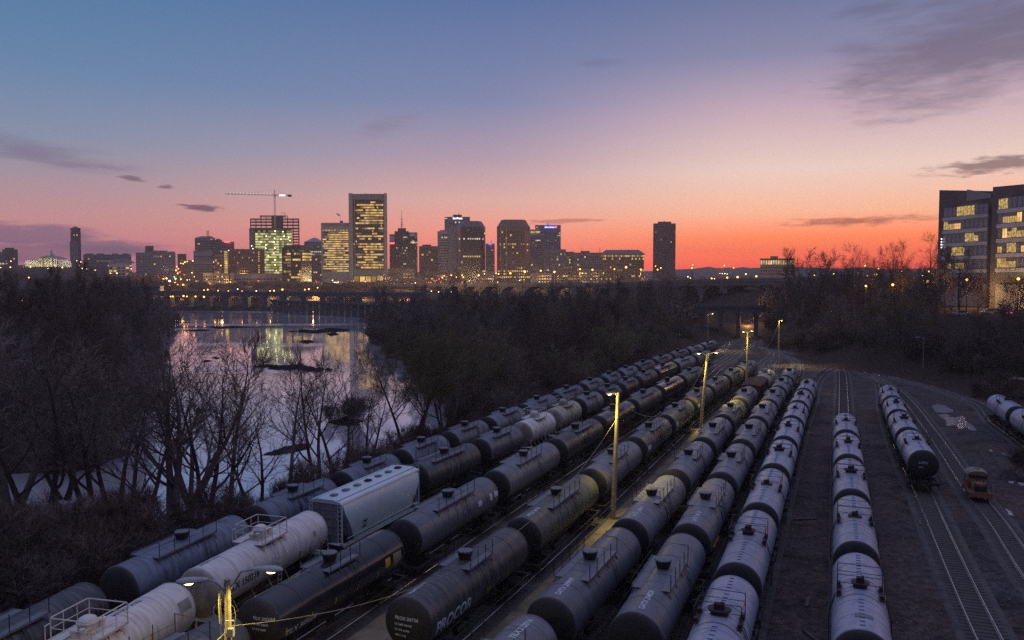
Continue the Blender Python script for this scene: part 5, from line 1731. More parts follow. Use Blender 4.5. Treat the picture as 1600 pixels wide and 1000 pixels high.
# --- tower with white name sign
D = 1260
root, pts, h, zb, mid = block('sign_tower', 'grey tower behind the dark faceted one, carrying a white lit name sign', [(695, D + 10), (702, D), (734.5, D)], 339, M['w_grey'], 30)
for i, nb in ((0, 2), (1, 9)):
    facade_rows(root, pts[i], pts[i + 1], 20, 4.0, int((h - 32) / 4.0), nb, WSET('l_pale', 'l_dim'), runs(95 + i, .12, .5, [1, 2], nb, .06), .8, .45)
add_box(root, mid, zb, 708, 722, 335.2, 339.2, D, M['w_dark'], 12); add_mast(root, mid, zb, 717, 331, 336, D, .3, 'antenna'); add_mast(root, mid, zb, 711, 333.5, 336, D, .25, 'antenna')
def sign_text(root, mid, zb, body, x0, x1, yc, D, mat, bold=.04, pushf=-.5):
    me = text_mesh(body, 1.0, 0, bold)
    xs = [v.co.x for v in me.vertices]; w = max(xs) - min(xs)
    a, b = wxy(x0, D) - mid + mid.normalized() * pushf, wxy(x1, D) - mid + mid.normalized() * pushf
    sc = (b - a).length / w; d = (b - a).normalized(); zc = local_z(yc, D, zb)
    for v in me.vertices:
        p = a + d * ((v.co.x - min(xs)) * sc)
        v.co = (p.x, p.y, zc + (v.co.y - .36) * sc)
    me.materials.clear(); me.materials.append(mat)
    return link('lettering', me, root)
sign_text(root, mid, zb, 'SunTrust', 708, 722.5, 341, D, M['e_sign'])
sign_text(root, mid, zb, 'SunTrust', 695.5, 699, 341.5, D + 4, M['e_sign'])
facade_rows(root, wxy(708, D) - mid, wxy(722, D) - mid, local_z(349, D, zb), 3.2, 1, 5, WSET('l_pale'), lambda f, j: 1 if j in (1, 3, 4) else 0, .8, .6)
# --- dark faceted towers
def faceted(name, label, cols, D, ytop, ysh, mat, seed, mats, p_row, p_run, base, nbs, rows_lit=(), chamf=.62, roofmat=None):
    root, pts, h, zb, mid = block(name, label, [(x, D + o) for x, o in cols], ysh, mat, 32)
    for i, nb in enumerate(nbs):
        fn = runs(seed + i, p_row, p_run, list(range(1, len(mats) + 1)), nb, base)
        nf = int((h - 6) / 4.0)
        facade_rows(root, pts[i], pts[i + 1], 4, 4.0, nf, nb, WSET(*mats), (lambda f, j, fn=fn, nf=nf: 1 if (nf - f in rows_lit and (f * 7 + j * 5) % 11 < 9) else fn(f, j)), .62, .5)
    # mansard top: walls lean in to a smaller flat roof
    zt = local_z(ytop, D, zb); aw = mid.normalized()
    base_ = [p.copy() for p in pts] + [pts[-1] + aw * 32, pts[0] + aw * 32]
    c = sum(base_, Vector((0, 0))) / len(base_)
    n = len(base_); top_ = [c + (p - c) * chamf for p in base_]
    grow = [c + (p - c) * 1.012 for p in base_]
    mb = MB(); mb.add([(p.x, p.y, h) for p in base_] + [(p.x, p.y, zt) for p in top_], [(i, (i + 1) % n, (i + 1) % n + n, i + n) for i in range(n)] + [tuple(range(n, 2 * n))])
    mb.build('mansard_top', roofmat or mat, root)
    mb = MB(); mb.prism([(p.x, p.y) for p in grow], h - .8, h + .4); mb.build('cornice', mat, root)
    return root, pts, h, zb, mid
root, pts, h, zb, mid = faceted('dark_glass_tower', 'dark blue glass tower with a faceted sloping top, standing in front of the name sign', [(714, 12), (720, 0), (751, 0), (758.5, 14)], 1090, 344.8, 355, M['w_glass'], 101, ('l_pale', 'l_yel', 'l_dim'), .1, .5, .05, (2, 9, 3), (4,), .74)
add_box(root, mid, zb, 701.5, 715, 354, 432, 1110, M['w_blue'], 18, 'side_shaft', 4)
root, pts, h, zb, mid = faceted('dark_brown_tower', 'dark brown tower with a sloping faceted top and dotted columns of lit windows', [(776.5, 14), (783, 0), (820, 0), (828, 14)], 1070, 342.6, 354.5, M['w_brown'], 111, ('l_yel', 'l_warm', 'l_dim'), .1, .4, .10, (3, 11, 3), (14, 16, 19), .74)
add_box(root, mid, zb, 782, 783.2, 355, 430, 1068, M['w_tan'], 2, 'pier', -.6); add_box(root, mid, zb, 791, 792.2, 355, 430, 1068, M['w_tan'], 2, 'pier', -.6)
r_ = simple('small_tower', 'small blue-grey tower with a purple lit top between the two faceted towers', 759, 773, 381, 1350, M['w_blue'], nb=6, seed=30, p_row=.1, base=.08, mats=('l_pale', 'l_blue', 'l_dim'))
mb = MB(); p = wxy(766, 1348) - r_[4]; mb.box((p.x, p.y, local_z(381.5, 1350, r_[3])), (6, 1, 2.4)); mb.build('sign', M['e_purple'], r_[0])
add_mast(r_[0], r_[4], r_[3], 768, 374, 381, 1350, .3, 'antenna'); add_lights(r_[0], r_[4], r_[3], [(769, 391)], 1350, M['e_red'], .6, 'red_lamp')
# --- blue-lit pale tower and bank tower
D = 1180
root, pts, h, zb, mid = block('crowned_tower', 'pale tower with blue edge light and a yellow lit crown', [(828, D), (849, D)], 366, M['w_blue'], 26)
facade_rows(root, pts[0], pts[1], 4, 3.6, int((h - 5) / 3.6), 10, WSET('l_blue', 'l_pale', 'l_dim'), runs(121, .15, .3, [1, 2, 3], 10, .06), .95, .45)
add_box(root, mid, zb, 828, 844, 358.2, 366.2, D, M['w_blue'], 16, 'crown', 1)
facade_rows(root, wxy(829, D + .4) - mid, wxy(843.5, D + .4) - mid, local_z(365.4, D, zb), 5.4, 1, 8, WSET('l_yel'), lambda f, j: 1, 1, .5)
mb = MB()
for y, x0, x1 in ((365.8, 828, 849), (358.8, 828, 843)):
    a, b = wxy(x0, D) - mid - mid.normalized() * .3, wxy(x1, D) - mid - mid.normalized() * .3; z = local_z(y, D, zb); mb.tube([(a.x, a.y, z), (b.x, b.y, z)], .35, 4)
mb.build('edge_light', M['l_blue'], root)
D = 1300
root, pts, h, zb, mid = block('bank_tower', 'blue-grey tower with a long blue lit name sign and antenna', [(836, D), (876, D)], 351.5, M['w_blue'], 32)
facade_rows(root, pts[0], pts[1], 4, 3.9, int((h - 12) / 3.9), 13, WSET('l_blue', 'l_pale', 'l_dim'), runs(131, .12, .3, [1, 2, 3], 13, .05), .6, .5)
mb = MB(); a, b = wxy(850.5, D) - mid, wxy(867.5, D) - mid; n = Vector(((b - a).y, -(b - a).x)).normalized() * .6
mb.prism([(p.x, p.y) for p in (a + n, b + n, b, a)], local_z(356.7, D, zb), local_z(352.8, D, zb)); mb.build('sign', M['e_blue'], root)
sign_text(root, mid, zb, 'Bank of America', 851.2, 866, 355.0, D, M['e_sign'], .03, -1.0)
mb = MB(); a, b = wxy(867.8, D) - mid, wxy(869.8, D) - mid
mb.prism([(p.x, p.y) for p in (a + n, b + n, b, a)], local_z(355.8, D, zb), local_z(353.4, D, zb)); mb.build('emblem', M['e_red'], root)
add_mast(root, mid, zb, 856, 346, 352, D, .4, 'antenna'); add_lights(root, mid, zb, [(839, 355)], D, M['e_red'], .6, 'red_lamp')
for i, (x0, x1, y, D, m_) in enumerate(((849, 884, 390, 1150, 'w_blue'), (883, 897, 393.5, 1180, 'w_grey'))):
    simple('blue_block', ('blue-grey block at the foot of the tower with the blue sign', 'narrow grey block next to the low blue one')[i], x0, x1, y, D, M[m_], fh=3.8, nb=(12, 5)[i], seed=40 + i, p_row=.12, base=.06, mats=('l_pale', 'l_blue', 'l_dim'), hfrac=.55)
r_ = simple('office_slab', 'grey office slab with several pale lit rooms before the hipped roof', 896, 940, 395, 1160, M['w_grey'], fh=3.8, nb=16, seed=43, p_row=.35, p_run=.5, base=.08, mats=('l_pale', 'l_warm', 'l_dim'))
add_box(r_[0], r_[4], r_[3], 907, 921, 392, 396, 1160, M['w_dark'], 12)
add_mast(r_[0], r_[4], r_[3], 908, 383, 395, 1160, .2, 'antenna'); add_mast(r_[0], r_[4], r_[3], 937, 385, 395, 1160, .3, 'antenna')
# --- hipped block
D = 1000
root, pts, h, zb, mid = block('hipped_block', 'dark block with a hipped roof and tall lit windows under the eaves', [(938.5, D), (1006, D)], 397, M['w_brown'], 34)
nf = int((h - 4) / 3.6)
fa = runs(141, .2, .4, [1, 2, 3], 24, .10)
facade_rows(root, pts[0], pts[1], h - 3.6 * nf - .5, 3.6, nf, 24, WSET('l_yel', 'l_warm', 'l_dim'), lambda f, j: (1 if j in (2, 4, 6, 8, 11, 13, 14, 15, 17, 18, 20, 22, 23) else 3) if f == nf - 1 else ((1 if j in (1, 2, 6, 19, 21, 23) else fa(f, j)) if f == nf - 2 else fa(f, j)), .62, .6)
aw = mid.normalized(); a, b = pts; e = (b - a).normalized() * 1.2
base_ = [a - e - aw, b + e - aw, b + e + aw * 35, a - e + aw * 35]; zt = local_z(390, D, zb)
t1, t2 = a.lerp(b, .12), a.lerp(b, .88)
top_ = [t1 + aw * 8, t2 + aw * 8, t2 + aw * 26, t1 + aw * 26]
mb = MB(); mb.add([(p.x, p.y, h) for p in base_] + [(p.x, p.y, zt) for p in top_], [(0, 1, 5, 4), (1, 2, 6, 5), (2, 3, 7, 6), (3, 0, 4, 7), (4, 5, 6, 7), (3, 2, 1, 0)]); mb.build('roof', M['w_roof'], root)
# --- lone tower and lit-roof block
D = 1150
root, pts, h, zb, mid = block('lone_tower', 'lone ribbed tower standing apart against the red sky', [(1020, D + 4), (1034, D), (1041, D), (1055, D + 4)], 349, M['w_brown'], 28)
for i, nb in ((0, 5), (1, 2), (2, 5)):
    facade_rows(root, pts[i], pts[i + 1], 4, 3.6, int((h - 6) / 3.6), nb, WSET('l_dim', 'l_pale'), runs(151 + i, .04, .3, [1, 1, 2], nb, .02), .6, .55)
add_box(root, mid, zb, 1027, 1048, 346, 349.2, D, M['w_brown'], 16); add_mast(root, mid, zb, 1037, 344, 346.2, D, .3, 'antenna')
D = 900
root, pts, h, zb, mid = block('lit_roof_block', 'long low block with a row of bright windows under its flat roof', [(1187.5, D), (1241, D)], 405, M['w_tan'], 24)
z1 = local_z(414, D, zb)
facade_rows(root, pts[0], pts[1], z1, local_z(406, D, zb) - z1, 1, 14, WSET('l_yel', 'l_pale'), lambda f, j: 1 if j % 4 else 2, .68, .8)
facade_rows(root, pts[0], pts[1], z1 - 12, 3.6, 3, 14, WSET('l_dim', 'l_warm'), runs(161, .1, .2, [1], 14, .04), .5, .45)
add_box(root, mid, zb, 1203, 1215, 400, 405.2, D, M['w_tan'], 12); mb = MB()
a, b = pts; e = (b - a).normalized() * .8; aw = mid.normalized(); base_ = [a - e - aw * .8, b + e - aw * .8, b + e + aw * 25, a - e + aw * 25]; mb.prism([(p.x, p.y) for p in base_], h, h + .8); mb.build('roof', M['w_roof'], root)
# low blocks filling the far street level
rnd = random.Random(77)
LOWTXT = ['low dark roof among the street lights below the %s', 'low lit shopfront row below the %s']
for i, (x0, x1, y, D, ref) in enumerate(((664, 700, 424, 1040, 'brown block'), (745, 772, 425, 1040, 'faceted glass tower'), (829, 862, 427, 1030, 'crowned tower'), (870, 905, 424, 1020, 'blue block'), (905, 938, 421, 1010, 'grey office slab'))):
    simple('low_block', LOWTXT[i % 2] % ref, x0, x1, y, D, M[('w_brown', 'w_grey', 'w_tan')[i % 3]], fh=3.6, nb=8, seed=170 + i, p_row=.4, p_run=.6, base=.25, mats=('l_warm', 'l_yel', 'l_dim'), depth=14)
# ------------------------------------------------------------------ office building on the embankment
def slab(mb, A, B, za0, za1, zb0, zb1, thick, aw, mi=0):
    """upright panel from A to B; bottom za0/za1, top zb0/zb1 at its two ends; thickness along aw"""
    vs = [(A.x, A.y, za0), (B.x, B.y, za1), (B.x, B.y, zb1), (A.x, A.y, zb0)]
    vs += [(v[0] + aw.x * thick, v[1] + aw.y * thick, v[2]) for v in vs]
    mb.add(vs, [(0, 1, 2, 3), (7, 6, 5, 4), (0, 4, 5, 1), (1, 5, 6, 2), (2, 6, 7, 3), (3, 7, 4, 0)], mi)
M['spandrel'] = wall('pale_spandrel_panel', (.42, .43, .48))
M['w_off'] = wall('dark_mauve_office_wall', (.10, .085, .098))
M['w_bglass'] = glass_mat('blue_office_glass', (.17, .20, .27), .3)
def office():
    p0, p1, p2 = wxy(1464, 276), wxy(1547, 253), wxy(1640, 222)
    pB = wxy(1547, 244)
    zb = 10.0
    root = thing('office_building', 'large office building on the embankment with lit curtain-wall floors and a brown gable wall', 'building', (p1.x, p1.y, zb))
    O = p1.copy(); lz = lambda z: z - zb
    wings = [(p0, p1, 297, 298.5, 276, 253, 1475), (pB, p2, 292.2, 292, 244, 222, 1567)]
    base_rows = [44.4, 40.0, 35.6, 31.2, 26.8]
    rnd = random.Random(12)
    LIT = [{0: (3, 4, 5, 6), 1: (0, 1, 2, 3), 2: (5, 6, 7), 3: (2, 3, 4), 4: (1, 3, 4)}, {0: (0, 1), 1: (1, 2, 3, 4), 2: (1, 2, 3, 4, 5), 3: (0, 2, 3, 5, 6), 4: (0, 1, 2, 3)}]
    for wi, (A, B, y0, y1, D0, D1, xg) in enumerate(wings):
        A_, B_ = A - O, B - O
        d = (B_ - A_).normalized(); n = Vector((d.y, -d.x)); back = -n
        zt0 = lz(at_y(800, y0, D0).z); zt1 = lz(at_y(800, y1, D1).z)
        if wi: zt1 = zt0 - 1.0
        mb = MB(); slab(mb, A_, B_, 0, 0, zt0, zt1, 26, Vector((.56, .83)), 0)
        mb.build('wall', M['w_off'], root)
        Ln = (B_ - A_).length
        u0 = .16 if wi == 0 else .17
        G0 = A_ + d * (Ln * u0) + n * 1.0; G1 = B_ - d * .3 + n * 1.0
        # curtain wall bay standing out from the brown wall, with pale spandrels
        mb = MB(); slab(mb, G0, G1, lz(22.5), lz(22.5), lz(42.2), lz(42.2), 1.2, back); mb.build('curtain_wall', M['w_bglass'], root)
        for z in [b - 2.2 for b in base_rows] + []:
            mb = MB(); slab(mb, G0 + n * .35 - d * .3, G1 + n * .35, lz(z) - .55, lz(z) - .55, lz(z) + .55, lz(z) + .55, .5, back); mb.build('spandrel', M['spandrel'], root)
        mb = MB(); slab(mb, A_ + d * (Ln * .55) + n * .25, B_ - d * .3 + n * .25, lz(47.6), lz(47.6), zt0 - 1.2, zt1 - .8, .3, back); mb.build('glass_band', M['w_bglass'], root)
        nb = 10
        for f, zc in enumerate(base_rows):
            for j in range(nb):
                P, Q_ = G0.lerp(G1, (j + .06) / nb), G0.lerp(G1, (j + .94) / nb)
                lit = j in LIT[wi][f]
                hh = 1.35 if f else 1.5
                if f == 0 and j % 3 == 2 and not lit: pass
                mb = MB()
                za, zb_ = lz(zc) - hh, lz(zc) + hh - (.9 if (f and lit and rnd.random() < .4) else 0)
                off = n * .10
                slab(mb, P + off, Q_ + off, za, za, zb_, zb_, .12, back, 1 if lit else 0)
                mid_ = P.lerp(Q_, .5)
                slab(mb, mid_ - d * .05 + n * .16, mid_ + d * .05 + n * .16, za, za, zb_, zb_, .08, back, 2)
                slab(mb, P + n * .16, Q_ + n * .16, za + 1.0, za + 1.0, za + 1.08, za + 1.08, .06, back, 2)
                lm = M['l_room'] if rnd.random() < .7 else M['l_warm']
                mb.build('window', [M['w_bglass'], lm, M['spandrel']], root)
        # ground floor: concrete with a short window band
        mb = MB(); slab(mb, G0 + n * .2, G1 + n * .2, 0, 0, lz(20.4), lz(20.4), 1.0, back); mb.build('podium_wall', M['w_grey'], root)
        for j in range(6):
            P, Q_ = G0.lerp(G1, .5 + j * .075), G0.lerp(G1, .5 + j * .075 + .05)
            mb = MB(); slab(mb, P + n * .3, Q_ + n * .3, lz(18.6), lz(18.6), lz(20.2), lz(20.2), .1, back); mb.build('window', M['glass'], root)
    for k in range(4):
        mb = MB(); P = wings[0][0] - O + (wings[0][1] - wings[0][0]).normalized() * 3.6
        nn = Vector(((wings[0][1] - wings[0][0]).y, -(wings[0][1] - wings[0][0]).x)).normalized()
        P = P + nn * 1.6
        mb.lathe([(.05, -.25), (.25, -.15), (.25, .15), (.05, .25)], 6, 0, (P.x, P.y, lz(35.6 - k * .95))); mb.build('wall_light', M['e_sign'], root)
office()

# ------------------------------------------------------------------ bridges and walls
M['br_dark'] = wall('dark_bridge_concrete', (.11, .105, .11)); M['br_pale'] = wall('pale_bridge_concrete', (.30, .27, .22)); M['br_mid'] = wall('weathered_bridge_concrete', (.09, .085, .09))
def bridge(name, label, pts, thick, width, npier, mat, pier_w=1.6, parapet=1.1, arch=False, base=None, posts=0):
    P = [at_y(x, y, D) for x, y, D in pts]
    O = P[0].copy()
    root = thing(name, label, 'bridge', O)
    line = catmull([p - O for p in P], 12)
    def off(i, s):
        t = (line[min(i + 1, len(line) - 1)] - line[max(i - 1, 0)]); t.z = 0; t.normalize()
        return line[i] + Vector((t.y, -t.x, 0)) * s
    mb = MB(); vs = []
    for i in range(len(line)):
        a, b = off(i, width / 2), off(i, -width / 2)
        vs += [(a.x, a.y, a.z - thick), (a.x, a.y, a.z), (b.x, b.y, b.z), (b.x, b.y, b.z - thick)]
    fs = []
    for i in range(len(line) - 1):
        for j in range(4):
            fs.append((i * 4 + j, i * 4 + (j + 1) % 4, (i + 1) * 4 + (j + 1) % 4, (i + 1) * 4 + j))
    fs += [(0, 3, 2, 1), tuple(len(vs) - 4 + k for k in range(4))]
    mb.add(vs, fs); mb.build('deck', mat, root)
    for s in (-1, 1):
        mb = MB(); vs = []
        for i in range(len(line)):
            a, b = off(i, s * (width / 2 - .02)), off(i, s * (width / 2 + .28))
            for (p, dz) in ((a, .003), (a, parapet), (b, parapet), (b, -.35)): vs.append((p.x, p.y, p.z + dz))
        mb.add(vs, [(i * 4 + j, i * 4 + (j + 1) % 4, (i + 1) * 4 + (j + 1) % 4, (i + 1) * 4 + j) for i in range(len(line) - 1) for j in range(4)])
        if posts:
            L_tot = len(line) - 1
            for k in range(posts):
                t = (k + .5) / posts * L_tot; i = int(t); p = off(i, s * (width / 2 + .13)).lerp(off(min(i + 1, L_tot), s * (width / 2 + .13)), t - i)
                mb.box((p.x, p.y, p.z + parapet * .7), (.5, .5, parapet * 1.5))
        mb.build('parapet', mat, root)
    for k in range(npier):
        t = (k + .5) / npier * (len(line) - 1); i = int(t); p = line[i].lerp(line[i + 1], t - i)
        tt = (line[i + 1] - line[i]); ang = math.atan2(tt.y, tt.x)
        gz = (min(height(p.x + O.x, p.y + O.y), WATER_Z) if base is None else base) - 1.5 - O.z
        if base is None and height(p.x + O.x, p.y + O.y) > WATER_Z: gz = height(p.x + O.x, p.y + O.y) - 1.5 - O.z
        if p.z - thick - gz < .5: continue
        mb = MB(); rot = Matrix.Rotation(ang, 3, 'Z')
        mb.box((p.x, p.y, (p.z - thick + gz) / 2), (pier_w, width * .86, p.z - thick - gz), rot=rot)
        mb.box((p.x, p.y, p.z - thick - .45), (pier_w * 1.7, width * .98, .9), rot=rot)
        mb.build('pier', mat, root)
        if arch and k < npier - 1:
            t2 = (k + 1.5) / npier * (len(line) - 1); i2 = int(t2); p2 = line[i2].lerp(line[min(i2 + 1, len(line) - 1)], t2 - i2)
            w = (p2 - p).length - pier_w; dirv = (p2 - p).normalized(); c0 = p.lerp(p2, .5); rise = min(w * .45, max(2.0, (p.z - thick - gz) * .7))
            ma = MB(); m = 12; nv = []
            sd = Vector((dirv.y, -dirv.x, 0)).normalized() * (width * .4)
            for q_ in range(m + 1):
                u = -1 + 2 * q_ / m; zc = c0.z - thick + .05; zl = zc - rise + rise * math.sqrt(max(0, 1 - u * u)) - .35
                b_ = c0 + dirv * (u * w / 2); b_ = Vector((b_.x, b_.y, 0))
                for s in (1, -1):
                    nv.append((b_.x + sd.x * s, b_.y + sd.y * s, zc)); nv.append((b_.x + sd.x * s, b_.y + sd.y * s, zl))
            fs = []
            for q_ in range(m):
                o = q_ * 4; fs += [(o, o + 1, o + 5, o + 4), (o + 2, o + 6, o + 7, o + 3), (o + 1, o + 3, o + 7, o + 5)]
            ma.add(nv, fs); ma.build('arch', mat, root)
    return root
bridge('river_bridge', 'long dark low bridge across the river in front of the skyline', [(160, 456.5, 610), (330, 457, 612), (500, 458, 618), (660, 459, 630)], 2.4, 10, 17, M['br_dark'], 4.2, 1.0)
bridge('rail_trestle', 'thin low trestle slanting over the river below the long dark bridge', [(425, 469, 575), (520, 472.5, 520), (650, 479, 455)], .9, 4, 22, M['br_mid'], .9, .35)
bridge('road_viaduct', 'pale lit road viaduct with posts in front of the dark towers', [(588, 446.5, 860), (700, 445, 740), (800, 444.6, 660), (930, 444.5, 590)], 1.5, 12, 12, M['br_pale'], 2.0, 1.6, True, posts=22)
bridge('arched_viaduct', 'dark arched viaduct carrying the road above the wood and rail throat', [(925, 446.5, 585), (1050, 442, 500), (1150, 439.6, 440), (1240, 438.4, 395), (1400, 436.5, 330)], 2.2, 12, 11, M['br_dark'], 3.0, 1.4, True)
bridge('rail_underbridge', 'low dark underbridge over the rail throat with an amber-lit opening', [(1085, 478.5, 305), (1140, 478.5, 302), (1196, 479.5, 298)], 1.8, 9, 4, M['br_mid'], 1.4, .5)
# retaining wall at the end of the river bridge
a, b = at_y(196, 450, 640), at_y(250, 448, 640)
t = thing('retaining_wall', 'pale retaining wall at the wooded end of the long river bridge', 'wall', (a.x, a.y, 0))
mb = MB(); mb.box2((0, 0, 0), (b.x - a.x, 6, b.z)); mb.box2((-.4, -.4, b.z), (b.x - a.x + .4, 6.4, b.z + .7)); mb.build('wall', M['br_mid'], t)

# amber-lit bank beyond the underbridge
def amber_light(x, y, D, e, col=(1, .55, .15), size=1.0):
    l = bpy.data.lights.new('street_and_fill_light', 'POINT'); l.energy = e; l.color = col; l.shadow_soft_size = size; l.volume_factor = 0
    o = bpy.data.objects.new('street_and_fill_light', l); COL.objects.link(o); o.location = at_y(x, y, D); return o

# ------------------------------------------------------------------ rocks and bars in the river
M['rock'] = paint('dark_river_rock', (.020, .017, .018), .95, .5, 1.2, spec=.0, bump=.8)
M['sand'] = paint('low_mud_bar', (.032, .027, .026), .95, .3, .5, spec=.0, bump=.5)
def rock_bar(px, label, name='rock_bar', mat='rock', h=.9, seed=0):
    pts = [on_z(x, y, WATER_Z) for x, y in px]
    c = sum(pts, Vector((0, 0, 0))) / len(pts)
    ol = [(p.x - c.x, p.y - c.y) for p in pts]
    x0, x1 = min(p[0] for p in ol), max(p[0] for p in ol); y0, y1 = min(p[1] for p in ol), max(p[1] for p in ol)
    mg = .12 * max(x1 - x0, y1 - y0); x0 -= mg; x1 += mg; y0 -= mg; y1 += mg
    nx = min(110, max(14, int((x1 - x0) / .45))); ny = min(90, max(14, int((y1 - y0) / .45)))
    soft = .16 * min(x1 - x0, y1 - y0) + .15
    def sd(x, y):                                  # distance inside (+) or outside (-) the outline
        ins = False; best = 1e9; n = len(ol)
        for i in range(n):
            ax, ay = ol[i]; bx, by = ol[(i + 1) % n]
            if (ay > y) != (by > y) and x < (bx - ax) * (y - ay) / (by - ay) + ax: ins = not ins
            dx, dy = bx - ax, by - ay; t = max(0, min(1, ((x - ax) * dx + (y - ay) * dy) / (dx * dx + dy * dy + 1e-9)))
            best = min(best, math.hypot(x - ax - t * dx, y - ay - t * dy))
        return best if ins else -best
    mb = MB(); vs = []; zz = []
    fr = 1.0 if mat == 'rock' else .45
    for iy in range(ny + 1):
        for ix in range(nx + 1):
            x, y = x0 + (x1 - x0) * ix / nx, y0 + (y1 - y0) * iy / ny
            m = max(-1, min(1, sd(x, y) / soft))
            nz = .75 * noise.noise((x * .16 + seed * 5, y * .35, seed)) + .55 * noise.noise((x * .5 + seed, y * .8, 3)) + .35 * noise.noise((x * 1.5, y * 1.9, seed + 7))
            z = h * (.62 * m - .12 + fr * nz * (.9 if m > 0 else .35))
            vs.append((x, y, z)); zz.append(z)
    fs = []
    for iy in range(ny):
        for ix in range(nx):
            f = (iy * (nx + 1) + ix, iy * (nx + 1) + ix + 1, (iy + 1) * (nx + 1) + ix + 1, (iy + 1) * (nx + 1) + ix)
            if max(zz[k] for k in f) > -.06: fs.append(f)
    used = sorted(set(k for f in fs for k in f)); ren = {k: i for i, k in enumerate(used)}
    mb.add([vs[k] for k in used], [tuple(ren[k] for k in f) for f in fs])
    o = mb.build(name, M[mat], None, True); o.location = c
    tag(o, label, 'rock bar' if mat == 'rock' else 'mud bar', 'rocks and bars in the river')
rock_bar([(396,573),(420,570),(450,571),(470,568),(484,572),(505,577),(500,581),(470,581),(430,578)], 'long dark rock bar in mid river with a leafless sapling on it', seed=1, h=.8)
rock_bar([(506,577),(514,576),(520,578),(512,580)], 'small rock just beyond the tip of the long rock bar', seed=2)
rock_bar([(446,519),(470,515),(490,516),(520,512),(545,514),(548,518),(520,519),(498,521),(470,520)], 'ragged rock ledge crossing the reflection of the banded tower', seed=3, h=.55)
rock_bar([(508,521),(524,520),(530,523),(516,525)], 'small rock below the ragged ledge', seed=4)
rock_bar([(464,534),(480,532),(492,534),(478,537)], 'dark flat rock below the reflection of the curved block', seed=5)
rock_bar([(330,559),(342,558),(344,560),(332,561)], 'small flat rock by the wooded shore', seed=6, h=.5)
rock_bar([(313,564),(330,563),(332,565),(316,566)], 'low flat rock beside the pale trunk', seed=7, h=.5)
rock_bar([(279,516),(320,514),(334,517),(300,518)], 'thin rock bar under the streaks of the street lamps', seed=8, h=.3)
rock_bar([(318,511),(370,509),(398,512),(340,514)], 'thin dark bar off the wooded shore', seed=9, h=.35)
rock_bar([(500,661),(540,652),(576,655),(560,664),(520,668)], 'low brush-covered island under the big willow', seed=10, h=.5)
rock_bar([(404,712),(440,697),(480,692),(492,698),(470,706),(430,713)], 'curved mud bar behind the riverside trees', 'mud_bar', 'sand', .4, 11)
rock_bar([(244,690),(280,684),(306,686),(300,694),(262,699)], 'flat mud bar below the pale trunk', 'mud_bar', 'sand', .35, 12)
rock_bar([(304,642),(312,639),(318,643),(311,648)], 'single pointed rock in the pink water', seed=13, h=1.4)

# small litter of the yard: stones, broken ties, scraps
def debris():
    mb = MB(); r = random.Random(55)
    mats_ = [paint('pale_stone', (.16, .145, .145), .9, .3, 4), paint('rusty_scrap', (.10, .06, .045), .8, .4, 4), paint('old_timber', (.085, .07, .06), .9, .4, 3)]
    n = 0
    while n < 1500:
        px, py = r.uniform(1180, 1640), r.uniform(585, 1000)
        p = on_z(px, py, 0)
        if height(p.x, p.y) > .25: continue
        ok = True
        for ln in TRACK:
            for q_ in ln[::2]:
                if abs(q_.x - p.x) < 1.5 and abs(q_.y - p.y) < 1.5: ok = False; break
            if not ok: break
        if not ok: continue
        n += 1
        u = r.random()
        if u < .96: mb.box((p.x, p.y, .03), (r.uniform(.04, .12), r.uniform(.04, .12), r.uniform(.04, .09)), 0 if r.random() < .5 else 1, Matrix.Rotation(r.uniform(0, 3), 3, 'Z') @ Matrix.Rotation(r.uniform(-.4, .4), 3, 'X'))
        elif u < .995: mb.box((p.x, p.y, .04), (r.uniform(.25, .6), r.uniform(.05, .12), .06), r.choice([1, 2]), Matrix.Rotation(r.uniform(0, 3), 3, 'Z'))
        else: mb.box((p.x, p.y, .07), (r.uniform(1.2, 2.4), .22, .16), 2, Matrix.Rotation(r.uniform(0, 3), 3, 'Z'))
    o = mb.build('yard_debris', mats_); tag(o, kind='stuff')
debris()
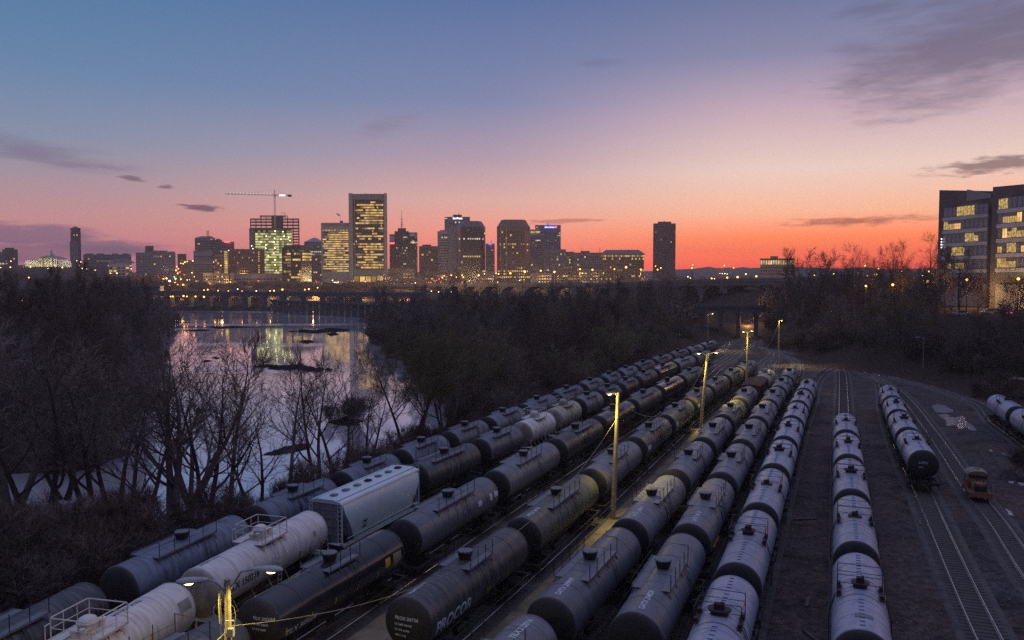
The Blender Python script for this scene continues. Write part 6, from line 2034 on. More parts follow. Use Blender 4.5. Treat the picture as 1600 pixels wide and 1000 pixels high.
# ------------------------------------------------------------------ bare winter trees
def bark(name, col, rnd=.3): return paint(name, col, .9, .35, 1.5, rnd=rnd, spec=.2)
M['bark'] = bark('dark_bark', (.11, .082, .074), .45); M['twig'] = bark('dark_twigs', (.175, .125, .108), .5)
M['bark_pale'] = bark('pale_sycamore_bark', (.30, .26, .26), .15); M['twig_red'] = bark('reddish_twigs', (.125, .078, .066), .45); M['twig_olive'] = bark('olive_catkin_twigs', (.20, .165, .085), .4)
M['twig_grey'] = bark('grey_twigs', (.17, .135, .125), .5)
class Tree:
    def __init__(s, seed, h, trunk_r, spread, n_limb, n_br, n_tw, n_fine, first=.25, up=.35, stems=1, lean=.0, fine_r=.014, fine_l=1.0, tw_l=1.0, taper=.72):
        s.taper = taper
        s.r = random.Random(seed); s.trunk = MB(); s.crown = MB(); s.fr = fine_r; s.fl = fine_l; s.tw_l = tw_l
        s.n = (n_limb, n_br, n_tw, n_fine); s.up = up; s.h = h
        for k in range(stems):
            a = s.r.uniform(0, 6.28); l = lean if stems > 1 else lean * .5
            d = Vector((math.cos(a) * l, math.sin(a) * l, 1)).normalized()
            s.stem(Vector((.3 * math.cos(a) * (stems > 1), .3 * math.sin(a) * (stems > 1), -.6)), d, h * s.r.uniform(.85, 1.05), trunk_r * (1 if stems == 1 else .7), spread, first)
    def path(s, p, d, L_, n, wob, up):
        pts = [p]
        for i in range(n):
            d = (d + Vector((s.r.uniform(-1, 1), s.r.uniform(-1, 1), s.r.uniform(-1, 1))) * wob + Vector((0, 0, up))).normalized()
            pts.append(pts[-1] + d * (L_ / n))
        return pts
    def side(s, d, ang):
        a = s.r.uniform(0, 6.28); o = d.orthogonal().normalized(); o = Matrix.Rotation(a, 3, d) @ o
        return (d * math.cos(ang) + o * math.sin(ang)).normalized()
    def stem(s, p, d, h, r, spread, first):
        pts = s.path(p, d, h, 9, .09, .06)
        rad = [r * (1.25 if i == 0 else 1) * (1 - i / 9.4) ** .8 for i in range(10)]
        s.trunk.tube(pts, rad, 8)
        nl = s.n[0]
        for k in range(nl):
            t = first + (1 - first) * (k + s.r.random() * .8) / nl
            i = min(8, int(t * 9)); q_ = pts[i].lerp(pts[i + 1], t * 9 - i)
            dd = (pts[i + 1] - pts[i]).normalized()
            s.limb(q_, s.side(dd, s.r.uniform(.65, 1.2)), h * spread * (1.08 - t * s.taper) * s.r.uniform(.75, 1.2), rad[i] * s.r.uniform(.42, .62))
    def limb(s, p, d, L_, r):
        pts = s.path(p, d, L_, 6, .16, s.up * .35)
        rad = [max(.02, r * (1 - i / 6.6)) for i in range(7)]
        s.trunk.tube(pts, rad, 5, cap=False)
        nb = s.n[1]
        for k in range(nb):
            t = .18 + .82 * (k + s.r.random()) / nb
            i = min(5, int(t * 6)); q_ = pts[i].lerp(pts[i + 1], min(1, t * 6 - i))
            s.branch(q_, s.side((pts[i + 1] - pts[i]).normalized(), s.r.uniform(.5, 1.05)), L_ * s.r.uniform(.34, .6) * (1.15 - .5 * t), max(.02, rad[i] * .5))
    def branch(s, p, d, L_, r):
        pts = s.path(p, d, L_, 4, .2, s.up * .4)
        s.crown.tube(pts, [max(.012, r * (1 - i / 4.8)) for i in range(5)], 3, cap=False)
        nt_ = s.n[2]
        for k in range(nt_):
            t = .12 + .88 * (k + s.r.random()) / nt_
            i = min(3, int(t * 4)); q_ = pts[i].lerp(pts[i + 1], min(1, t * 4 - i))
            s.twig(q_, s.side((pts[i + 1] - pts[i]).normalized(), s.r.uniform(.4, 1.0)), s.tw_l * s.r.uniform(.7, 1.5))
    def twig(s, p, d, L_):
        pts = s.path(p, d, L_, 2, .22, s.up * .3)
        s.crown.tube(pts, [s.fr * 1.5, s.fr * 1.2, s.fr * .8], 3, cap=False)
        for k in range(s.n[3]):
            t = .15 + .85 * s.r.random(); i = min(1, int(t * 2)); q_ = pts[i].lerp(pts[i + 1], t * 2 - i)
            e = q_ + s.side(d, s.r.uniform(.35, .95)) * s.fl * s.r.uniform(.4, 1.1)
            w = Vector((s.r.uniform(-1, 1), s.r.uniform(-1, 1), s.r.uniform(-1, 1))).cross(e - q_)
            if w.length < 1e-6: continue
            w = w.normalized() * s.fr
            o = len(s.crown.v)
            s.crown.v += [tuple(q_ - w), tuple(q_ + w), tuple(e)]
            s.crown.f.append((o, o + 1, o + 2)); s.crown.m.append(0)
    def meshes(s, barkm, twigm):
        return s.trunk.mesh('trunk', barkm, True), s.crown.mesh('crown', twigm)

KIND = {}
def kind(key, barkm, twigm, **k):
    tr = Tree(**k); a, b = tr.meshes(M[barkm], M[twigm]); KIND[key] = (a, b, k['h'])
kind('broad1', 'bark', 'twig', seed=1, h=15, trunk_r=.34, spread=.52, n_limb=13, n_br=9, n_tw=7, n_fine=7, first=.16, fine_r=.02, taper=.42)
kind('broad2', 'bark', 'twig_red', seed=2, h=14, trunk_r=.30, spread=.56, n_limb=12, n_br=9, n_tw=7, n_fine=7, first=.14, fine_r=.02, taper=.42)
kind('broad3', 'bark', 'twig_grey', seed=3, h=16, trunk_r=.36, spread=.48, n_limb=14, n_br=9, n_tw=7, n_fine=7, first=.2, fine_r=.02, taper=.42)
kind('tall1', 'bark', 'twig', seed=4, h=20, trunk_r=.38, spread=.34, n_limb=16, n_br=8, n_tw=6, n_fine=6, first=.22, up=.5)
kind('tall2', 'bark', 'twig_red', seed=5, h=19, trunk_r=.36, spread=.38, n_limb=15, n_br=8, n_tw=6, n_fine=6, first=.2, up=.5)
kind('olive', 'bark', 'twig_olive', seed=6, h=13, trunk_r=.30, spread=.62, n_limb=12, n_br=10, n_tw=8, n_fine=8, first=.14, stems=1, fine_r=.02, taper=.42)
# near the tracks: fewer, clearer branches
kind('airy1', 'bark', 'twig', seed=21, h=19, trunk_r=.30, spread=.42, n_limb=13, n_br=7, n_tw=5, n_fine=3, first=.22, up=.45)
kind('airy2', 'bark', 'twig', seed=22, h=18, trunk_r=.28, spread=.48, n_limb=12, n_br=7, n_tw=5, n_fine=3, first=.25, up=.4)
kind('syc1', 'bark_pale', 'twig', seed=11, h=17, trunk_r=.26, spread=.40, n_limb=17, n_br=7, n_tw=5, n_fine=3, first=.18, up=.55, fine_r=.012)
kind('syc2', 'bark_pale', 'twig', seed=12, h=15, trunk_r=.24, spread=.46, n_limb=14, n_br=7, n_tw=5, n_fine=3, first=.2, up=.6, fine_r=.012)
kind('multi1', 'bark', 'twig', seed=13, h=15, trunk_r=.42, spread=.58, n_limb=9, n_br=7, n_tw=4, n_fine=3, first=.24, stems=3, lean=.30, fine_r=.012)
kind('multi2', 'bark', 'twig', seed=14, h=12, trunk_r=.32, spread=.60, n_limb=8, n_br=7, n_tw=4, n_fine=3, first=.22, stems=2, lean=.26, fine_r=.012)
kind('willow', 'bark', 'twig_olive', seed=15, h=14, trunk_r=.36, spread=.55, n_limb=10, n_br=9, n_tw=7, n_fine=7, first=.40, stems=4, lean=.5, fine_r=.012, taper=.42)
kind('shrub1', 'bark', 'twig_red', seed=16, h=4.2, trunk_r=.07, spread=.5, n_limb=6, n_br=5, n_tw=4, n_fine=4, first=.1, stems=7, lean=.6, fine_r=.012, fine_l=.7, tw_l=.7)
kind('shrub2', 'bark', 'twig', seed=17, h=3.6, trunk_r=.06, spread=.55, n_limb=6, n_br=5, n_tw=4, n_fine=4, first=.1, stems=8, lean=.7, fine_r=.012, fine_l=.7, tw_l=.7)
TREES = []
def plant(key, x, y, scale, label, group=None, rz=None, z=None, name='bare_tree', cat='tree', sz=1.0):
    a, b, h = KIND[key]
    z = height(x, y) if z is None else z
    t = thing(name, label, cat, (x, y, z - .1), (random.uniform(0, 6.28) if rz is None else rz), group)
    t.scale = (scale, scale, scale * sz)
    link('trunk' if cat == 'tree' else 'stems', a, t); link('crown' if cat == 'tree' else 'twigs', b, t)
    TREES.append((x, y))
    return t
rnd = random.Random(21)
def clear_of_tracks(x, y, m=5.0):
    if y > 330: return True
    for ln in TRACK:
        for p in ln[::2]:
            if abs(p.x - x) < m and abs(p.y - y) < m and (p.x - x) ** 2 + (p.y - y) ** 2 < m * m: return False
    return True
def scatter(n, inside, keys, sc, label, group, dmin=5.0, tries=6000, zs=(.9, 1.15)):
    placed = []; k = 0
    while len(placed) < n and k < tries:
        k += 1
        x, y = inside[0](rnd)
        if not inside[1](x, y): continue
        if any((x - a) ** 2 + (y - b) ** 2 < dmin * dmin for a, b in placed): continue
        if not clear_of_tracks(x, y): continue
        placed.append((x, y))
        plant(rnd.choice(keys), x, y, rnd.uniform(*sc), label, group, sz=rnd.uniform(*zs))
    return placed
def view_pt(x0, x1, d0, d1, pw=1.0):
    def f(r):
        D = d0 + (d1 - d0) * r.random() ** pw; px = r.uniform(x0, x1); return ((px - 800) / F * D, D)
    return f
land = lambda x, y: height(x, y) > WATER_Z + .8
left_ok = lambda x, y: x < lerp_tab(LEFT_SHORE, y) - 2 and land(x, y)
mid_ok = lambda x, y: x > lerp_tab(RIGHT_SHORE, y) + 1 and land(x, y) and x < 60
# wood on the far side of the water
G1 = 'bare trees of the wood across the water'
scatter(34, (view_pt(-60, 275, 100, 170), left_ok), ['broad1', 'broad2', 'broad3', 'tall2'], (.75, 1.05), 'bare dark tree at the front of the wood across the water', G1, 4.5)
scatter(46, (view_pt(-60, 272, 165, 320), left_ok), ['broad1', 'broad2', 'broad3', 'tall1', 'tall2'], (.85, 1.15), 'bare dark tree deep in the wood across the water', G1, 6.5)
scatter(10, (view_pt(-60, 262, 320, 420), left_ok), ['broad1', 'broad3', 'tall1'], (.95, 1.3), 'bare dark tree at the back of the wood below the white hall', G1, 10)
# wood between the river and the yard
G2 = 'bare trees of the wood between river and yard'
scatter(48, (view_pt(690, 1090, 118, 215), lambda x, y: mid_ok(x, y) and side_of_bank(x, y) > 6), ['broad1', 'broad2', 'olive', 'broad3', 'olive'], (.5, .92), 'bare brownish tree on the bank right behind the tank cars', G2, 5.6, zs=(.8, 1.0))
scatter(52, (view_pt(585, 1120, 190, 320), lambda x, y: mid_ok(x, y) and side_of_bank(x, y) > 7), ['broad1', 'broad2', 'broad3', 'broad2', 'olive'], (.52, .92), 'bare dark tree in the thick of the wood beside the yard', G2, 6)
scatter(14, (view_pt(585, 1190, 320, 420), lambda x, y: (x > lerp_tab(RIGHT_SHORE, y) + 2) and land(x, y) and not (1110 < x / y * F + 800 < 1196 and y < 420)), ['broad1', 'broad3', 'broad2'], (.7, .95), 'bare dark tree at the back of the wood below the viaduct', G2, 9)
# embankment
G3 = 'bare trees on the embankment'
foot = lambda y: lerp_tab([(-20, 76), (60, 79), (110, 82), (134, 84), (167, 87), (197, 76), (263, 84), (320, 92), (600, 100)], y)
scatter(34, (view_pt(1200, 1660, 135, 215), lambda x, y: x > foot(y) + 5 and not (x / y * F + 800 > 1465 and y > 172)), ['broad1', 'broad2', 'broad3', 'olive'], (.5, .72), 'low bare tree on the dark slope of the embankment', G3, 4.2, zs=(.75, 1.0))
scatter(26, (view_pt(1195, 1480, 215, 300), lambda x, y: x > foot(y) + 5), ['broad1', 'broad2', 'airy1', 'airy2', 'broad3'], (.62, .85), 'bare tree on top of the embankment against the red sky', G3, 5)
for px, ytop, D, key in ((1333, 388, 262, 'airy1'), (1362, 382, 250, 'airy2'), (1393, 384, 258, 'airy1'), (1420, 374, 246, 'airy2'), (1452, 372, 240, 'airy1'), (1478, 392, 228, 'airy2'), (1500, 404, 216, 'broad1'), (1310, 398, 270, 'airy2'), (1285, 406, 280, 'broad3'), (1250, 412, 290, 'broad1')):
    p = wxy(px, D); h = at_y(px, ytop, D).z - height(p.x, p.y)
    plant(key, p.x, p.y, h / KIND[key][2] * .97, 'tall bare tree standing out against the sunset glow beside the office building', G3, rz=px)
for px, D in ((1588, 222), (1530, 224)):
    p = wxy(px, D); plant('broad2', p.x, p.y, .55, ('bare tree lit orange by the street lamp in front of the office podium', 'small bare tree by the office podium wall')[px < 1560])
# trees along the bank in front of the water, one by one
def bank_tree(key, px, pybase, ytop, z0, label, rz=0.0, wide=1.0, name='bare_tree'):
    p = on_z(px, pybase, z0); D = p.y
    h = at_y(px, ytop, D).z - z0
    s = h / KIND[key][2]
    t = plant(key, p.x, p.y, s, label, None, rz, z0, name)
    t.scale = (s * wide, s * wide, s); return t
bank_tree('syc1', 358, 800, 530, -.6, 'slim pale-trunked tree in front of the shining water', 1.0, 1.05)
bank_tree('syc2', 452, 762, 575, -.6, 'second pale-trunked tree, forking widely, beyond the dark leaning one', 2.1, 1.25)
bank_tree('multi1', 268, 838, 538, -.5, 'big dark tree with several leaning trunks beside the grey-blue tank car', 0.4, 1.25)
bank_tree('multi2', 140, 800, 575, -.5, 'dark tree with a forked leaning trunk above the brush', 2.0, 1.2)
bank_tree('multi2', 318, 812, 575, -.6, 'dark slanting tree next to the slim pale trunk', 4.0, 1.1)
bank_tree('multi2', 496, 752, 570, -.6, 'dark twin-stemmed tree behind the hopper wagon', .8, 1.0)
bank_tree('multi2', 530, 742, 585, -.6, 'dark many-stemmed tree behind the roof of the hopper wagon', 3.0, 1.1)
bank_tree('willow', 640, 704, 546, -.5, 'large round-headed tree with olive catkins overhanging the water', .6, 1.05)
bank_tree('willow', 694, 686, 556, -.4, 'second round-headed olive tree leaning on its larger neighbour', 2.4, 1.0)
bank_tree('multi2', 712, 672, 575, -.3, 'dark tree where the wood meets the open water', 1.7, 1.0)
bank_tree('multi2', 575, 722, 600, -.5, 'thin dark tree between hopper wagon and round-headed tree', 5.0, 1.0)
bank_tree('syc1', 264, 720, 500, -1.5, 'tall pale trunk at the edge of the wood across the water', 3.0, .9)
bank_tree('syc2', 172, 590, 446, 1.0, 'pale forked tree showing in the middle of the dark wood', 1.0, .9)
bank_tree('syc2', 700, 620, 525, 0.5, 'grey leaning tree showing pale in front of the middle wood', 1.0, 1.0)
bank_tree('multi2', 400, 800, 640, -.6, 'low dark tree between the two pale-trunked ones', 2.6, 1.1)
bank_tree('multi2', 212, 836, 610, -.5, 'dark leaning tree over the brushy bank', 5.2, 1.15)
bank_tree('multi2', 60, 815, 560, -.5, 'dark tree rising from the reddish brush at the end of the bank', 3.3, 1.2)
bank_tree('multi1', 20, 800, 520, -.4, 'large dark tree at the very end of the brushy bank', 1.3, 1.2)
bank_tree('multi2', 100, 770, 590, -.6, 'thin dark tree leaning over the far end of the bank', 2.8, 1.3)
bank_tree('multi2', 178, 790, 600, -.6, 'dark forked tree between two leaning ones above the brush', .5, 1.2)
bank_tree('multi1', 300, 780, 560, -.6, 'dark spreading tree behind the slim pale trunk', 2.2, 1.0)
for i, (px, py) in enumerate(((520, 660), (545, 657), (562, 660))):
    p = on_z(px, py, WATER_Z); plant('shrub1', p.x, p.y, .8 + .2 * i, 'leafless shrub growing on the low island in the river', 'shrubs on the low island', z=WATER_Z, name='bare_shrub', cat='shrub')
# shrubs along the bank
def shrub_ok(x, y): return 4.2 < side_of_bank(x, y) and land(x, y) 
n = 0; k = 0; pl_ = []
while n < 80 and k < 8000:
    k += 1
    px, py = rnd.uniform(-60, 740), rnd.uniform(640, 960)
    p = on_z(px, py, -.5)
    s = side_of_bank(p.x, p.y)
    if not 4.5 < s < (17 if px > 260 else 46) or not land(p.x, p.y) or p.y > 165 or p.y < 40: continue
    if px > 200 and (rnd.random() < .88 or s > 7): continue
    if any((p.x - a) ** 2 + (p.y - b) ** 2 < 2.2 for a, b in pl_): continue
    pl_.append((p.x, p.y)); n += 1
    plant(rnd.choice(['shrub1', 'shrub2', 'shrub1']), p.x, p.y, rnd.uniform(.7, 1.25), 'leafless reddish shrub in the thicket on the river bank', 'shrubs on the river bank', name='bare_shrub', cat='shrub')
# shrubs along the two far shores
n = 0; k = 0
while n < 70 and k < 9000:
    k += 1
    y = rnd.uniform(96, 330)
    if k % 3: x = lerp_tab(LEFT_SHORE, y) - rnd.uniform(-6, 10)
    else: x = lerp_tab(RIGHT_SHORE, max(y, 170)) + rnd.uniform(-5, 8); y = max(y, 170)
    if height(x, y) < WATER_Z + .15 or not -90 < x / y * F + 800 < 900 or height(x, y) > 2.5: continue
    n += 1
    plant(rnd.choice(['shrub1', 'shrub2']), x, y, rnd.uniform(.8, 1.9), 'leafless shrub at the edge of the water below the woods', 'shrubs along the far shores', name='bare_shrub', cat='shrub')
# shrubs under the trees of the middle wood
n = 0; k = 0
while n < 84 and k < 9000:
    k += 1
    px, D = rnd.uniform(680, 1120), rnd.uniform(112, 320)
    x, y = (px - 800) / F * D, D
    if not mid_ok(x, y) or not 4.5 < side_of_bank(x, y) < 60 or not clear_of_tracks(x, y, 4.2): continue
    n += 1
    plant(rnd.choice(['shrub1', 'shrub2']), x, y, rnd.uniform(.8, 1.6), 'leafless shrub under the trees beside the bank row of tank cars', 'shrubs under the middle wood', name='bare_shrub', cat='shrub')
# shrubs along the foot of the embankment
n = 0; k = 0
while n < 46 and k < 4000:
    k += 1
    px, D = rnd.uniform(1190, 1640), rnd.uniform(125, 260)
    x, y = (px - 800) / F * D, D
    f = x - foot(y)
    if not 1 < f < 16 or not clear_of_tracks(x, y, 3.5): continue
    n += 1
    plant(rnd.choice(['shrub1', 'shrub2']), x, y, rnd.uniform(.6, 1.3), 'leafless shrub at the foot of the embankment', 'shrubs along the embankment', name='bare_shrub', cat='shrub')

# far woods: crowns that run together between and below the buildings
def far_woods():
    mb = MB(); r = random.Random(31)
    def clump(x, y, z, w, h, n):
        for _ in range(n):
            a = r.uniform(0, 6.28); u = r.random() ** .5
            cx, cy_ = x + math.cos(a) * u * w, y + math.sin(a) * u * w
            top = h * (1 - .75 * u * u) * r.uniform(.55, 1.0)
            for q_ in range(3):
                zz = z + top * r.uniform(.35, 1)
                d = Vector((r.uniform(-1, 1), r.uniform(-1, 1), r.uniform(.1, 1.4))).normalized() * r.uniform(1.5, 3.4)
                w2 = d.orthogonal().normalized() * .28
                w2 = Matrix.Rotation(r.uniform(0, 6.28), 3, d.normalized()) @ w2
                p = Vector((cx, cy_, zz)); e = p + d
                o = len(mb.v); mb.v += [tuple(p - w2), tuple(p + w2), tuple(e)]; mb.f.append((o, o + 1, o + 2)); mb.m.append(0)
            mb.tube([(cx, cy_, z - 1), (cx + r.uniform(-.6, .6), cy_, z + top * .8)], [.22, .06], 3, cap=False)
    spec = [(x0, x1, d0, d1, n, h) for x0, x1, d0, d1, n, h in (
        (-60, 262, 320, 540, 70, 15), (585, 1100, 310, 540, 100, 10), (1200, 1420, 290, 420, 40, 9), (240, 640, 640, 800, 70, 6), (300, 560, 800, 950, 40, 6), (-60, 215, 540, 900, 60, 13), (120, 262, 620, 1000, 40, 12), (205, 256, 900, 1020, 14, 13), (590, 660, 880, 1000, 26, 10), (640, 700, 860, 960, 16, 9), (540, 620, 820, 900, 16, 6),
        (930, 1110, 560, 800, 34, 8), (1040, 1260, 820, 1500, 46, 14), (1240, 1500, 330, 700, 50, 12), (1000, 1060, 620, 900, 14, 13))]
    for x0, x1, d0, d1, n, h in spec:
        for _ in range(n):
            D = r.uniform(d0, d1); px = r.uniform(x0, x1); x = (px - 800) / F * D
            clump(x, D, height(x, D), r.uniform(4, 8), h * r.uniform(.7, 1.1), 90)
    o = mb.build('far_woods', M['twig']); tag(o, kind='stuff')
far_woods()

# brush and dead grass on the banks: nobody could count it
def undergrowth():
    mb = MB(); r = random.Random(41); n = 0
    while n < 36000:
        u_ = r.random()
        if u_ < .28:
            y = r.uniform(94, 300); p = Vector(((lerp_tab(LEFT_SHORE, y) - r.uniform(-12, 40)) if r.random() < .7 else (lerp_tab(RIGHT_SHORE, y) + r.uniform(-8, 14)), y, 0))
            if y < 160 and p.x > -40: continue
            if height(p.x, p.y) < WATER_Z + .1: continue
        elif u_ < .70:
            px, py = r.uniform(-80, 760), r.uniform(640, 1000); p = on_z(px, py, -.4)
            if p.y > 165: continue
            s = side_of_bank(p.x, p.y)
            if not 3.4 < s < 46 or not land(p.x, p.y): continue
            if px > 200 and (s > 6.5 or r.random() < .7): continue
        else:
            px, D = r.uniform(1180, 1660), r.uniform(95, 270); p = Vector(((px - 800) / F * D, D, 0))
            f = p.x - foot(p.y)
            if not -1.5 < f < 42 or not clear_of_tracks(p.x, p.y, 2.6): continue
        n += 1
        z = height(p.x, p.y)
        for _ in range(3):
            d = Vector((r.uniform(-1, 1), r.uniform(-1, 1), r.uniform(.5, 1.8))).normalized() * r.uniform(.4, 1.5)
            w = d.orthogonal().normalized() * .016; w = Matrix.Rotation(r.uniform(0, 6.28), 3, d.normalized()) @ w
            b0 = Vector((p.x + r.uniform(-.4, .4), p.y + r.uniform(-.4, .4), z - .05)); e = b0 + d
            o = len(mb.v); mb.v += [tuple(b0 - w), tuple(b0 + w), tuple(e)]; mb.f.append((o, o + 1, o + 2)); mb.m.append(0)
    o = mb.build('undergrowth', M['twig_red']); tag(o, kind='stuff')
undergrowth()
# ------------------------------------------------------------------ yard lighting
M['pole_wood'] = paint('weathered_pole_wood', (.34, .28, .20), .8, .3, 2.5, dirt=(.16, .12, .09), dirt_amt=.6)
M['lamp_shell'] = paint('grey_lamp_shell', (.35, .34, .36), .5, .15, 2)
M['e_lens'] = emit('lamp_lens', (1.0, .80, .26), 10)
M['off_lens'] = paint('unlit_lens', (.4, .4, .42), .2, .1, 2)
M['wire'] = paint('wire', (.24, .22, .16), .6, .1, 2)
SOD = (1.0, .80, .17)
def lamp_head(mb, c, d):
    """cobra head: a flattened tapering shell pointing along d"""
    c = Vector(c); d = Vector(d).normalized(); s = Vector((-d.y, d.x, 0))
    prof = [(-.55, .07, .06), (-.35, .13, .10), (-.05, .19, .14), (.25, .20, .15), (.45, .16, .11), (.56, .06, .05)]
    n = 10; o = len(mb.v)
    for t, w, h in prof:
        for k in range(n):
            a = 2 * math.pi * k / n; hh = h if math.sin(a) > 0 else h * .45
            mb.v.append(tuple(c + d * t + s * (w * math.cos(a)) + Vector((0, 0, hh * math.sin(a)))))
    for i in range(len(prof) - 1):
        for k in range(n):
            a = o + i * n + k; b = o + i * n + (k + 1) % n
            mb.f.append((a, b, b + n, a + n)); mb.m.append(0)
    mb.f.append(tuple(o + k for k in range(n))[::-1]); mb.m.append(0)
    e = o + (len(prof) - 1) * n; mb.f.append(tuple(e + k for k in range(n))); mb.m.append(0)
def lamp_post(label, px, pytop, D, heads, r0=.19, lit=True, wood=True, energy=5200, base=0.0, scale=1.0, lean=0.0):
    p = wxy(px, D); zt = at_y(px, pytop, D).z - base
    t = thing('lamp_post', label, 'lamp post', (p.x, p.y, base), 0, 'lamp posts of the freight yard')
    mb = MB(); n = 8
    mb.tube([(-lean * (1 - k / n), 0, -.2 + (zt + .2) * k / n) for k in range(n + 1)], [r0 * (1 - .38 * k / n) for k in range(n + 1)], 12)
    mb.build('pole', M['pole_wood'] if wood else M['lamp_shell'], t)
    for k, (dx, dy, dz) in enumerate(heads):
        d = Vector((dx, dy, 0)); dl = d.length; d.normalize()
        mb = MB(); mb.tube([(0, 0, zt - .55), (d.x * dl * .4, d.y * dl * .4, zt - .12 + dz), (d.x * (dl - .3), d.y * (dl - .3), zt + dz)], .04, 6)
        arm = mb.build('arm', M['lamp_shell'], t)
        c = Vector((d.x * (dl + .2), d.y * (dl + .2), zt + dz))
        mb = MB(); lamp_head(mb, c, d); hd = mb.build('lamp_head', M['lamp_shell'], t, True, 60)
        mb = MB()
        prof = [(.02, -.13), (.10, -.12), (.155, -.08), (.165, -.04)]
        o = len(mb.v); nn = 12; s = Vector((-d.y, d.x, 0)); cc = c + d * .12
        for rr, z in prof:
            for q_ in range(nn):
                a = 2 * math.pi * q_ / nn
                mb.v.append(tuple(cc + d * (rr * 1.15 * math.cos(a)) + s * (rr * .7 * math.sin(a)) + Vector((0, 0, z))))
        for i in range(len(prof) - 1):
            for q_ in range(nn):
                a = o + i * nn + q_; b = o + i * nn + (q_ + 1) % nn
                mb.f.append((a, b, b + nn, a + nn)); mb.m.append(0)
        mb.build('lens', M['e_lens'] if lit else M['off_lens'], hd, True)
        if lit:
            l = bpy.data.lights.new('lamp_light', 'SPOT'); l.energy = energy; l.color = SOD; l.shadow_soft_size = .18
            l.spot_size = R(80 if D > 40 else 152); l.spot_blend = .8 if D > 40 else .3; l.volume_factor = 0
            lo = bpy.data.objects.new('lamp_light', l); COL.objects.link(lo); lo.parent = t
            lo.location = (cc.x, cc.y, cc.z - .24)
            if D > 40:
                l2 = bpy.data.lights.new('lamp_light', 'POINT'); l2.energy = 260 if k == 0 else 120; l2.color = SOD; l2.shadow_soft_size = .15; l2.volume_factor = 0
                l2o = bpy.data.objects.new('lamp_light', l2); COL.objects.link(l2o); l2o.parent = t; l2o.location = (cc.x, cc.y, cc.z - .3)
            if D > 40: lo.rotation_euler = Vector((.30, -.34, -1)).to_track_quat('-Z', 'Y').to_euler()
    return t, Vector((p.x, p.y, base)), zt
PT = {}
PT[0] = lamp_post('near wooden lamp post with two grey lamp heads and tangled cables', 346, 905, 28.5, [(1.35, -.15, .42), (-.95, -.25, .05)], .19, energy=650)
PT[1] = lamp_post('tall wooden lamp post with one lit lamp between two rows of tank cars', 967, 613, 72, [(-.55, -.3, -.05)], .25, energy=4200, lean=.4)
PT[2] = lamp_post('wooden lamp post with two lit lamps beyond the single-lamp post', 1107, 551, 117, [(1.0, .1, .0), (-1.0, -.1, -.1)], .25, energy=4500, lean=.9)
PT[3] = lamp_post('wooden lamp post with two lit lamps at the rail throat', 1170, 518, 159, [(.7, .4, .1), (-.7, -.2, .0)], .25, energy=4200, lean=.2)
PT[4] = lamp_post('distant wooden lamp post before the dark embankment trees', 1218, 501, 204, [(.3, -.4, .1)], .24, energy=7000)
PT[5] = lamp_post('distant thin steel lamp post at the edge of the wood', 1107, 490, 246, [(1.0, -.2, .0)], .12, wood=False, energy=5200)
PT[6] = lamp_post('unlit thin lamp post at the foot of the embankment', 1446, 527, 178, [(-1.3, -.2, .0)], .11, lit=False, wood=False)
# cables tangled round the near post
t, p0, zt = PT[0]
mb = MB(); r = random.Random(3)
for k in range(2):
    a0 = r.uniform(0, 6.28); pts = []
    for i in range(14):
        z = zt - .1 - i * .28; a = a0 + .35 * math.sin(i * .9 + k)
        rr = .20 + .05 * abs(math.sin(i * 1.1 + k)) + (.16 if k == 0 and 3 < i < 7 else 0)
        pts.append((rr * math.cos(a), rr * math.sin(a), z))
    mb.tube(pts, .008, 4)
for k in range(1):
    mb.tube([(.2 + .1 * math.sin(u * .5), -.12, zt - 2.2 - .9 * abs(math.sin(u * .26 + k * .3)) ) for u in range(13)], .009, 4)
mb.tube([(-.23, -.1, zt - .3), (-.26, -.12, zt - .9), (-.24, -.1, zt - 1.6)], .035, 5)
mb.build('cable', M['wire'], t)
mb = MB(); mb.box((.16, -.16, zt - 1.9), (.22, .2, .3)); mb.tube([(0, -.22, zt - 1.45), (.30, -.22, zt - 1.45)], .03, 5); mb.build('bracket', M['lamp_shell'], t)
# cables slung from post to post
def slung(a, b, za, zb, sag, label, r=.016):
    A = PT[a][1] + Vector((0, 0, za)) if not isinstance(a, Vector) else a
    B = PT[b][1] + Vector((0, 0, zb)) if not isinstance(b, Vector) else b
    mb = MB(); n = 40
    c = A.lerp(B, .5)
    pts = []
    for i in range(n + 1):
        u = i / n; p = A.lerp(B, u); p.z -= sag * 4 * u * (1 - u); pts.append(p - c)
    mb.tube(pts, r, 5); o = mb.build('overhead_cable', M['wire']); o.location = c
    tag(o, label, 'cable', 'cables slung between the lamp posts')
slung(0, 1, PT[0][2] - 1.75, PT[1][2] - 2.2, 4.1, 'sagging cable from the near post to the single-lamp post', .02)
slung(1, 2, PT[1][2] - .8, PT[2][2] - .5, 4.4, 'sagging cable from the single-lamp post to the two-lamp post', .022)
slung(2, 3, PT[2][2] - .5, PT[3][2] - .5, 4.2, 'sagging cable between the two posts that carry two lamps', .024)
slung(3, 4, PT[3][2] - 1.0, PT[4][2] - .6, 4.5, 'sagging cable from the rail throat to the distant wooden post', .028)
A = PT[0][1] + Vector((0, 0, PT[0][2] - 1.9))
slung(A, A + Vector((-9, -17, -.6)), 0, 0, 1.6, 'cable running from the near post out of view', .02)

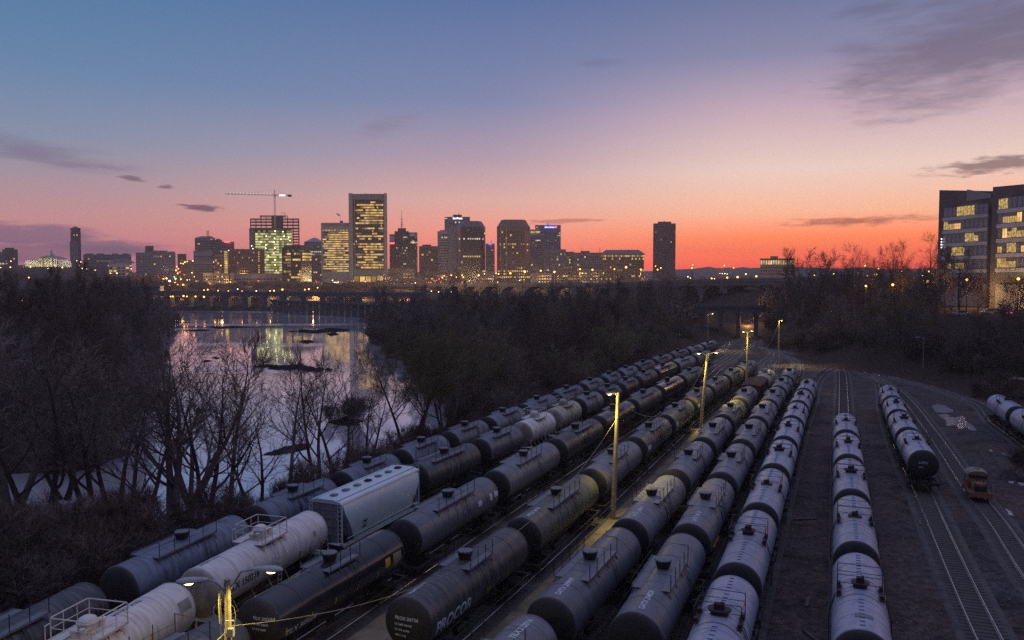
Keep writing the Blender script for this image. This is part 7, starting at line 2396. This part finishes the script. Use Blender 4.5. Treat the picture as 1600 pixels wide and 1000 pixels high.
# ------------------------------------------------------------------ street lamps of the town
def lamp_proto(mat, key, r):
    mb = MB(); mb.tube([(0, 0, 0), (0, 0, .93), (.06, 0, 1.0)], [.018, .010, .008], 5); pole = mb.mesh('pole', M['steel_dark'])
    mb = MB(); mb.lathe([(.12, -.9), (.72, -.66), (1.0, 0), (.72, .66), (.12, .9)], 10); lamp = mb.mesh('lamp', M[mat], True)
    return pole, lamp
LP = {k: lamp_proto(m, k, 1) for k, m in (('o', 'e_orange'), ('y', 'e_yel'), ('w', 'e_white'), ('r', 'e_red'), ('g', 'e_tl'))}
def street_lamp(px, py, D, col, r, label, group):
    p = at_y(px, py, D); gz = height(p.x, p.y)
    hgt = max(p.z - gz, 2.5); 
    t = thing('traffic_light' if col in 'rg' else 'street_lamp', label, 'traffic light' if col in 'rg' else 'street lamp', (p.x, p.y, p.z - hgt), 0, group)
    a = link('pole', LP[col][0], t); a.scale = (max(6.0, hgt), max(6.0, hgt), hgt)
    b = link('lamp', LP[col][1], t, (0, 0, hgt)); r *= 1.3; b.scale = (r, r, r)
    return t
def lamps(pts, D, col, r, label, group, dD=0):
    for i, (x, y) in enumerate(pts):
        street_lamp(x, y, D + dD * math.sin(i * 2.4), col, r * (.8 + .4 * ((i * 37) % 11) / 10), label, group)
c1 = lambda L_: [(x / 4, 260 + y / 4) for x, y in L_]
c2 = lambda L_: [(240 + x / 4, 280 + y / 4) for x, y in L_]
c3 = lambda L_: [(580 + x / 5, 300 + y / 5) for x, y in L_]
c4 = lambda L_: [(850 + x / 4, 320 + y / 4) for x, y in L_]
c5 = lambda L_: [(1200 + x / 4, 260 + y / 4) for x, y in L_]
lamps(c1([(1015,720),(1022,703),(1040,700),(1095,725),(1110,740),(1145,740),(1130,705),(1097,702)]), 900, 'o', .72, 'orange street lamp in the bright cluster at the low bend of the curving road', 'lamps on the curving road')
lamps(c1([(1060,716)]), 890, 'w', 1.15, 'brightest white lamp in the middle of the curving road cluster', None)
lamps(c1([(1115,640),(1105,627),(1100,650),(1130,605),(1145,608),(1155,598),(1170,595),(1205,590),(1112,668)]), 1010, 'o', .62, 'orange street lamp climbing the upper part of the curving road', 'lamps on the curving road', 40)
lamps(c1([(1185,708),(1215,690),(1170,710),(1335,598),(1430,525),(1380,620),(1372,720),(1440,722),(1200,665)]), 930, 'o', .45, 'small orange lamp in front of the parking garage', 'lamps below the towers')
lamps(c1([(1125,660)]), 930, 'r', .8, 'red traffic light on the curving road', None); lamps(c1([(1090,690)]), 920, 'g', .6, 'green traffic light on the curving road', None)
lamps(c2([(315,693),(338,690),(380,705),(403,697),(467,700),(553,702),(728,698),(752,697),(805,690),(945,690),(970,687),(1025,678)]), 680, 'o', .50, 'orange street lamp along the bank road above the long dark bridge', 'lamps along the bank road')
lamps(c2([(525,687),(642,700)]), 680, 'w', .45, 'pale lamp among the orange ones above the long dark bridge', 'lamps along the bank road')
lamps(c2([(107,733),(120,733),(187,730),(208,733),(262,733),(315,735)]), 600, 'o', .46, 'orange lamp seen under the deck of the long dark bridge', 'lamps under the bridge')
lamps(c2([(655,637)]), 930, 'r', .8, 'red lamp below the unfinished tower', None)
lamps(c2([(1015,637)]), 930, 'r', .5, 'red lamp beside the curved yellow block', None)
lamps(c2([(1000,660),(1040,668),(1075,672),(1090,690),(1010,690),(990,668)]), 880, 'o', .36, 'small orange lamp between the curved block and the dark trees', 'lamps below the towers')
lamps(c2([(1118,632),(1128,645),(1140,646),(1152,646)]), 900, 'w', .55, 'white lamp in the cluster under the banded tower', 'white lamps in the waterside park')
lamps(c2([(1207,650),(1325,640),(1430,640)]), 900, 'w', .52, 'white park lamp at the foot of the tallest tower', 'white lamps in the waterside park')
lamps(c2([(1557,662)]), 880, 'w', .95, 'large bright white lamp right of the tallest tower', None)
lamps(c2([(1190,682),(1245,684),(1312,683),(1375,672),(1425,684),(1480,682),(1523,725)]), 840, 'w', .30, 'small white path lamp below the tallest tower', 'white lamps in the waterside park')
lamps(c3([(665,665),(710,650),(720,665),(885,640),(975,635),(995,640),(570,655),(625,650),(555,668)]), 900, 'o', .55, 'orange street lamp on the road behind the pale viaduct', 'lamps behind the pale viaduct')
lamps(c3([(840,650),(1087,635),(1200,622),(1325,615),(1432,625)]), 840, 'o', .85, 'large orange street lamp standing above the pale viaduct', 'lamps behind the pale viaduct')
lamps(c3([(765,695),(1315,702),(990,705),(1160,690),(852,773),(527,780),(470,775),(625,778),(205,805)]), 720, 'w', .36, 'small pale lamp at the foot of the pale viaduct', 'lamps behind the pale viaduct')
lamps(c3([(345,710),(395,730),(455,730)]), 820, 'w', .5, 'pale lamp near the start of the pale viaduct', 'lamps behind the pale viaduct')
lamps(c3([(430,710),(450,706),(465,706),(490,690),(510,690),(530,680),(545,705),(710,706)]), 860, 'r', .34, 'red tail lamp in the queue at the start of the viaduct', 'red lamps at the viaduct start')
lamps(c4([(225,402),(303,406),(513,390),(605,405)]), 800, 'o', .75, 'large orange street lamp in front of the hipped block', 'lamps on the far road')
lamps(c4([(66,420),(240,428),(440,402),(697,383),(730,395),(710,405)]), 820, 'o', .5, 'orange lamp between the hipped block and the lone tower', 'lamps on the far road')
lamps(c4([(930,375),(1127,380),(925,395),(1185,395)]), 1100, 'o', .7, 'lamp standing against the red horizon beyond the lone tower', 'lamps on the far road')
lamps(c4([(1048,460),(1145,455),(1210,452),(1262,433),(1327,447)]), 520, 'o', .46, 'orange lamp just above the arched viaduct', 'lamps along the arched viaduct')
lamps(c4([(1100,430),(1115,430),(1130,430),(1145,433),(1065,462),(900,450),(915,458)]), 620, 'w', .26, 'tiny pale light above the arched viaduct', 'lamps along the arched viaduct')
lamps(c1([(180,695),(140,838)]), 330, 'o', .26, 'single small orange lamp inside the dark wood', 'lamps in the dark wood')
lamps(c1([(480,590),(505,597),(515,637),(540,640),(570,655),(595,648),(550,690),(690,668),(730,668),(820,640),(65,630),(5,632),(190,628),(390,632),(300,637),(68,593)]), 1000, 'y', .52, 'yellow lamp along the hill road by the white hall', 'lamps along the hill road', 30)
lamps(c5([(612,748),(780,740)]), 232, 'o', .28, 'orange street lamp shining through the tall embankment trees', 'street lamps on the embankment')
lamps(c5([(1000,720)]), 228, 'o', .42, 'largest orange street lamp, left of the office building', None)
lamps(c5([(1245,708)]), 226, 'o', .34, 'orange street lamp in front of the office podium', None)
lamps(c5([(1565,703)]), 218, 'o', .36, 'orange street lamp before the second wing of the office', None)
lamps(c5([(690,640),(833,655),(812,680),(965,683),(608,620),(1005,657)]), 480, 'y', .34, 'small yellow lamp far behind the embankment trees', 'distant lamps behind the embankment')
lamps(c5([(345,668),(370,668),(410,672),(515,670),(535,674),(565,665),(620,683),(665,677),(680,675),(875,670),(290,680),(690,770),(760,770)]), 560, 'y', .26, 'tiny yellow lamp low behind the embankment trees', 'distant lamps behind the embankment')
for x, y, D, e in ((1450, 440, 226, 1000), (1511, 437, 224, 900), (1591, 436, 216, 1100), (1515, 453, 243, 3000), (1592, 456, 227, 1800), (1353, 447, 230, 900), (1395, 445, 230, 900)):  # the two nearest the podium are unseen fills, added to warm its wall
    amber_light(x, y + 3, D, e)
amber_light(1182, 497, 335, 9000, (1, .62, .2)); amber_light(1168, 505, 322, 3000, (1, .62, .2))
amber_light(265, 440, 890, 70000, (1, .5, .12), 2); amber_light(283, 425, 950, 60000, (1, .5, .12), 2)
for x in (330, 390): amber_light(x, 443, 860, 6000, (1, .55, .2), 2)
for x in range(275, 640, 72): amber_light(x, 461, 655, 30000, (1, .6, .22), 1.5)
for x in (905, 960, 1000, 1130): amber_light(x, 428, 800, 30000, (1, .6, .25), 2)
for x in (640, 700, 760, 830, 880): amber_light(x, 434, 800, 60000, (1, .62, .25), 2)
for x in (520, 560, 600): amber_light(x, 440, 900, 40000, (1, .8, .4), 2)

# ------------------------------------------------------------------ vehicles by the office
def car(x, y, D, rz, mat, label, tail):
    p = at_y(x, y, D); gz = height(p.x, p.y)
    t = thing('parked_car', label, 'car', (p.x, p.y, gz), rz)
    mb = MB(); prof = [(-2.2, .35), (-2.25, .8), (-2.05, .98), (-1.0, 1.02), (1.2, 1.0), (2.1, .85), (2.2, .6), (2.15, .35)]
    n = len(prof)
    mb.add([(a, -.88, z) for a, z in prof] + [(a, .88, z) for a, z in prof], [tuple(range(n)), tuple(range(n, 2 * n))[::-1]] + [(i, i + n, (i + 1) % n + n, (i + 1) % n) for i in range(n)])
    mb.build('body', mat, t)
    mb = MB(); prof = [(-1.75, 1.0), (-1.25, 1.46), (.35, 1.48), (1.15, 1.0)]; n = 4
    mb.add([(a, -.74, z) for a, z in prof] + [(a, .74, z) for a, z in prof], [tuple(range(n)), tuple(range(n, 2 * n))[::-1]] + [(i, i + n, (i + 1) % n + n, (i + 1) % n) for i in range(n)])
    mb.build('cabin', M['glass'], t)
    mb = MB(); mb.box((-.45, 0, 1.49), (1.5, 1.36, .05)); mb.build('roof', mat, t)
    for s in (-1, 1):
        for a in (-1.35, 1.35):
            mb = MB(); mb.tube([(a, s * .80, .33), (a, s * .92, .33)], .33, 14); mb.build('wheel', M['steel_dark'], t)
        mb = MB(); mb.box((-2.24, s * .62, .78), (.08, .36, .22)); mb.build('tail_light', M['e_red'] if tail else M['rust'], t)
    return t
M['car_dark'] = paint('dark_car_paint', (.03, .03, .035), .25, .1, 1); M['car_pale'] = paint('pale_car_paint', (.45, .42, .38), .3, .1, 1)
car(1567, 489, 205, R(96), M['car_dark'], 'dark car with red tail lights in front of the office building', True)
car(1502, 486, 206, R(10), M['car_pale'], 'pale car parked below the office podium among the bare trees', False)
car(1545, 480, 216, R(15), M['car_pale'], 'pale car parked close to the office podium wall', False)
# heap of dark brush beside the yard road
p = on_z(1606, 752, 0)
plant('shrub1', p.x, p.y, .9, 'dark brush heap at the edge of the yard beside the puddles', None, name='brush_heap', cat='shrub')

# ------------------------------------------------------------------ the evening air
def haze():
    mb = MB(); mb.box2((-3150, -3150, -9), (3150, 3150, 135))
    m = bpy.data.materials.new('evening_haze'); m.use_nodes = True; nt = m.node_tree
    for n in list(nt.nodes): nt.nodes.remove(n)
    o = N(nt, 'ShaderNodeOutputMaterial'); v = N(nt, 'ShaderNodeVolumePrincipled')
    v.inputs['Color'].default_value = (.95, .80, .70, 1); v.inputs['Density'].default_value = .00022; v.inputs['Anisotropy'].default_value = .2
    nt.links.new(v.outputs[0], o.inputs['Volume'])
    h = mb.build('haze', m); tag(h, kind='stuff')
haze()
